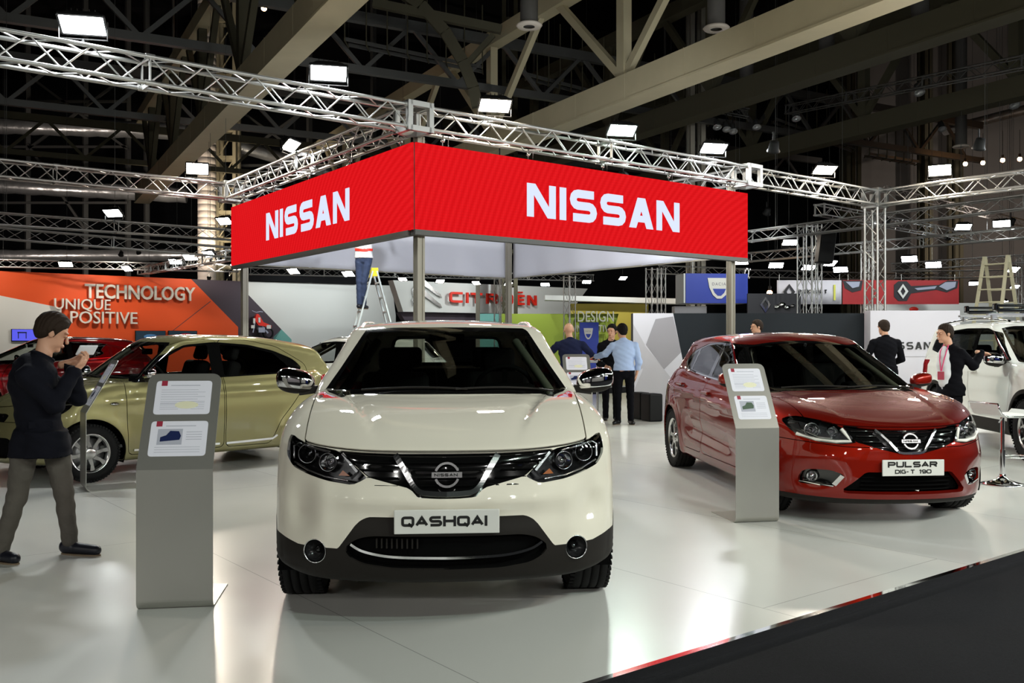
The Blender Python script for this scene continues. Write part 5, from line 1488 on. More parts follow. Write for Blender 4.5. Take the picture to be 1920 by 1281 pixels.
    # hanging ventilation pipes
    spots = [(992, 50, 21., 8.), (1343, 55, 21., 8.), (1550, 124, 25., 9.), (1400, 165, 28., 9.), (1725, 78, 22., 8.), (1802, 276, 34, 8.)]
    labs = ['above the rear of the canopy, between girders', 'just over the pale girder', 'below the dim girder, over the main right truss', 'farthest, low beside the pale girder', 'nearest the orange-lit girder end', 'small and low, above the warm bulbs']
    for (u, v, Y, _), lb in zip(spots, labs):
        c = PX(u, v, Y); root = empty('ventilation_pipe', c, 0, 'dark hanging ventilation pipe with pale ring, '+lb, 'ventilation pipe')
        mb = MB(); mb.tube((0, 0, .05), (0, 0, 19.8-c.z), .20, 16); mb.obj('pipe', MATS['hall_wall_pale'], root)
        mb = MB(); mb.lathe([(.13, .0), (.26, -.01), (.30, .03), (.26, .07), (.2, .09)], 20); mb.obj('outlet_ring', MATS['duct_white'], root)
    # cable trays with hanger rods
    def tray(u0, v0, u1, v1, Y0, Y1, n, label):
        p, q = PX(u0, v0, Y0), PX(u1, v1, Y1); root = empty('cable_tray', p, 0, label, 'cable tray')
        mb = MB(); d = q-p
        for s_ in (-.25, .25): mb.bar(Vector((0, s_, 0)), d+Vector((0, s_, 0)), .04, .10)
        mb.obj('tray_rail', MATS['steel_dark'], root)
        for k in range(n):
            a = d*(k/(n-1)); mb = MB()
            mb.tube(a+Vector((0, -.3, -.06)), a+Vector((0, -.3, 1.9)), .022, 5); mb.tube(a+Vector((0, -.3, -.06)), a+Vector((0, .3, -.06)), .022, 5)
            mb.obj('hanger_rod', MATS['beige_dim'], root)
    tray(650, 78, 905, 130, 26., 29., 8, 'cable tray on pale hanger rods above the left red screen')
    tray(985, 142, 1150, 185, 30., 32., 9, 'cable tray on pale hanger rods behind the pale girder')
    tray(1225, 205, 1330, 230, 33., 35., 5, 'short cable tray on rods beside the grey column')
    tray(1450, 225, 1600, 280, 36., 38., 9, 'cable tray on rods under the dim girder')
    tray(1625, 290, 1720, 305, 38., 40., 7, 'cable tray on rods beside the copper-lit column')
    # left back: dark bracing and silvery ducts
    root = empty('wall_bracing', PX(-60, 300, 48.), 0, 'dark steel posts and cross bracing against the wall over the orange stand', 'wall bracing'); o0 = root.location.copy()
    for u in (-60, 52, 160, 240, 275, 580, 700): a = PX(u, 640, 48.)-o0; a.z = -o0.z; mb = MB(); mb.bar(a, a+Vector((0, 0, 19.6)), .22, .22); mb.obj('bracing_post', MATS['steel_dark'], root)
    for u0, v0, u1, v1 in ((52, 140, 240, 280), (52, 280, 240, 140), (52, 270, 160, 430), (440, 200, 580, 300), (440, 300, 580, 200), (-60, 275, 240, 275), (-60, 190, 240, 190), (-60, 380, 240, 380), (440, 310, 700, 310)):
        mb = MB(); mb.bar(PX(u0, v0, 47.9)-o0, PX(u1, v1, 47.9)-o0, .12, .12, up=(0, -1, 0)); mb.obj('brace', MATS['steel_dark'], root)
    for k, (u0, v0, u1, v1, r, lb) in enumerate(((-60, 232, 350, 246, .42, 'upper'), (-60, 344, 350, 366, .38, 'middle'), (-60, 480, 350, 478, .3, 'lowest'))):
        p, q = PX(u0, v0, 45.), PX(u1, v1, 46.6); n = 24; L = (q-p).length
        mb = MB(); pts = [p+(q-p)*(i/n)-p for i in range(n+1)]; rr = [r*(1+.06*math.sin(i*2.1)) for i in range(n+1)]
        mb.path(pts, rr, 14); o = mb.obj('air_duct', MATS['duct_metal']); o.location = p; tag(o, lb+' silvery crinkled air duct on the wall over the orange stand', 'duct')
    p, q = PX(440, 270, 47.), PX(640, 330, 50.); mb = MB(); mb.path([(q-p)*(i/12) for i in range(13)], .35, 14); o = mb.obj('air_duct', MATS['duct_metal']); o.location = p; tag(o, 'silvery air duct behind the left roof of the canopy', 'duct')
    p, q = PX(1770, 245, 43.), PX(1925, 205, 40.); mb = MB(); mb.path([(q-p)*(i/12) for i in range(13)], .22, 12); o = mb.obj('air_duct', MATS['duct_metal']); o.location = p; tag(o, 'thin duct above the warm bulbs by the end wall', 'duct')
def canopy():
    zt, zb = 4.08, 2.90
    Fc, Rc, Lc, Bc = Vector((-1.33, 12.6, 0)), Vector((4.28, 17.0, 0)), Vector((-5.66, 18.8, 0)), Vector((-.05, 23.2, 0))
    # LED signs
    def sign(p, d, L, label, t0, t1, zl, hl, cut=0.):
        rz = math.atan2(d.y, d.x)
        root = empty('led_sign', p, rz, label, 'sign')
        nf = -1  # front faces local -y
        mb = MB(); mb.box(((L-cut)/2, .075, (zt+zb)/2), (L-cut, .09, zt-zb)); mb.box(((L-cut)/2, .06, zb-.035), (L-cut, .12, .07))
        mb.obj('frame', MATS['steel_dark'], root)
        mb = MB(); nx = 12
        mb.box((L/2, .015, (zt+zb)/2), (L-.02, .03, zt-zb)); o = mb.obj('screen', MATS['led_red'], root); 
        mb = MB(); W = t1-t0; gap = .085*W/3.33*1.0; n = 6; sw = .125*hl/.49
        iw = sw*.15
        w = (W-iw-5*gap-5*.0-sw)/5
        stroke_text(mb, 'NISSAN', t0+sw/2, zl, hl, w-.03, sw, gap+.03+sw*.55, Matrix.Identity(4), .012) if False else None
        x = t0+sw/2; lw = .43*W/3.33; gp = (W-sw-5*lw)/5
        for ch in 'NISSAN':
            if ch == 'I': 
                stroke_text(mb, ch, x, zl, hl, lw, sw, 0, Matrix.Identity(4), .012); x += gp
            else:
                stroke_text(mb, ch, x, zl, hl, lw, sw, 0, Matrix.Identity(4), .012); x += lw+gp
        mb.obj('lettering', MATS['led_white'], root)
        for k in range(5):
            t = .5+(L-1.)*k/4; mb = MB(); mb.tube((t, .08, zt), (t, .08, zt+.17), .012, 6); mb.tube((t+.09, .08, zt), (t+.09, .08, zt+.17), .006, 5); mb.lathe([(0, -.02), (.03, 0), (.03, .03), (0, .05)], 10, Matrix.Translation((t, .08, zt+.08)))
            mb.obj('hanger', MATS['chrome'], root)
        return root
    dR = (Rc-Fc).normalized(); dL = (Lc-Fc).normalized()
    sign(Fc+dR*.03, dR, (Rc-Fc).length, 'long red LED screen on the right face of the canopy, white name lettering', 1.94, 5.27, 3.235, .495)
    LL = (Lc-Fc).length
    sign(Lc, -dL, LL-.03, 'shorter-looking red LED screen on the left face of the canopy, white name lettering', LL-5.55, LL-2.01, 3.235, .495, .13)
    o = obox('corner_trim', Fc+Vector((0, .10, (zt+zb)/2)), (.07, .07, zt-zb+.02), 'black_plastic', .1); tag(o, 'black corner strip between the two red screens', 'trim strip')
    # posts
    lb = ['front canopy post rising behind the white crossover', 'canopy post behind the roof of the red hatchback', 'canopy post behind the olive car', 'rear canopy post standing in front of the red lettering']
    for c, l in zip((Fc+(dR+dL)*.21, Rc+(dL-dR)*.21, Lc+(dR-dL)*.21, Bc-(dR+dL)*.16), lb):
        root = empty('canopy_post', c, RZ, l, 'post')
        mb = MB(); w = .06
        for a in (-1, 1):
            for b in (-1, 1): mb.box((a*.042, b*.042, 2.1), (.032, .032, 4.2))
        mb.box((0, 0, 2.1), (.095, .095, 4.2)); mb.obj('profile', MATS['post_alu'], root)
        mb = MB(); mb.box((0, 0, .006), (.3, .3, .012)); mb.obj('base_plate', MATS['post_alu'], root)
    # white fabric on the far two sides
    def cloth(p, q, label, seed):
        root = empty('fabric_valance', p, 0, label, 'fabric')
        rnd = random.Random(seed); ph = [rnd.uniform(0, 6) for _ in range(4)]
        d = (q-p).normalized(); p = p+d*.16; q = q-d*.06; root.location = p; d = q-p; L = d.length; d.normalize(); nn = Vector((-d.y, d.x, 0)); V = []; F = []; nx, nz = 70, 10
        for j in range(nz+1):
            for i in range(nx+1):
                t = i/nx; s_ = j/nz
                w = .025*math.sin(t*17+ph[0]+s_*1.5)*s_+.018*math.sin(t*41+ph[1]-s_*2)*s_+.01*math.sin(t*9+s_*6+ph[2])
                V.append(d*L*t+nn*w+Vector((0, 0, zt-(zt-zb-.05)*s_)))
        for j in range(nz):
            for i in range(nx): a = j*(nx+1)+i; F.append((a, a+1, a+nx+2, a+nx+1))
        o = mobj('cloth', V, F, MATS['fabric_white'], root, smooth=True); md = o.modifiers.new('s', 'SOLIDIFY'); md.thickness = .004
        mb = MB(); mb.bar(Vector((0, 0, zb+.045)), d*L+Vector((0, 0, zb+.045)), .03, .03); mb.obj('bottom_rail', MATS['post_alu'], root)
    cloth(Lc, Bc, 'white fabric sheet of the canopy behind the man on the ladder', 3)
    cloth(Bc, Rc, 'white fabric sheet on the right far side of the canopy', 5)
def stand_trusses():
    z = 4.385
    Fc, Rc, Lc, Bc = Vector((-1.33, 12.6, z)), Vector((4.28, 17.0, z)), Vector((-5.66, 18.8, z)), Vector((-.05, 23.2, z))
    N1 = Vector((7.64, 19.65, z)); e = .18
    dL = (Lc-Fc).normalized()
    truss(Fc-AX*13.5, Fc-AX*e, 'long bright truss running from the corner of the red canopy over the olive car', n=8)
    truss(Fc+AX*e, Rc-AX*e, 'bright truss carrying the long red screen', n=8)
    truss(Rc+AX*e, N1-AX*e, 'bright truss from the canopy to the lattice tower', n=8)
    truss(Fc+dL*e, Lc-dL*e, 'bright truss carrying the left red screen', n=8)
    truss(Lc-AX*12.5, Lc-AX*e, 'truss running from the left canopy corner above the orange stand', n=8)
    truss(Lc+AX*e, Bc-AX*e, 'rear truss holding the white fabric behind the ladder')
    truss(Rc+dL*e, Bc-dL*e, 'rear truss holding the white fabric on the right side')
    truss(N1-BX*.18, N1-BX*12.8, 'bright truss from the lattice tower towards the right frame edge', n=8)
    truss(N1-BX*13.1, N1-BX*13.1-AX*18, 'truss crossing high over the front edge of the stand')
    for c, l in ((Fc, 'truss corner block over the front corner of the red canopy'), (Rc, 'truss corner block over the right end of the long red screen'), (Lc, 'truss corner block over the left end of the red canopy'),
                 (Bc, 'truss corner block over the rear of the canopy'), (N1, 'truss corner block on top of the lattice tower')): corner_block(c, l)
    truss(N1+Vector((0, 0, -4.385)), N1+Vector((0, 0, -.2)), 'tall lattice tower under the meeting point of the right trusses', n=8)
    # more rigs further away
    far = [((-60, 406, 21.6), (445, 441, 26.4), 'second truss line down from the roof at the left, behind the duct'),
           ((-60, 432, 23.6), (445, 474, 27.4), 'third truss line down at the left, above the lettering wall'),
           ((-60, 492, 34.8), (445, 503, 38.4), 'low truss just above the orange wall'),
           ((265, 508, 39.), (432, 478, 27.), 'truss with reddish light slanting up to the canopy over the orange wall'),
           ((470, 508, 39.2), (1110, 521, 43.), 'low truss seen under the white fabric behind the ladder'),
           ((1405, 443, 26.), (1925, 378, 20.), 'truss passing behind the tower, level with the top of the banners rig'),
           ((1405, 482, 31.), (1925, 436, 25.4), 'truss one step lower behind the tower'),
           ((1675, 501, 36.), (1925, 484, 33.), 'truss above the red banner near the ladder'),
           ((1537, 393, 25.), (1830, 446, 31.), 'truss sloping down behind the tower to the right'),
           ((1390, 512, 37.), (1780, 522, 40.), 'low truss over the white and red banners'),
           ((1240, 505, 33.), (1400, 512, 31.), 'truss from which the blue box hangs'),
           ((1680, 515, 38.), (1925, 512, 36.), 'lowest truss by the frame edge behind the ladder'),
           ((1660, 354, 46.), (1925, 420, 40.), 'high truss crossing the pale end wall'),
           ((1290, 192, 33.), (1400, 212, 33.), 'short dark rig with spotlights beside the grey column'),
           ((1480, 205, 32.), (1925, 115, 22.), 'dark truss high under the dim roof girder'),
           ((1560, 252, 36.), (1925, 168, 27.), 'coppery truss under the farthest roof girder')]
    for (u0, v0, Y0), (u1, v1, Y1), l in far:
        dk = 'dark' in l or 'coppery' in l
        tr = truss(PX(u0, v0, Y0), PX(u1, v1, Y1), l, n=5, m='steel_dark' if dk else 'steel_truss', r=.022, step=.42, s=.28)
        for f_ in (.12, .88):
            a = (PX(u1, v1, Y1)-PX(u0, v0, Y0))*f_; mb = MB(); mb.tube(a+Vector((0, 0, .14)), Vector((a.x, a.y, 19.8-tr.location.z)), .006, 4); mb.obj('suspension_wire', MATS['steel_dark'], tr)
    tow = [(1509, 424, 24.6, 'lattice tower in front of the white banner'), (1626, 462, 29.5, 'lattice tower in front of the red banner'), (938, 520, 30., 'lattice tower behind the canopy, across the red lettering'),
           (1068, 520, 31., 'lattice tower behind the canopy beside the grey slogan'), (1222, 505, 31., 'lattice tower left of the blue box')]
    for u, v, Y, l in tow:
        p = PX(u, v, Y); truss((p.x, p.y, 0), p, l, n=5, r=.02, step=.42, s=.27)
    tower_px = [(1240, 505, 31.5, 'second lattice tower beside the blue box'), (1531, 424, 26.5, 'slim pole tower behind the white banner tower'), (1913, 480, 34., 'lattice tower at the frame edge behind the ladder')]
    for u, v, Y, l in tower_px:
        p = PX(u, v, Y); truss((p.x, p.y, 0), p, l, n=5, r=.018, step=.42, s=.2)
    o = obox('support_post', PX(896, 640, 36.)+Vector((0, 0, .6)), (.16, .16, 4.0), 'post_alu'); tag(o, 'thin grey post across the red lettering', 'post')
def wash(name, loc, aim, watts, label, col=(1, .98, .95)):
    loc = Vector(loc); d = (Vector(aim)-loc).normalized(); root = empty(name, loc, 0, label, 'spotlight')
    R = d.to_track_quat('-Z', 'Y')
    mb = MB(); M = R.to_matrix().to_4x4(); mb.lathe([(0, .16), (.07, .15), (.09, .02), (.11, -.01), (.10, -.012), (.08, .03)], 12, M); mb.tube((0, 0, .05), (0, 0, .3), .015, 5); mb.obj('housing', MATS['housing_black'], root)
    l = bpy.data.lights.new('bulb', 'SPOT'); l.energy = watts; l.color = col; l.spot_size = math.radians(125); l.spot_blend = .8; l.shadow_soft_size = .07
    lo = bpy.data.objects.new('bulb', l); COL.objects.link(lo); lo.parent = root; lo.rotation_mode = 'QUATERNION'; lo.rotation_quaternion = R; lo.location = d*.02
    return root
def lights():
    z = 4.385
    Fc, Lc, N1 = Vector((-1.33, 12.6, z)), Vector((-5.66, 18.8, z)), Vector((7.64, 19.65, z)); dL = (Lc-Fc).normalized()
    def on_line(p, d, u):
        k = (u-960)/F0; t = (k*p.y-p.x)/(d.x-d.y*k); return p+d*t
    up = Vector((0, 0, .40))
    A = lambda u: on_line(Fc, AX, u)+up
    spec = [(A(155), 'lamp_cool', 'brightest floodlight on the long truss, nearest the frame edge'),
            (A(616), 'lamp_cool', 'floodlight on the long truss above the left red screen'),
            (A(928), 'lamp_warm', 'floodlight on the screen truss nearest the canopy corner'),
            (A(1166), 'lamp_green', 'greenish floodlight above the white lettering of the long screen'),
            (A(1338), 'lamp_cool', 'floodlight above the far end of the long red screen'),
            (A(1546), 'lamp_warm', 'floodlight between canopy and lattice tower')]
    for p, m, l in spec:
        floodlight(p, p+Vector((.22, -1.0, -1.75)), l, m=m, size=.46)
    p = on_line(Fc, dL, 545)+up; floodlight(p, p+Vector((.9, -.25, -.95)), 'floodlight over the left red screen, tilted to one side', m='lamp_warm')
    p = on_line(Lc, AX, 370)+up; floodlight(p, p+Vector((.3, -1, -.7)), 'warm floodlight in front of the round duct', m='lamp_warm')
    p = on_line(N1, -BX, 1762)+up; floodlight(p, p+Vector((-.5, -1, -.8)), 'floodlight right of the lattice tower under the warm bulbs', m='lamp_warm')
    small = [(212, 399, 22., 'small floodlight on the second left truss', 0), (421, 414, 24., 'small floodlight beside the left end of the red screen', 1), (123, 495, 35., 'small warm lamp above the orange wall, nearer the frame edge', 1),
             (238, 503, 36., 'small cool lamp above the word TECHNOLOGY', 0), (330, 490, 34., 'small slanting lamp above the orange wall', 0), (357, 482, 31., 'small lamp on the reddish slanting truss', 1), (392, 476, 27.8, 'small lamp high on the reddish slanting truss', 0),
             (1481, 454, 28., 'floodlight behind the long screen above the white banner', 1), (1878, 419, 26., 'bright floodlight above the ladder at the right', 0), (1806, 425, 27., 'dim floodlight with black housing above the ladder', 0),
             (1705, 485, 31., 'floodlight with black housing between tower and ladder', 0), (1750, 496, 31., 'greenish lamp right of the tower', 0), (1455, 497, 32., 'lamp above the white banner', 0), (1557, 493, 32., 'lamp next to the black hanging speaker', 0),
             (1576, 505, 33., 'second lamp next to the black speaker', 0), (1388, 490, 30., 'lamp at the lower corner of the long red screen', 1), (1516, 501, 33., 'tiny greenish lamp on the banner tower', 0),
             (1168, 521, 34., 'lamp under the white fabric above the slogan', 0), (1100, 528, 34., 'second lamp under the white fabric above the slogan', 0), (1022, 533, 34., 'lamp under the white fabric right of the rear post', 0), (953, 532, 34., 'lamp under the white fabric left of the rear post', 1),
             (893, 530, 34., 'warm lamp over the red lettering', 1), (825, 527, 34., 'lamp above the silver chevrons', 1), (755, 523, 34., 'lamp beside the front post above the chevrons', 1), (653, 513, 34., 'lamp behind the legs of the man on the ladder', 0), (550, 508, 34., 'lamp under the fabric left of the ladder', 1), (447, 500, 30., 'warm lamp at the top of the left post', 1),
             (1900, 505, 33., 'bright lamp behind the ladder top', 1), (1826, 531, 33., 'tilted lamp left of the ladder', 0), (1903, 537, 33., 'tilted lamp right of the ladder', 0),
             (1716, 565, 36., 'greenish spot on the white wall top, left one', 0), (1768, 567, 36., 'spot on the white wall top beside the rack', 0), (1882, 566, 36., 'spot behind the roof rack', 0)]
    for u, v, Y, l, w in small:
        p = PX(u, v, Y); s_ = .5 if Y < 30 else .55
        fl = floodlight(p, p+Vector((random.uniform(-.7, .7), -1, -1.35)), l, size=s_*(.6 if v > 520 else .9), m='lamp_small_warm' if w else 'lamp_small', big=Y < 30)
        mb = MB(); mb.tube((0, .10, .02), (0, .10, 19.8-p.z), .006, 4); mb.obj('suspension_wire', MATS['steel_dark'], fl)
    for k, (u, v) in enumerate(((1810, 307), (1843, 305), (1880, 300), (1912, 298), (1470-1000, 32), (1495-1000, 15), (1443, 549))):
        p = PX(u, v, 38. if k < 4 else 30.); mb = MB(); mb.sphere((0, 0, 0), .09, 10); o = mb.obj('bulb', MATS['bulb_warm']); o.location = p
        mb = MB(); mb.tube((0, 0, .07), (0, 0, .22), .05, 8); mb.tube((0, 0, .2), (0, 0, 1.2), .01, 5); 
        h = mb.obj('lamp_holder', MATS['housing_black'], o)
        o.name = 'warm_lamp'
        tag(o, ['first', 'second', 'third', 'fourth'][k]+' of four warm bulbs in a row, counting towards the frame edge' if k < 4 else ['warm lamp by the girder, lower of two', 'warm lamp by the girder, upper of two', 'orange glowing lamp beside the white banner'][k-4], 'lamp')
    # unseen floodlights added over the front edge and right side to light the cars
    C = Vector((7.64, 19.65, z))-BX*13.1
    words = ['first', 'second', 'third', 'fourth', 'fifth', 'sixth', 'seventh', 'eighth', 'ninth', 'tenth']
    for k in range(8):
        p = C-AX*(1.0+k*2.1)+up; floodlight(p, p+Vector((-.35+.1*k-.2, 1.0, -1.15)), words[k]+' floodlight on the truss over the front edge, counting from the right', m=['lamp_cool', 'lamp_warm', 'lamp_cool', 'lamp_green'][k % 4], size=.46)
    for k in range(4):
        p = Vector((7.64, 19.65, z))-BX*(4.5+2.6*k)+up; floodlight(p, p+Vector((-1, .1, -1.1)), words[k]+' floodlight on the right side truss, counting from the tower', m='lamp_cool', size=.42)
    # stand added behind the viewer: truss with fill floodlights, walls for reflections
    truss((-17, -7, 4.6), (17, -7, 4.6), 'truss of the neighbouring stand across the aisle')
    for k in range(9):
        x = -15+3.7*k; p = Vector((x, -7, 5.0)); floodlight(p, p+Vector((-.05*x, 1.0, -.36)), words[k]+' floodlight of the neighbouring stand across the aisle', m='lamp_fill', size=.42)
    for k, (x, w, m, l) in enumerate(((-13, 9, 'white_panel', 'white wall of the neighbouring stand'), (-3, 7, 'facet_mid', 'grey wall of the neighbouring stand'), (6, 8, 'white_panel', 'second white wall of the neighbouring stand'), (16, 7, 'blue_box', 'blue wall of the neighbouring stand'))):  # walls added out of view to give chrome and paint something to reflect
        o = obox('stand_wall', (x, -12, 1.9), (w, .3, 3.9), m); tag(o, l, 'exhibition wall')
    for x in (-13, -4, 6, 15):  # lamps added to light those unseen walls
        wash('wall_washer', (x, -9.4, 4.3), (x, -12, 1.6), 140, 'lamp washing the neighbouring stand wall at x %d' % x if False else ['first', 'second', 'third', 'fourth'][[-13, -4, 6, 15].index(x)]+' wall washer lamp of the neighbouring stand')
    # arm lamps added to brighten the far stands and the partition
    ws = [((-18.5, 33.0), (-19.5, 36.0), 1), ((-15.0, 35.8), (-16.6, 38.3), 1), ((-11.9, 38.0), (-13.5, 40.6), 1), ((-8.6, 40.3), (-10.2, 43), 0), ((-5.6, 42.0), (-7.2, 45.), 0),
          ((-2.4, 34.2), (-4.0, 37.2), 0), ((.6, 36.4), (-1.0, 39.4), 0), ((3.4, 34.6), (2.2, 37.6), 0), ((6.0, 34.4), (4.8, 37.5), 1), ((10.5, 26.2), (9.6, 29.), 0), ((14.0, 26.2), (13.2, 29.), 0), ((6.6, 24.2), (6.2, 27.), 0),
          ((4.2, 15.0), (4.4, 17.5), 0), ((7.4, 14.8), (7.6, 17.2), 0), ((14, 30), (15, 33), 0)]
    wn = ['over the word TECHNOLOGY start', 'over the middle of the orange wall', 'over the end of the orange wall', 'over the big white wall', 'over the white wall behind the ladder', 'before the chevrons', 'before the red lettering', 'before the green wall', 'before the yellow wall',
          'before the white banner', 'before the red banner', 'before the blue hanging box', 'over the black partition', 'over the white name partition', 'over the white booth']
    for (a, b, w), l in zip(ws, wn):
        near = b[1] < 20; wash('wall_washer', (a[0], a[1], 4.45 if near else 4.7), (b[0], b[1], 1.0 if near else 1.9), (28 if b[0] < 6 else 60) if near else 310, 'small arm lamp '+l, (1, .9, .78) if w else (.95, 1, 1))
    for k, (u, Y, dy) in enumerate(((392, 42.5, 3.), (430, 43.0, 3.))):  # uplights added to brighten the duct and the column
        p = PX(u, 520, Y); wash('wall_washer', p, (p.x, p.y+dy, 12.), 900, ['lamp shining up the round duct', 'lamp shining up the beige column'][k], (1, .85, .66))
    for k, (a, b, w_) in enumerate((((20, 41, 6.2), (22, 50, 9.), 1300), ((28, 41, 6.2), (30, 50, 9.), 1300), ((-23, 38, 5.2), (-24, 46, 8.), 800), ((-16, 40, 5.2), (-17, 47, 8.), 800))):  # lamps added to brighten the end wall and the air ducts
        wash('wall_washer', a, b, w_, ['first lamp lighting the pale end wall, above the red banner', 'second lamp lighting the pale end wall, nearer the frame edge', 'lamp shining up at the air ducts, nearer the frame edge', 'lamp shining up at the air ducts, nearer the round duct'][k], (1, .84, .74))
    for k, (x, y) in enumerate(((-2.6, 15.2), (-.2, 15.0), (1.9, 16.0))):  # lamps added behind the screens to brighten the canopy fabric
        wash('wall_washer', (x, y, 4.2), (x+(-1.6, 0, 1.4)[k], y+5.5, 3.4), 480, ['first', 'second', 'third'][k]+' lamp inside the canopy lighting the white fabric', (.9, .94, 1))
    # spotlights on the dark rigs
    for k, (u, v, Y) in enumerate(((1344, 232, 33.), (1362, 236, 33.), (1374, 240, 33.), (1418, 232, 33.), (1492, 216, 32.), (1722, 166, 27.), (1900, 190, 27.), (1765, 236, 34.))):
        p = PX(u, v, Y); root = empty('spotlight', p, 0, words[k]+' dark spotlight hanging under the roof, counting from the grey column', 'spotlight')
        mb = MB(); mb.lathe([(0, -.16), (.10, -.15), (.12, .1), (.16, .16), (.15, .17), (.12, .08), (0, .05)], 12, Matrix.Rotation(2.6, 4, 'X')); mb.obj('housing', MATS['duct_metal'], root)
        mb = MB(); mb.tube((0, 0, .1), (0, 0, .5), .02, 5); mb.obj('bracket', MATS['housing_black'], root)
def signs_and_walls():
    nA = Vector((.617, -.787, 0)); W0 = Vector((-19.47, 35.5, 0))
    def W(u, v): return plane_pt(W0, AX, u, v)
    def off(pts, o): return [p+nA*o for p in pts]
    root = empty('lettering_wall', W(200, None), 0, 'orange exhibition wall with slogans and a dark purple diagonal end', 'exhibition wall'); i = Matrix.Translation(-root.location)
    def part(name, uv, m, o_=0., th=.04, par=None):
        pts = [p-root.location for p in off([W(u, v) for u, v in uv], o_)]; return slab(name, pts, m, th, nA, par or root)
    part('wall_base', [(-60, 505), (452, 527), (452, None), (-60, None)], 'purple_panel', 0, .3)
    part('orange_panel', [(-60, 505), (358, 523), (446, 613), (446, None), (-60, None)], 'orange_panel', .03)
    part('white_panel', [(-60, 542), (115, 577), (115, None), (-60, None)], 'white_panel', .05)
    for txt, u0, u1, v0, v1, nm in (('TECHNOLOGY', 157, 363, 559, 531.5, 'letter_white'), ('UNIQUE', 100, 205, 579, 559, 'letter_white'), ('POSITIVE', 130, 255, 606, 583, 'letter_white')):
        a = W(u0, v0); b = W(u1, v0+2.5*(u1-u0)/200); h = (W(u0, v1).z-a.z)
        o = font_mesh('lettering', txt, 1., MATS[nm], Matrix.Identity(4), root, .06, .018 if txt[0] == 'T' else 0.002)
        xs = [v.co.x for v in o.data.vertices]; zs = [v.co.z for v in o.data.vertices]; L = (b-a).length; zl = min(zs) if txt != 'UNIQUE' else 0.
        sx = L/(max(xs)-min(xs)); sz = h/(max(zs)-(0 if txt == 'UNIQUE' else min(zs)))
        for v in o.data.vertices:
            x = (v.co.x-min(xs))*sx; p = a+AX*x+nA*(.16-v.co.y)+Vector((0, 0, (v.co.z-zl)*sz)); v.co = p-root.location
    for u0, u1, v0, v1, m, l in ((20, 70, 617, 640, 'tv_blue', 'blue glowing screen behind the head of the man with a phone'), (252, 309, 620, 640, 'tv_dark', 'dark television with a landscape picture on the orange wall'), (314, 368, 620, 640, 'tv_dark', 'dark television with a red picture on the orange wall')):
        a, b = W(u0, v1)+nA*.12, W(u1, v0)+nA*.12; L = Vector((b.x-a.x, b.y-a.y, 0)).length; h = b.z-a.z
        r2 = empty('television', a, RZ, l, 'television'); mb = MB(); mb.box((L/2, .03, h/2), (L, .06, h)); mb.obj('frame', MATS['housing_black'], r2)
        mb = MB(); mb.box((L/2, -.003, h/2+.01), (L-.05, .008, h-.05)); sc_ = mb.obj('screen', MATS[m], r2)
        mb = MB()
        if m == 'tv_blue': mb.box((L*.4, -.009, h*.72), (L*.35, .004, .05)); mb.box((L*.26, -.009, h*.5), (.03, .004, .25)); mb.box((L*.55, -.009, h*.5), (.03, .004, .25)); mb.obj('picture', MATS['photo_blue'], sc_)
        elif u0 == 252: mb.sphere((L*.5, -.006, h*.45), 1, 10, (L*.25, .004, h*.25)); mb.obj('picture', MATS['tv_image'], sc_)
        else: mb.sphere((L*.6, -.006, h*.5), 1, 10, (L*.28, .004, h*.28)); mb.obj('picture', MATS['tv_red'], sc_)
    # diagonal seam on the orange wall, dark side panels, white wall with the purple corner
    part('panel_joint', [(320, 622), (394, 564), (395, 565), (321.5, 622)], 'purple_panel', .035, .02)
    r3 = empty('white_stand_wall', W(600, None), 0, 'large white exhibition wall behind the ladder', 'exhibition wall')
    def part3(name, uv, m, o_=0., th=.04):
        return slab(name, [p-r3.location for p in off([W(u, v) for u, v in uv], o_)], m, th, nA, r3)
    part3('wall_base', [(453, 527), (735, 535), (742, 590), (742, None), (453, None)], 'white_panel', 0, .3)
    part3('dark_panel', [(453, 540), (458, 545), (527, 617), (512, 640), (512, None), (453, None)], 'purple_panel', .03)
    part3('teal_panel', [(527, 617), (546, 636), (548, None), (512, None), (512, 632)], 'teal_panel', .03)
    part3('dark_fascia', [(460, 511), (665, 517), (665, 533), (460, 526)], 'hall_dark', .25)
    # motorcycle graphic made as a small wall-mounted motorcycle shape
    c = W(482, 606)+nA*.35; r4 = empty('motorcycle', c, RZ, 'red and white motocross bike shown against the dark purple wall', 'motorcycle')
    mb = MB()
    for x, z, r in ((-.34, -.42, .26), (.36, -.44, .26)):
        t0 = Matrix.Translation((x, 0, z)); mb.lathe([(r-.06, -.03), (r, -.03), (r, .03), (r-.06, .03), (r-.06, -.03)], 20, t0, axis='y')
    mb.obj('wheel', MATS['tyre_rubber'], r4)
    mb = MB(); mb.bar((-.34, 0, -.42), (-.18, 0, .42), .05, .05); mb.bar((-.1, 0, .1), (.36, 0, -.44), .05, .07); mb.box((.05, 0, -.30), (.3, .14, .22)); mb.obj('fork', MATS['banner_grey'], r4)
    mb = MB(); mb.prism([(-.28, .12), (-.2, .42), (-.1, .40), (.12, .05), (.5, -.1), (.48, -.2), (.1, -.12), (-.1, -.1)], -.08, .08); mb.obj('fairing', MATS['citroen_red'], r4)
    mb = MB(); mb.box((-.32, -.09, .10), (.09, .03, .22)); mb.box((-.08, -.09, .14), (.09, .03, .22)); mb.box((.36, -.09, -.16), (.2, .03, .16)); mb.box((-.38, -.09, -.16), (.16, .03, .14)); mb.obj('number_panel', MATS['white_panel'], r4)
    mb = MB(); mb.path([(-.38, 0, .55), (-.26, 0, .5), (-.18, 0, .48), (.0, 0, .52), (.12, 0, .5)], .02, 6); mb.obj('handlebar', MATS['banner_grey'], r4)
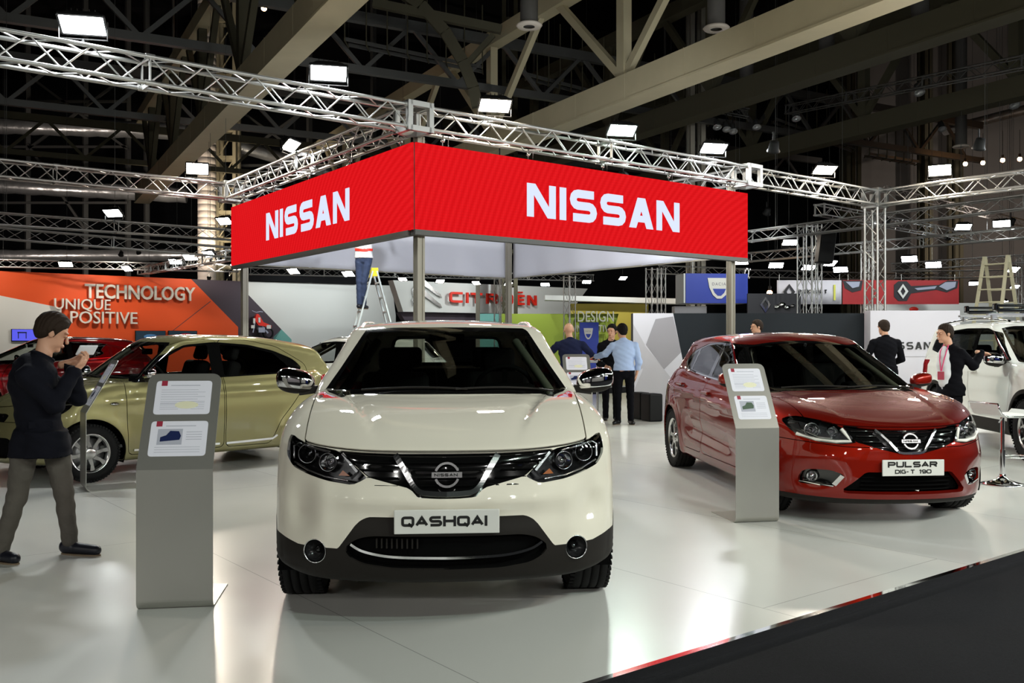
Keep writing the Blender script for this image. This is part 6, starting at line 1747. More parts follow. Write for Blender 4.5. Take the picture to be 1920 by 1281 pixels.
    mb = MB(); mb.box((0, .12, -.70), (1.2, .3, .06)); mb.box((0, .26, -1.2), (.9, .1, 1.0)); mb.obj('shelf', MATS['purple_panel'], r4)
    # white fascia with chevrons and red name
    C0 = Vector((-5.0, 36.5, 0))
    def Wc(u, v): return plane_pt(C0, AX, u, v)
    r5 = empty('name_fascia', Wc(900, 560), 0, 'white fascia with silver chevrons and a red car-maker name', 'sign')
    def part5(name, uv, m, o_=0., th=.04):
        return slab(name, [p-r5.location for p in off([Wc(u, v) for u, v in uv], o_)], m, th, nA, r5)
    part5('fascia_panel', [(737, 525), (1102, 541), (1066, 590), (756, 584)], 'white_panel', 0, .4)
    part5('dark_underside', [(757, 585), (1010, 589), (1010, 600), (766, 600)], 'purple_panel', -.3, .3)
    for dv in (0, 19):
        pts = [(770, 562), (775, 553), (783, 545+dv*.0), (793, 543), (803, 553), (814, 563), (823, 570), (826, 577), (815, 571), (803, 562), (792, 555), (783, 557), (777, 564), (772, 574)]
        pts = [(u, v-19+dv) for u, v in pts]
        part5('chevron', pts, 'rim_alloy', .12, .1)
    a = Wc(838, 567); b = Wc(1001, 571)
    mbl = MB(); M = Matrix.Translation(a-r5.location+nA*.15) @ Matrix.Rotation(RZ, 4, 'Z'); L = (Vector((b.x-a.x, b.y-a.y, 0))).length; h = Wc(838, 547).z-a.z
    seq = [('C', 34), ('I', 5), ('T', 17), ('R', 24), ('O', 26), ('E', 18), ('N', 22)]; tot = 163; x = 0; sw = .095
    px = {'C': (838, 863), 'I': (869, 871), 'T': (876, 900), 'R': (907, 928), 'O': (934, 956), 'E': (964, 979), 'N': (984, 1000)}
    for ch, (u0, u1) in px.items():
        p0 = Wc(u0, 567); x0 = Vector((p0.x-a.x, p0.y-a.y, 0)).length; p1 = Wc(u1, 567); w = Vector((p1.x-p0.x, p1.y-p0.y, 0)).length-sw
        stroke_text(mbl, ch, x0+sw/2, -.04*x0/L*.5, h, max(w, .02), sw, 0, M, .10)
    p0 = Wc(969, 567); x0 = Vector((p0.x-a.x, p0.y-a.y, 0)).length
    for dx in (-.07, .07): mbl.box(M @ Vector((x0+dx+.03, -.05, h+.09)), (.08, .1, .07), M.to_3x3())
    mbl.obj('lettering', MATS['citroen_red'], r5)
    # green stand with slogan
    G0 = Vector((0, 37.5, 0)); ex = Vector((1, 0, 0)); nG = Vector((0, -1, 0))
    def Wg(u, v, Y=37.5): return PX(u, 640 if v is None else v, Y) if v is not None else Vector(((u-960)/F0*Y, Y, 0))
    r6 = empty('slogan_wall', Wg(1100, None), 0, 'yellow-green exhibition wall with a grey slogan behind the bald man', 'exhibition wall')
    def part6(name, uv, m, Y=37.5, th=.05): return slab(name, [Wg(u, v, Y)-r6.location for u, v in uv], m, th, nG, r6)
    part6('wall_base', [(940, 588), (1216, 588), (1216, None), (940, None)], 'green_panel', 37.6, .2)
    part6('yellow_panel', [(1068, 569), (1216, 569), (1216, 588), (1216, None), (1130, None), (1160, 588), (1068, 588)], 'yellow_panel', 37.4)
    part6('teal_panel', [(898, 588), (940, 588), (940, None), (898, None)], 'teal_panel', 37.5)
    part6('white_soffit', [(1022, 553), (1290, 560), (1290, 570), (1022, 562)], 'white_panel', 36.9, .9)
    for txt, u0, u1, v0, v1 in (('DESIGN', 1083, 1151, 603, 583), ('INNOVATIVE', 1068, 1148, 622, 609)):
        a = Wg(u0, v0, 37.2); b = Wg(u1, v0, 37.2); h = Wg(u0, v1, 37.2).z-a.z
        o = font_mesh('lettering', txt, 1., MATS['letter_grey'], Matrix.Identity(4), r6, .05, .003)
        xs = [v.co.x for v in o.data.vertices]; zs = [v.co.z for v in o.data.vertices]
        for v in o.data.vertices:
            v.co = a+Vector(((v.co.x-min(xs))/(max(xs)-min(xs))*(b.x-a.x), v.co.y, (v.co.z-min(zs))/(max(zs)-min(zs))*h))-r6.location
    # blue totem
    def shield(parent, c, w, h, M, y=-.012):
        mb = MB(); out = [(-w/2, h/2), (w/2, h/2), (w*.42, h*.02), (w*.28, -h*.32), (w*.1, -h*.5), (-w*.1, -h*.5), (-w*.28, -h*.32), (-w*.42, h*.02)]
        mb.prism(out, y, 0, M @ Matrix.Translation(c)); s_ = mb.obj('emblem', MATS['letter_white'], parent)
        mb = MB(); inn = [(-w*.28, -h*.02), (w*.28, -h*.02), (w*.2, -h*.22), (w*.07, -h*.36), (-w*.07, -h*.36), (-w*.2, -h*.22)]
        mb.prism(inn, y*1.3, 0, M @ Matrix.Translation(c)); mb.obj('emblem_recess', MATS['blue_box'], s_)
        mb = MB(); stroke_text(mb, 'DACIA', c[0]-w*.30, c[2]+h*.14, h*.14, w*.085, w*.022, w*.055, M @ Matrix.Translation((0, y*1.02, 0)), abs(y)*.3)
        mb.obj('lettering', MATS['facet_grey'], s_)
    p = PX(1105, 640, 27.); r7 = empty('blue_totem', (p.x, p.y, 0), 0, 'dark blue totem with a small white shield beside the bald man', 'totem')
    hh = CH+36/F0*27.; mb = MB(); mb.box((0, .15, hh/2), (.54, .3, hh)); mb.obj('panel', MATS['blue_box'], r7); shield(r7, (-.03, 0, hh-.33), .27, .32, Matrix.Identity(4))
    # hanging blue box
    p = PX(1281, 540, 27.); r8 = empty('hanging_box_sign', p, .10, 'blue hanging box with white sides and a white shield emblem', 'sign')
    w = 1.9; h = .86; mb = MB(); mb.box((w/2+.02, .45, 0), (w, .86, h)); mb.obj('box', MATS['white_panel'], r8)
    mb = MB(); mb.box((w/2+.05, .01, 0), (w-.05, .03, h)); f_ = mb.obj('face', MATS['blue_box'], r8); shield(r8, (w*.56, -.005, .0), .70, .60, Matrix.Identity(4), -.03)
    mb = MB(); mb.tube((.4, .4, h/2), (.4, .4, 1.2), .012, 5); mb.tube((w-.3, .4, h/2), (w-.3, .4, 1.2), .012, 5); mb.obj('hanger', MATS['steel_truss'], r8)
    # banners
    def diamond(par, c, w, h, M, m='banner_black', inner=True):
        mb = MB(); T = M @ Matrix.Translation(c)
        o_ = [(0, h/2), (w/2, 0), (0, -h/2), (-w/2, 0)]; i_ = [(0, h*.30), (w*.24, 0), (0, -h*.30), (-w*.24, 0)]
        V = [T @ Vector((x, -.02, z)) for x, z in o_+i_]+[T @ Vector((x, 0, z)) for x, z in o_+i_]
        F = []
        for k in range(4): j = (k+1) % 4; F += [(k, 4+k, 4+j, j), (8+k, 8+j, 12+j, 12+k), (k, j, 8+j, 8+k), (4+k, 12+k, 12+j, 4+j)]
        mb.add(V, F); mb.obj('emblem', MATS[m], par)
    Yb = 29.; p = PX(1457, 548, Yb); r9 = empty('banner', p, 0, 'white banner with a black diamond emblem and car-maker name', 'banner')
    k = Yb/F0; mb = MB(); V = []; F = []
    for i in range(25):
        for j in (0, 1):
            x = i/24*121*k; V.append((x, .02*math.sin(i*.9), (23*k if j else -22*k)))
    F = [(2*i, 2*i+2, 2*i+3, 2*i+1) for i in range(24)]
    o = mobj('cloth', V, F, MATS['banner_white'], r9, smooth=True); md = o.modifiers.new('s', 'SOLIDIFY'); md.thickness = .01
    diamond(r9, (22*k, -.04, 1*k), 22*k, 30*k, Matrix.Identity(4))
    mb = MB(); x = 40*k
    for ch in 'RENAULT':
        stroke_text(mb, ch, x, -2.*k, 7*k, 4.4*k, 1.8*k, 0, Matrix.Translation((0, -.045, 0)), .01); x += 8*k
    mb.obj('lettering', MATS['banner_black'], r9)
    mb = MB(); mb.box((107*k, -.04, 0), (3.5*k, .02, 29*k)); mb.obj('yellow_stripe', MATS['yellow_mark'], r9)
    mb = MB()
    for x in (4, 117): mb.tube((x*k, 0, 23*k), (x*k, 0, 34*k), .01, 5)
    mb.obj('hanger', MATS['steel_truss'], r9)
    p = PX(1580, 548, Yb); r10 = empty('banner', p, 0, 'red banner printed with a car nose and a diamond emblem', 'banner')
    o = slab('cloth', [(0, 0, -22*k), (218*k, 0, -22*k), (218*k, 0, 23*k), (0, 0, 23*k)], 'banner_red', .02, (0, -1, 0), r10)
    def pp(name, pts, m, y=-.015): return slab(name, [(x*k, y, z*k) for x, z in pts], m, .012, (0, -1, 0), r10)
    pp('printed_grille', [(0, 22), (38, 22), (34, 4), (18, 0), (4, 8)], 'banner_black'); pp('printed_headlamp', [(5, 20), (32, 20), (30, 11), (18, 8)], 'banner_grey', -.03)
    pp('printed_grille', [(96, 14), (104, 21), (120, 21), (128, 12), (180, 14), (196, 22), (217, 22), (214, 8), (195, 0), (176, 5), (128, -2), (120, -16), (104, -16), (96, -8)], 'banner_black')
    pp('printed_headlamp', [(180, 11), (192, 19), (212, 20), (210, 10), (195, 4)], 'banner_grey', -.03); pp('printed_badge_bar', [(134, 8), (176, 12), (172, 7), (140, 4)], 'banner_grey', -.03)
    diamond(r10, (112*k, -.03, 2*k), 20*k, 28*k, Matrix.Identity(4), 'white_panel')
    mb = MB()
    for x in (10, 110, 210): mb.tube((x*k, 0, 23*k), (x*k, 0, 34*k), .01, 5)
    mb.obj('hanger', MATS['steel_truss'], r10)
    # black board with a silver diamond
    p = PX(1452, 573, 26.); r11 = empty('emblem_board', p, 0, 'black board with a silver diamond emblem above the low wall', 'sign')
    k2 = 26./F0; mb = MB(); mb.box((0, .05, -.5), (100*k2, .08, 46*k2+1)); mb.obj('board', MATS['banner_black'], r11); diamond(r11, (-17*k2, 0, 2*k2), 20*k2, 30*k2, Matrix.Identity(4), 'chrome')
    mb = MB()
    for x, z, s_ in ((5, -2, 5), (14, 2, 6), (24, -3, 5), (34, 0, 4)): mb.sphere((x*k2, -.02, z*k2), s_*k2, 10, (1.3, .3, .8))
    mb.obj('chrome_ornament', MATS['chrome'], r11)
    o = obox('white_counter', PX(1292, 590, 28.)+Vector((0, 0, -.8)), (.95, .5, 2.1), 'white_low'); tag(o, 'pale counter block below the hanging blue box', 'counter')
    # low partition: faceted white panel, black run, white panel with a name
    Yw = 17.5; zt = CH+53/F0*Yw
    def L(u, v, Y=Yw): return Vector(((u-960)/F0*Y, Y, 0 if v is None else CH-(v-640)/F0*Y))
    nn = Vector((0, -1, 0))
    r12 = empty('low_partition', L(1400, None), 0, 'low partition wall, white facets at one end and black behind the red car', 'partition')
    def part12(name, uv, m, o_=0., th=.05): return slab(name, [L(u, v)-r12.location+nn*o_ for u, v in uv], m, th, nn, r12)
    part12('black_panel', [(1187, 587), (1632, 587), (1632, None), (1187, None)], 'black_panel', 0, .3)
    part12('white_panel', [(1187, 587), (1262, 587), (1283, 690), (1300, None), (1187, None)], 'white_low', .01, .01)
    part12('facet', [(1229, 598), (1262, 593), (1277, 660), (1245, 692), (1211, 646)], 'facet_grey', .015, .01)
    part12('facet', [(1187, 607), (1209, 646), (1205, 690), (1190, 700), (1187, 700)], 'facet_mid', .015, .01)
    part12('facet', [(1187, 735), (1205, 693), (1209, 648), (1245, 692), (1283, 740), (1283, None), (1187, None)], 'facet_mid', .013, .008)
    Yv = 17.2
    r13 = empty('name_partition', L(1700, None, Yv), 0, 'low white partition with a black name behind the man in a dark suit', 'partition')
    def part13(name, uv, m, o_=0., th=.05): return slab(name, [L(u, v, Yv)-r13.location+nn*o_ for u, v in uv], m, th, nn, r13)
    part13('white_panel', [(1632, 582), (1800, 582), (1800, None), (1632, None)], 'white_low', 0, .3)
    part13('panel_line', [(1694, 668), (1770, 668), (1770, 669), (1694, 669)], 'facet_grey', .005, .004)
    mb = MB(); kk = Yv/F0; x = (1661-960)*kk
    for ch in 'NISSAN':
        w = 0 if ch == 'I' else 10*kk; stroke_text(mb, ch, x-r13.location.x+kk*1.3, CH-(655-640)*kk, 14*kk, w, 2.8*kk, 0, Matrix.Translation((0, -.006, 0)), .006); x += w+6.2*kk
    mb.obj('lettering', MATS['plate_ink'], r13)
    r = empty('white_booth_wall', PX(1740, 640, 33.)*Vector((1, 1, 0)) if False else Vector(((1740-960)/F0*33., 33., 0)), 0, 'white booth wall behind the name partition', 'exhibition wall')
    hz = CH+72/F0*33.; mb = MB(); mb.box((.5, 0, hz/2), (5.5, .2, hz)); mb.obj('panel', MATS['white_panel'], r); mb = MB(); mb.sphere((-.55, -.12, hz-.22), .12, 10, (1.4, .3, .7)); mb.obj('red_mark', MATS['citroen_red'], r)
    for (u, Y, l) in ((1202, 16.6, 'black cube seat nearer the man in the blue shirt'), (1222, 16.2, 'black cube seat nearer the red hatchback')):
        p = PX(u, 640, Y); mb = MB(); rbox(mb, (0, 0, .24), (.20 if u == 1202 else .26, .34, .48), .03); o = mb.obj('cube_seat', MATS['chair_black']); o.location = (p.x, p.y, 0); o.rotation_euler = (0, 0, RZ*.5); tag(o, l, 'seat')
def furniture():
    def info_stand(loc, rz, label, wall=True, car_col='photo_blue', w=.38, ht=.72):
        root = empty('info_stand', loc, rz, label, 'information stand')
        th = .006; R = .05; mb = MB(); prof = [(.48, 0.), (R, 0.)]
        for k in range(1, 8): a = -PI/2-k*(PI/2)/8; prof.append((R+R*math.cos(a), R+R*math.sin(a)))
        prof += [(0, R), (0, ht)]
        n = len(prof); V = []
        for i, (y, z) in enumerate(prof):
            a = Vector(prof[max(i-1, 0)]); b = Vector(prof[min(i+1, n-1)]); d = (b-a).normalized(); m = Vector((d.y, -d.x))*th
            for x in (-w/2, w/2): V += [(x, y, z+.0005), (x, y+m.x, z+m.y+.0005)]
        F = []
        for i in range(n-1):
            a, b = 4*i, 4*i+4
            F += [(a, a+2, b+2, b), (a+1, b+1, b+3, a+3), (a, b, b+1, a+1), (a+2, a+3, b+3, b+2)]
        F += [(0, 1, 3, 2), (4*n-4, 4*n-2, 4*n-1, 4*n-3)]
        mb.add(V, F, False); mb.obj('bent_sheet', MATS['stand_silver'], root)
        # sloping head
        M = Matrix.Translation((0, 0, ht)) @ Matrix.Rotation(math.radians(-30), 4, 'X'); H = .56
        out = rounded([(-w/2, 0), (w/2, 0), (w/2, H), (-w/2, H)], .055, 6)
        out = [(-w/2, 0), (w/2, 0)]+[q for q in out if q[1] > .2]
        mb = MB(); mb.prism(out, 0, th, M); hd = mb.obj('sloping_head', MATS['stand_silver'], root)
        for k, (z0, z1) in enumerate(((.075, .275), (.315, .515))):
            mb = MB(); mb.prism(rounded([(-w*.38, z0), (w*.38, z0), (w*.38, z1), (-w*.38, z1)], .02, 4), -.0015, .001, M); pg = mb.obj('sheet', MATS['paper'], hd)
            mb = MB(); mb.prism([(-w*.31, z1-.03), (-w*.23, z1-.03), (-w*.23, z1), (-w*.31, z1)], -.0022, -.0014, M); mb.obj('red_logo', MATS['logo_red'], pg)
            mb = MB(); bar = lambda x0, x1, z, h=.004: mb.prism([(x0*w, z), (x1*w, z), (x1*w, z+h), (x0*w, z+h)], -.0022, -.0014, M)
            bar(-.18, .22, z1-.03)
            if k:
                for i in range(7): bar(-.30, .30 if i % 2 else .2, z1-.055-.014*i, .002)
                for i in range(4): bar(-.30, -.05, z0+.03+.012*i, .002); bar(.12, .3, z0+.03+.012*i, .002)
            else:
                for i in range(4): bar(.10, .31, z1-.065-.014*i, .003)
                for i in range(3): bar(-.30, .30, z0+.022+.014*i, .002)
            mb.obj('print', MATS['ink_grey'], pg)
            if k == 0:
                q0, q1 = -.28*w, .05*w; zz0, zz1 = z0+.065, z1-.045
                mb = MB(); mb.prism([(q0, zz0), (q1, zz0), (q1, zz1), (q0, zz1)], -.002, -.0014, M); mb.obj('picture', MATS['ink_grey'], pg)
                X = lambda t: q0+(q1-q0)*t; Z = lambda t: zz0+(zz1-zz0)*t
                mb = MB(); mb.prism([(X(.12), Z(.2)), (X(.9), Z(.3)), (X(.95), Z(.55)), (X(.85), Z(.85)), (X(.5), Z(.88)), (X(.35), Z(.6)), (X(.12), Z(.48))], -.0026, -.0019, M); mb.obj('pictured_car', MATS[car_col], pg)
            else:
                mb = MB(); mb.prism([(w*(.06+.16*math.cos(t)), z0+.055+.022*math.sin(t)) for t in [2*PI*i/16 for i in range(16)]], -.0024, -.0014, M); mb.obj('yellow_sticker', MATS['paper_yellow'], pg)
        return root
    info_stand((-1.735, 4.80, 0), math.radians(8), 'silver info stand with two sheets, nearest, beside the white crossover')
    info_stand((1.868, 7.10, 0), math.radians(10), 'silver info stand with two sheets in front of the red hatchback', car_col='photo_green', w=.35)
    info_stand((-4.00, 8.70, 0), math.radians(-58), 'silver info stand seen edge-on beside the man with a phone')
    info_stand((.90, 12.6, 0), math.radians(4), 'pale info stand half hidden behind the mirror of the white crossover')
    # bar stool with low tray-shaped seat
    def stool(loc, rz, label, h=.66, seat='white_panel'):
        root = empty('bar_stool', loc, rz, label, 'bar stool')
        mb = MB(); mb.lathe([(0, .0), (.20, 0), (.205, .008), (.15, .02), (.06, .045), (.03, .08), (.028, .10)], 32); mb.obj('base', MATS['chrome'], root)
        mb = MB(); mb.tube((0, 0, .08), (0, 0, h*.5), .027, 16); mb.tube((0, 0, h*.5), (0, 0, h-.02), .019, 12); mb.obj('pole', MATS['chrome'], root)
        mb = MB(); mb.path([(.02, 0, .26), (.12, -.10, .26), (.22, -.09, .27), (.25, 0, .27), (.22, .09, .27), (.12, .10, .26), (.02, 0, .26)], .009, 6); mb.obj('foot_rest', MATS['chrome'], root)
        mb = MB(); rows = [(.26, .035), (.22, .0), (.1, -.005), (-.1, -.002), (-.17, .02), (-.20, .07), (-.215, .12)]
        V = []; F = []
        for x, z in rows:
            for y in (-.19, .19): V += [(x, y, h+z+.012), (x, y, h+z-.012)]
        for i in range(len(rows)-1):
            a, b = 4*i, 4*i+4; F += [(a, a+2, b+2, b), (a+1, b+1, b+3, a+3), (a, b, b+1, a+1), (a+2, a+3, b+3, b+2)]
        F += [(0, 1, 3, 2), (24, 26, 27, 25)]
        F = [f[::-1] for f in F]; mb.add(V, F, False); mb.obj('seat', MATS[seat], root)
        mb = MB(); pts = [(x, -.2, h+z) for x, z in rows]+[(x, .2, h+z) for x, z in rows[::-1]]; mb.path(pts, .008, 6, closed=True)
        mb.tube((0, 0, h-.03), (-.12, -.1, h-.06), .007, 6); mb.obj('seat_rim', MATS['chrome'], root)
    stool((4.74, 9.02, 0), math.radians(12), 'white bar stool with chrome base between red hatchback and white off-roader', h=.67)
    # high table by the men
    c = PX(1100, 640, 16.6); root = empty('high_table', (c.x, c.y, 0), 0, 'white high table where the men lean', 'table')
    mb = MB(); rbox(mb, (0, 0, 1.03), (.85, .6, .05), .015); mb.obj('table_top', MATS['white_low'], root)
    for x in (.10, .30): mb = MB(); mb.tube((x-.1, .1, .02), (x-.1, .1, 1.01), .022, 10); mb.lathe([(0, 0), (.16, 0), (.16, .012), (.03, .03)], 20, Matrix.Translation((x-.1, .1, 0))); mb.obj('leg', MATS['chrome'], root)
    mb = MB(); rbox(mb, (0, 0, 0), (.26, .18, .03), .008, 2); o = mb.obj('folder', MATS['citroen_red']); o.location = (c.x+.12, c.y-.1, 1.07); tag(o, 'small red folder on the high table by the blue shirt', 'folder')
    for u, v, Y in ((1470, 640, 23.),):
        pass
    # hanging loudspeaker and cable clutter
    p = PX(1548, 462, 26.); mb = MB(); rbox(mb, (0, 0, 0), (.42, .38, .95), .04, R=Matrix.Rotation(.12, 3, 'Y')); mb.tube((0, 0, .4), (0, 0, .75), .02, 6); o = mb.obj('loudspeaker', MATS['housing_black']); o.location = p; tag(o, 'black loudspeaker hanging between the banner towers', 'loudspeaker')
    # step ladders
    def ladder(loc, rz, h, spread, w, label, m, top='yellow_plastic', flare=1.25):
        root = empty('step_ladder', loc, rz, label, 'ladder')
        for s_ in (-1, 1):
            for e in (-1, 1):
                mb = MB(); mb.bar((s_*spread/2, e*w/2*flare, .01), (s_*.04, e*w/2, h), .03, .07, up=(0, 1, 0)); mb.obj('rail', MATS[m], root)
            mb = MB(); n = int(h/.28)
            for k in range(1, n+1):
                t = k*.28/h; x = s_*(spread/2*(1-t)+.04*t); ww = w*(flare*(1-t)+t)
                mb = MB(); mb.bar((x, -ww/2, k*.28), (x, ww/2, k*.28), .05, .025); mb.obj('rung', MATS[m], root)
        mb = MB(); 
        for e in (-1, 1): mb.box((0, e*w/2, h-.02), (.13, .05, .16))
        mb.obj('hinge', MATS[top], root)
        return root
    p = PX(701, 640, 18.2); ladder((p.x-.02, p.y, 0), math.radians(18), 2.74, 1.55, .42, 'aluminium step ladder with yellow hinges under the canopy', 'ladder_alu')
    p = PX(1868, 640, 20.5); ladder((p.x, p.y, 0), math.radians(38), 3.2, 1.9, .5, 'tall pale double step ladder behind the white off-roader', 'ladder_wood', 'ladder_wood')
def world_and_camera():
    w = bpy.data.worlds.new('hall_air'); SC.world = w; w.use_nodes = True
    w.node_tree.nodes['Background'].inputs[0].default_value = (.03, .03, .032, 1)
    cam = bpy.data.cameras.new('camera'); co = bpy.data.objects.new('camera', cam); COL.objects.link(co); SC.camera = co
    cam.sensor_width = 36; cam.lens = F0/1920*36; co.location = (0, 0, CH); co.rotation_euler = (PI/2, 0, 0); cam.clip_end = 300
    vs = SC.view_settings; vs.view_transform = 'Standard'; vs.look = 'None'; vs.gamma = 1; vs.use_curve_mapping = False; vs.exposure = -.12
    SC.cycles.max_bounces = 8; SC.cycles.transparent_max_bounces = 16; SC.cycles.sample_clamp_indirect = 6
# ================================================================== people
mat('skin', s2l(196, 148, 120), .5)
mat('hair_brown', s2l(44, 34, 27), .75, spec=.15, bump=(160, .5, .004))
mat('hair_black', s2l(18, 15, 13), .75, spec=.15, bump=(160, .5, .004))
mat('hair_grey', s2l(150, 140, 128), .7)
mat('cloth_navy_black', s2l(20, 21, 28), .9, spec=.1, bump=(9, .4, .02))
mat('cloth_black', s2l(13, 13, 17), .9, spec=.1, bump=(9, .4, .02))
mat('cloth_grey_jeans', s2l(88, 84, 78), .9, spec=.1, bump=(14, .8, .02), noise=(5, .25))
mat('cloth_navy', s2l(30, 34, 60), .9, spec=.1, bump=(9, .4, .02))
mat('cloth_sky', s2l(170, 190, 226), .8, bump=(9, .6, .02))
mat('cloth_white', s2l(206, 206, 208), .8, bump=(9, .5, .02))
mat('cloth_jeans', s2l(46, 58, 84), .9, bump=(14, .8, .02), noise=(6, .35))
mat('cloth_pink', s2l(206, 60, 110), .7)
mat('leather_dark', s2l(20, 22, 32), .4)
mat('leather_black', s2l(10, 10, 10), .35)
mat('sole', s2l(120, 104, 84), .7)
mat('phone_white', s2l(220, 222, 226), .3)
mat('phone_black', (.01, .01, .012), .15)
mat('lips', s2l(160, 96, 84), .5)
mat('eye_dark', (.01, .008, .007), .3)
def frame3(fwd, up=(0, 0, 1)):
    f = Vector(fwd).normalized(); u = Vector(up); r = f.cross(u).normalized(); u = r.cross(f).normalized()
    return np.array([r, f, u])      # rows: right, forward, up
def head_fn(c, fwd, s=1.):
    Rm = frame3(fwd); c = np.array(c, float)
    def loc(p): return (p-c)@Rm.T/s
    def skull(q, e=0.): return np.minimum(ellip(q, (0, -.012, .028), (.076+e, .094+e, .092+e)), 9)
    def skin(p):
        q = loc(p); x = np.abs(q[:, 0]); q2 = q.copy(); q2[:, 0] = x
        d = smin(skull(q), ellip(q, (0, .028, -.045), (.056, .062, .070)), .035)
        d = smin(d, ellip(q, (0, .068, -.092), (.026, .024, .022)), .02)                       # chin
        d = smin(d, capsule(q, (0, .088, .012), (0, .108, -.024), .007, .012), .012)             # nose
        d = smin(d, ellip(q, (0, .090, -.058), (.024, .013, .013)), .008)                       # mouth
        d = smin(d, ellip(q2, (.032, .078, .032), (.026, .014, .009)), .010)                    # brow
        d = smax(d, -ellip(q2, (.030, .098, .012), (.016, .014, .010)), .012)                   # sockets
        d = smin(d, ellip(q2, (.030, .080, .012), (.0125, .0125, .010)), .004)
        d = smin(d, ellip(q2, (.076, -.004, -.004), (.010, .020, .032)), .006)                  # ears
        return d*s
    def hair(p, style='short'):
        q = loc(p)
        L = np.interp(q[:, 1], [-.11, -.06, -.03, -.005, .015, .03, .05, .075, .10], [-.075, -.07, -.055, -.012, -.030, .012, .045, .066, .072])
        t = (.012 if style == 'short' else .020)
        e = t*np.clip((q[:, 2]-L)/.045, -.3, 1)*(1+.25*np.clip(q[:, 2]/.1, 0, 1))
        w = .0022*np.sin(q[:, 0]*95+q[:, 2]*40)*np.sin(q[:, 1]*70-q[:, 2]*55)+.0015*np.sin(q[:, 0]*210+q[:, 1]*160)
        d = ellip(q, (0, -.012, .028), (.0765, .0945, .0925))-e-w
        q2 = q.copy(); q2[:, 2] += .10; 
        d = smin(d, ellip(q, (0, -.055, -.035), (.060, .045, .05))+.004-e, .03)
        return smax(d, (L-q[:, 2])*.6, .006)*s
    return skin, hair, Rm
def hand_caps(w, d, n, side=1, curl=.5, s=1.):
    """wrist point, direction of the hand, direction the palm faces -> capsule list"""
    w = Vector(w); d = Vector(d).normalized(); n = Vector(n); n = (n-d*n.dot(d)).normalized(); a = d.cross(n)*side
    caps = [('p', w+d*.045*s, d, n, a)]
    kn = [(-.028, .084, .072), (-.009, .090, .080), (.010, .087, .074), (.028, .078, .058)]
    segs = []
    for i, (o, k, L) in enumerate(kn):
        base = w+a*o*s+d*k*s; c1 = curl*(.9+.12*i); dd = d*math.cos(c1*.6)+n*math.sin(c1*.6); p1 = base+dd*L*.48*s
        d2 = d*math.cos(c1*1.3)+n*math.sin(c1*1.3); p2 = p1+d2*L*.30*s; d3 = d*math.cos(c1*1.9)+n*math.sin(c1*1.9); p3 = p2+d3*L*.22*s
        segs += [(base-d*.02*s, p1, .0095*s, .0085*s), (p1, p2, .0085*s, .008*s), (p2, p3, .008*s, .0068*s)]
    tb = w+d*.022*s-a*.026*s+n*.006*s; t1 = tb+(d*.6-a*.65+n*.35).normalized()*.040*s; t2 = t1+(d*.85-a*.25+n*.45).normalized()*.030*s
    segs += [(tb, t1, .0125*s, .0105*s), (t1, t2, .0105*s, .0085*s)]
    ax = np.array([a, d, n])
    def f(p):
        q = (p-np.array(w+d*.048*s))@ax.T
        D = ellip(q, (0, 0, 0), (.040*s, .052*s, .016*s))
        D = smin(D, capsule(p, w-d*.06*s, w+d*.02*s, .026*s, .024*s), .02)
        for u, v, ra, rb in segs: D = smin(D, capsule(p, u, v, ra, rb), .005)
        return D
    pts = [w-d*.07*s]+[v for _, v, _, _ in segs]+[w+a*.045*s, w-a*.06*s]
    lo = [min(p[i] for p in pts)-.03 for i in range(3)]; hi = [max(p[i] for p in pts)+.03 for i in range(3)]
    return f, lo, hi
def mesh_of(f, lo, hi, h):
    V, Q = surfnet(f, lo, hi, h); g = grad(f, V, .003); g /= np.linalg.norm(g, axis=1)[:, None]+1e-9
    return V, Q, g
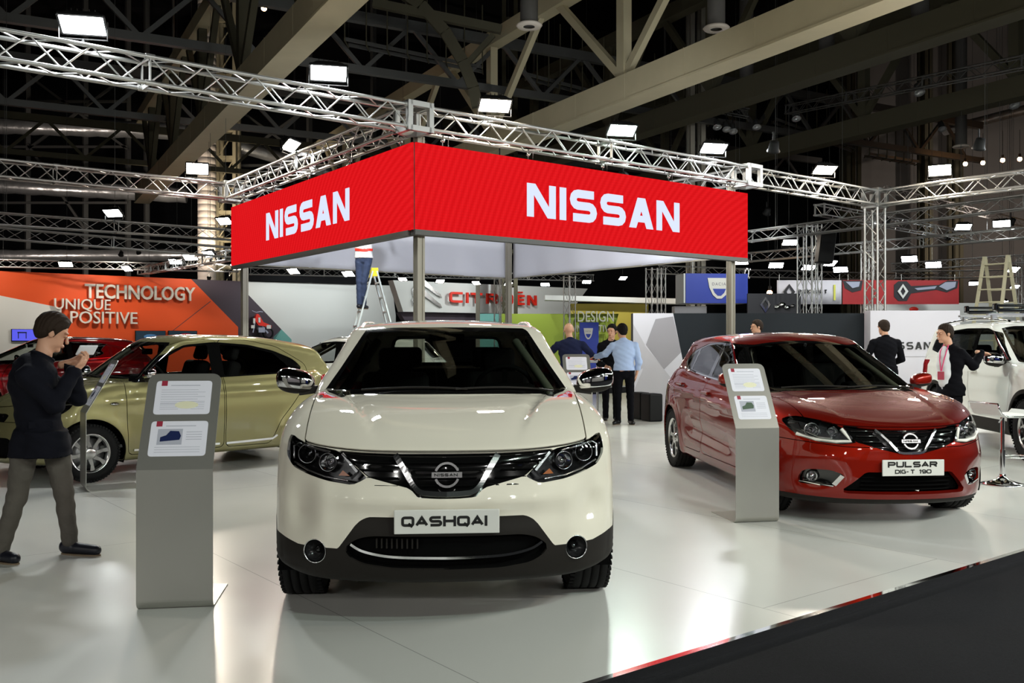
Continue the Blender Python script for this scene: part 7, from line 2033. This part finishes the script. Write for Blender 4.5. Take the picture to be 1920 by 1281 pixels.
def person(label, loc, J, top='cloth_black', legs='cloth_black', shoes='leather_black', hair='hair_black', h=.02, hair_style='short', jacket=True, hands=(.5, .5), shirt=None, ph=0., hem=None, s=1., coll=True):
    """J: joints in metres, x to the viewer's right, y away, z up"""
    D = dict(tw=1.06, head=(0, 0, 1.62), face=(0, 1, 0), neck=(0, 0, 1.46), chest=(0, 0, 1.26), waist=(0, 0, 1.05), pelvis=(0, 0, .92), shw=.185, yaw=0.)
    D.update(J)
    cy, sy = math.cos(D['yaw']), math.sin(D['yaw']); ux = np.array([cy, sy, 0]); fx = np.array([-sy, cy, 0])
    ch = np.array(D['chest'], float); pv = np.array(D['pelvis'], float); wa = np.array(D['waist'], float); nk = np.array(D['neck'], float); hd = np.array(D['head'], float)
    for k, sg in (('l', -1), ('r', 1)):
        D.setdefault('sh'+k, tuple(ch+ux*sg*D['shw']+np.array([0, 0, .118]))); D.setdefault('hip'+k, tuple(pv+ux*sg*.09-np.array([0, 0, .02])))
        D.setdefault('el'+k, tuple(np.array(D['sh'+k])+ux*sg*.05+np.array([0, 0, -.29]))); D.setdefault('wr'+k, tuple(np.array(D['el'+k])+fx*.05+np.array([0, 0, -.25])))
        D.setdefault('kn'+k, tuple(np.array(D['hip'+k])+fx*.02+np.array([0, 0, -.43]))); D.setdefault('an'+k, tuple(np.array(D['kn'+k])-fx*.02+np.array([0, 0, -.40])))
        D.setdefault('toe'+k, tuple(np.array(D['an'+k])+fx*.17+ux*sg*.03-np.array([0, 0, D['an'+k][2]-D.get('ground', 0)-.035])))
        D.setdefault('hd'+k, tuple(np.array(D['wr'+k])-np.array(D['el'+k]))); D.setdefault('pn'+k, tuple(-ux*sg))
    Rb = np.array([ux, fx, [0, 0, 1]])
    root = None
    skinh, hairf, Rm = head_fn(D['head'], D['face'], s)
    def torso(p, e):
        q = lambda c: (p-np.array(c))@Rb.T
        tw = D['tw']; d = ellip(q(ch+np.array([0, 0, .02])), (0, 0, 0), (.178*s*tw+e, .116*s*tw+e, .21*s+e))
        d = smin(d, ellip(q(wa), (0, 0, 0), (.150*s*tw+e, .108*s*tw+e, .17*s+e)), .07)
        d = smin(d, ellip(q(pv), (0, 0, 0), (.162*s*tw+e, .118*s*tw+e, .13*s+e)), .06)
        d = smin(d, capsule(p, D['shl'], D['shr'], .045*s+e, .045*s+e), .07)
        for k in 'lr': d = smin(d, capsule(p, D['sh'+k], nk-np.array([0, 0, .03]), .040*s+e, .046*s+e), .05)
        d = smin(d, capsule(p, nk-(nk-ch)*.35, nk, .062*s+e, .05*s+e), .04)
        return d
    def arm(p, k, e, ex=0.): 
        a = capsule(p, D['sh'+k], D['el'+k], .050*s+e, .043*s+e); w = np.array(D['wr'+k]); el = np.array(D['el'+k])
        return smin(a, capsule(p, el, el+(w-el)*(1-ex), .043*s+e, .030*s+e*1.15), .03)
    def leg(p, k, e, ex=0.):
        a = capsule(p, D['hip'+k], D['kn'+k], .080*s+e, .052*s+e); an = np.array(D['an'+k]); kn = np.array(D['kn'+k])
        return smin(a, capsule(p, kn, an, .052*s+e, .036*s+e*1.4), .03)
    def fold(p): return .006*np.sin(p[:, 2]*38+p[:, 0]*14+ph)*np.sin(p[:, 1]*21+p[:, 0]*9+ph)+.004*np.sin(p[:, 2]*75+p[:, 0]*40)
    def body(p):
        d = skinh(p); d = smin(d, capsule(p, nk-np.array([0, 0, .03]), hd+Rm[1]*-.015*s-Rm[2]*.05*s, .056*s, .052*s), .03)
        d = smin(d, torso(p, -.012), .02)
        for k in 'lr': d = smin(d, arm(p, k, -.012), .02); d = smin(d, leg(p, k, -.014), .02)
        return d
    allj = np.array([D[k] for k in ('head', 'neck', 'chest', 'pelvis', 'shl', 'shr', 'ell', 'elr', 'wrl', 'wrr', 'knl', 'knr', 'anl', 'anr', 'toel', 'toer')])
    lo = allj.min(0)-.2; hi = allj.max(0)+.2; lo[2] = min(allj[:, 2])-.12
    V, Q, N = mesh_of(body, lo, hi, h)
    # finer head and hands replace the coarse ones
    hlo, hhi = hd-.16, hd+.17
    def headonly(p): return smax(smin(skinh(p), capsule(p, nk-np.array([0, 0, .03]), hd+Rm[1]*-.015*s-Rm[2]*.05*s, .056*s, .052*s), .03), -(p[:, 2]-nk[2]-.0), .002)
    V2, Q2, N2 = mesh_of(headonly, hlo, hhi, max(h*.42, .006))
    inside = V[:, 2] > nk[2]+.012
    keep = ~inside[Q].any(1); Q = Q[keep]
    Vs = [V, V2]; Qs = [Q, Q2+len(V)]; Ns = [N, N2]; n = len(V)+len(V2)
    for i, k in enumerate('lr'):
        if hands[i] is None: continue
        f, a, b = hand_caps(D['wr'+k], D['hd'+k], D['pn'+k], 1 if k == 'r' else -1, hands[i], s*1.02)
        V3, Q3, N3 = mesh_of(f, a, b, .0055 if h < .016 else .008); Vs.append(V3); Qs.append(Q3+n); Ns.append(N3); n += len(V3)
    body_o = mobj('person', np.concatenate(Vs), np.concatenate(Qs), MATS['skin'], None, normals=np.concatenate(Ns))
    body_o.location = loc; tag(body_o, label, 'person'); root = body_o
    def emit(f, a, b, hh, name, m, par=None):
        V, Q, N = mesh_of(f, a, b, hh); return mobj(name, V, Q, MATS[m], par or root, normals=N)
    if hair: emit(lambda p: hairf(p, hair_style), hd-.16, hd+.16, max(h*.42, .007), 'hair', hair)
    mb = MB()
    for sg in (-1, 1):
        c = hd+(Rm.T@np.array([sg*.030, .0905, .012]))*s; mb.sphere(c, .0062*s, 8)
    mb.obj('eyes', MATS['eye_dark'], root)
    mb = MB(); c = hd+(Rm.T@np.array([0, .1015, -.058]))*s; mb.bar(Vector(c)-Vector(Rm[0])*.018*s, Vector(c)+Vector(Rm[0])*.018*s, .006, .005); mb.obj('lips', MATS['lips'], root)
    hemz = hem if hem is not None else pv[2]-.10
    def upper(p, e=.010):
        d = torso(p, e)
        if jacket:
            q = (p-pv)@Rb.T
            sk = np.hypot(q[:, 0]/1.38, q[:, 1])-(.130*s*D['tw']+e-.06*np.clip(q[:, 2], -.2, .1)); sk = smax(sk, np.abs(p[:, 2]-(hemz+pv[2]+.04)/2)-(pv[2]+.04-hemz)/2, .01)
            d = smin(d, sk, .04)
            for k in 'lr': d = smin(d, leg(p, k, e+.012), .04)
        for k in 'lr': d = smin(d, arm(p, k, e+.004, .06), .025)
        d = d+fold(p)*.6
        d = smax(d, hemz-p[:, 2], .008)
        return smax(d, p[:, 2]-nk[2]-.004+.45*((p-nk)@fx), .01)
    uo = emit(upper, lo, hi, h*.9, 'jacket' if jacket else 'shirt', top)
    mb = MB(); mb.path([tuple(nk+ux*.060*s*math.cos(t)+fx*(.062*s*math.sin(t)+.004)+np.array([0, 0, -.004-.030*math.sin(t)])) for t in [2*PI*k/18 for k in range(18)]], .012, 6, True)
    mb.obj('collar', MATS[top], uo)
    def lower(p):
        q = (p-pv)@Rb.T
        d = ellip(q, (0, 0, -.02), (.158*s, .112*s, .13*s))
        d = smax(d, p[:, 2]-pv[2]-.10, .01)
        for k in 'lr': d = smin(d, leg(p, k, .010), .025)
        d = d+fold(p)*.4
        mz = min(D['anl'][2], D['anr'][2])
        return d
    def lower2(p):
        d = lower(p); za = np.where(np.abs(p[:, 0]-D['anl'][0])+np.abs(p[:, 1]-D['anl'][1]) < np.abs(p[:, 0]-D['anr'][0])+np.abs(p[:, 1]-D['anr'][1]), D['anl'][2], D['anr'][2])
        return smax(d, za-.035-p[:, 2], .008)
    emit(lower2, lo, hi, h*.9, 'trousers', legs)
    for k in 'lr':
        an, to = np.array(D['an'+k]), np.array(D['toe'+k]); d_ = to-an; d_[2] = 0; d_ /= np.linalg.norm(d_)+1e-9; g0 = to[2]-.035
        heel = np.array([an[0], an[1], g0+.045])-d_*.03
        def shoe(p):
            d = capsule(p, heel, to+np.array([0, 0, .0]), .042*s, .036*s); d = smin(d, capsule(p, an-np.array([0, 0, .01]), heel+np.array([0, 0, .01]), .040*s, .040*s), .03)
            d = smax(d, p[:, 2]-an[2]-.0, .01)
            return smax(d, g0-p[:, 2], .004)
        so = emit(shoe, np.minimum(heel, to)-.08, np.maximum(an, to)+.08, max(h*.6, .009), 'shoe', shoes)
        mb = MB(); c = (heel+to)/2; an_ = math.atan2(d_[1], d_[0]); L = np.linalg.norm((to-heel)[:2])/2+.036
        mb.prism([(L*math.cos(t)*(1 if True else 1), .038*s*math.sin(t)) for t in [2*PI*i/18 for i in range(18)]], g0-.001, g0+.010, Matrix.Translation((c[0], c[1], 0)) @ Matrix.Rotation(an_, 4, 'Z'), ax='z')
        mb.obj('sole', MATS['sole'], so)
    return root, D, uo
def people():
    # visitor with a phone
    r, D, uo = person('man in dark blazer and grey jeans looking at his phone beside the info stand', (-2.98, 5.93, 0), dict(
        head=(.042, .04, 1.435), face=(.80, .42, -.42), neck=(-.005, .0, 1.29), chest=(-.055, -.01, 1.09), waist=(-.035, 0, .90), pelvis=(-.01, 0, .78), yaw=-.78, shw=.17, tw=1.16,
        shr=(-.02, -.165, 1.172), elr=(.145, -.15, .985), wrr=(.215, -.03, 1.195), shl=(-.12, .125, 1.18), ell=(.13, .20, 1.01), wrl=(.135, .085, 1.245),
        hdr=(.55, .25, .62), hdl=(.85, .0, .25), pnr=(-.4, .2, .8), pnl=(.3, -.6, .5), hipl=(.045, .06, .74), hipr=(-.075, -.06, .74), knl=(.085, .10, .40), knr=(-.135, -.06, .40),
        anl=(.115, .12, .085), anr=(-.21, -.10, .085), toel=(.30, .08, .035), toer=(-.10, -.15, .035)), 'cloth_navy_black', 'cloth_grey_jeans', 'leather_dark', 'hair_brown', .013, 'long', True, (.7, .9), hem=.655, s=.95)
    mb = MB(); R = Matrix.Rotation(-.5, 3, 'Z') @ Matrix.Rotation(-.9, 3, 'Y'); rbox(mb, (0, 0, 0), (.075, .13, .009), .004, 2, R=R)
    o = mb.obj('phone', MATS['phone_white']); o.location = (-2.98+.265, 5.93+.03, 1.325); tag(o, 'slim white-backed phone held by the man in the blazer', 'phone')
    mb = MB(); mb.box(R @ Vector((0, 0, .0048)), (.066, .115, .001), R); mb.obj('display', MATS['phone_black'], o)
    # collar and pocket flap on the blazer
    mb = MB(); rbox(mb, (.055, -.135, .86), (.14, .012, .045), .005, 2, R=Matrix.Rotation(.35, 3, 'Z')); mb.obj('pocket_flap', MATS['cloth_navy_black'], uo)
    # bald man in a navy sweater
    person('bald man in navy sweater with his back turned, leaning on the high table', (.98, 15.7, 0), dict(head=(-.02, .06, 1.565), face=(.1, 1, -.15), neck=(0, .02, 1.42), chest=(0, 0, 1.20), waist=(0, 0, 1.0), pelvis=(0, 0, .90),
        shw=.21, ell=(-.34, .10, 1.18), wrl=(-.42, .30, 1.08), elr=(.33, .10, 1.20), wrr=(.45, .32, 1.09), hdl=(0, 1, 0), hdr=(.3, 1, 0), pnl=(0, 0, -1), pnr=(0, 0, -1)),
        'cloth_navy', 'cloth_black', hair=None, h=.02, jacket=False, hands=(.3, .3), hem=.86, ph=1, s=1.03)
    person('man in pale blue shirt and black trousers standing with his back turned', (1.86, 15.5, 0), dict(head=(-.03, .04, 1.55), face=(-.35, 1, -.1), neck=(-.01, .02, 1.41), chest=(0, 0, 1.19), waist=(0, 0, 1.0), pelvis=(0, 0, .90),
        shw=.185, ell=(-.30, .12, 1.17), wrl=(-.44, .32, 1.12), elr=(.245, -.02, 1.04), wrr=(.22, .10, .84), hdl=(-.4, 1, 0), pnl=(0, 0, -1), anl=(-.10, .02, .08), anr=(.12, .06, .08), knl=(-.10, .03, .46), knr=(.11, .05, .46), toel=(-.17, -.09, .035), toer=(.14, -.08, .035)),
        'cloth_sky', 'cloth_black', hair='hair_black', h=.018, jacket=False, hands=(.3, .4), hem=.90, ph=2)
    person('dark-haired man mostly hidden behind the man in the blue shirt, facing the viewer', (1.73, 16.35, 0), dict(head=(.02, 0, 1.56), face=(-.5, -1, -.1), yaw=PI, neck=(0, 0, 1.41), chest=(0, 0, 1.19), waist=(0, 0, 1.0), pelvis=(0, 0, .90), shw=.17,
        ell=(.20, 0, 1.0), elr=(-.20, 0, 1.0), wrl=(.18, -.1, .80), wrr=(-.12, -.16, .95)), 'cloth_black', 'cloth_black', hair='hair_black', h=.022, jacket=True, hands=(.4, .4), ph=3)
    person('man whose head shows above the roof of the red hatchback', (4.30, 16.4, 0), dict(head=(0, 0, 1.635), face=(-1, -.2, -.1), yaw=1.4, neck=(0, 0, 1.48), chest=(0, 0, 1.26), waist=(0, 0, 1.06), pelvis=(0, 0, .94)), 'cloth_black', 'cloth_black', hair='hair_brown', h=.024, ph=4)
    person('man in black suit with his back turned before the white name partition', (6.36, 15.9, 0), dict(head=(-.02, .03, 1.615), face=(-.3, 1, -.1), neck=(0, .0, 1.46), chest=(0, 0, 1.24), waist=(0, 0, 1.04), pelvis=(0, 0, .92), shw=.205,
        ell=(-.30, .05, 1.08), elr=(.30, .05, 1.08), wrl=(-.16, .22, .98), wrr=(.16, .22, .98)), 'cloth_black', 'cloth_black', hair='hair_brown', h=.02, hands=(.4, .4), ph=5, s=1.03)
    r, D, uo = person('man in dark suit, white shirt and red lanyard, one hand on the car mirror', (5.33, 11.45, 0), dict(head=(-.02, .0, 1.475), face=(-1, -.15, -.12), yaw=1.75, neck=(.03, 0, 1.335), chest=(.06, 0, 1.12), waist=(.05, 0, .92), pelvis=(.05, 0, .82), shw=.165,
        shl=(.12, -.13, 1.235), shr=(.06, .14, 1.235), ell=(.26, -.14, 1.08), wrl=(.385, -.09, 1.245), hdl=(1, .1, -.12), pnl=(0, 0, -1), elr=(.12, .2, 1.02), wrr=(.02, .16, .88),
        hipl=(.08, -.08, .80), hipr=(.04, .08, .80), knl=(.06, -.09, .43), knr=(.03, .08, .43), anl=(.1, -.09, .08), anr=(.06, .08, .08), toel=(-.08, -.11, .035), toer=(-.11, .05, .035)),
        'cloth_black', 'cloth_black', hair='hair_brown', h=.015, hands=(.7, .4), ph=6, s=.95)
    def shirtf(p): return ellip(p, (-.045, -.035, 1.06), (.085, .105, .265))+.004*np.sin(p[:, 2]*50)
    V, Q, N = mesh_of(shirtf, (-.2, -.2, .7), (.1, .12, 1.4), .014); mobj('shirt', V, Q, MATS['cloth_white'], r, normals=N)
    mb = MB(); pts = [(-.01, -.075, 1.34), (-.055, -.12, 1.26), (-.09, -.125, 1.15), (-.115, -.115, 1.02)]; mb.path(pts, .0065, 6); pts = [(-.04, -.02, 1.34), (-.105, -.06, 1.26), (-.125, -.09, 1.15), (-.12, -.112, 1.02)]; mb.path(pts, .0065, 6)
    mb.obj('lanyard', MATS['cloth_pink'], r)
    mb = MB(); rbox(mb, (-.128, -.13, .965), (.075, .008, .10), .004, 2, R=Matrix.Rotation(-.3, 3, 'Z')); mb.obj('badge_card', MATS['logo_red'], r)
    mb = MB(); mb.box((-.075, -.05, .815), (.012, .05, .035)); mb.obj('belt_buckle', MATS['chrome'], r)
    # man on the ladder (his upper body is hidden by the red screen)
    p = PX(686, 640, 18.2)
    r, D, uo = person('man in jeans and white shirt with a red stripe standing on the step ladder', (p.x, p.y-.25, 0), dict(ground=2.0, head=(.05, .1, 3.72), face=(.4, 1, .2), neck=(0, .02, 3.56), chest=(0, 0, 3.34), waist=(0, 0, 3.14), pelvis=(0, 0, 3.0), shw=.18,
        ell=(-.22, .25, 3.62), wrl=(-.12, .45, 3.80), elr=(.25, .25, 3.62), wrr=(.2, .45, 3.80), hipl=(-.08, 0, 2.97), hipr=(.08, 0, 2.97), knl=(-.09, .02, 2.53), knr=(.0, .0, 2.53), anl=(-.09, .02, 2.10), anr=(-.02, .12, 2.10), toel=(-.06, .17, 2.045), toer=(.02, .24, 2.045)),
        'cloth_white', 'cloth_jeans', hair='hair_brown', shoes='leather_dark', h=.02, jacket=False, hands=(.4, .4), hem=2.98, ph=7)
    def band(p): return np.maximum(ellip(p, (0, 0, 3.14), (.172, .130, .25)), np.abs(p[:, 2]-3.155+.03*np.sin(p[:, 0]*8+1.5))-.028)
    V, Q, N = mesh_of(band, (-.22, -.2, 3.05), (.22, .2, 3.28), .018); mobj('red_stripe', V, Q, MATS['citroen_red'], uo, normals=N)
import time
def T(s):
    print('TIME', s, round(time.time()-T0, 1))
T0 = time.time()
build_setting(); hall_steel(); canopy(); stand_trusses(); lights(); signs_and_walls(); furniture(); T('env')
th = math.atan(122/1750)
r, _ = qashqai(); r.location = (-4.36*math.sin(th), 4.36*math.cos(th), 0); r.rotation_euler = (0, 0, th); T('q')
rp, _ = pulsar(); rp.location = (2.93, 6.84, 0); rp.rotation_euler = (0, 0, .0855); T('p')
r, _ = micra(); r.location = (-5.2, 9.2, 0); r.rotation_euler = (0, 0, -.80); T('m')
r, _ = xtrail(); r.location = (6.74, 9.75, 0); r.rotation_euler = (0, 0, -.07); T('x')
for (x, y, a, m, l) in ((-10.5, 16.2, -.75, 'dark_red_paint', 'dark red hatchback behind the olive car, facing the frame edge'), (-12.0, 11.6, -.95, 'dark_red_paint', 'dark red car cut by the frame edge, behind the man with a phone'),
                  (-5.35, 16.75, -1.66, 'solid_white_paint', 'white hatchback seen between olive car and white crossover')):
    c = copy_tree(rp, mats={'metallic_red_paint': MATS[m]}); c.location = (x, y, 0); c.rotation_euler = (0, 0, a); c['label'] = l
people(); T('people')
world_and_camera()
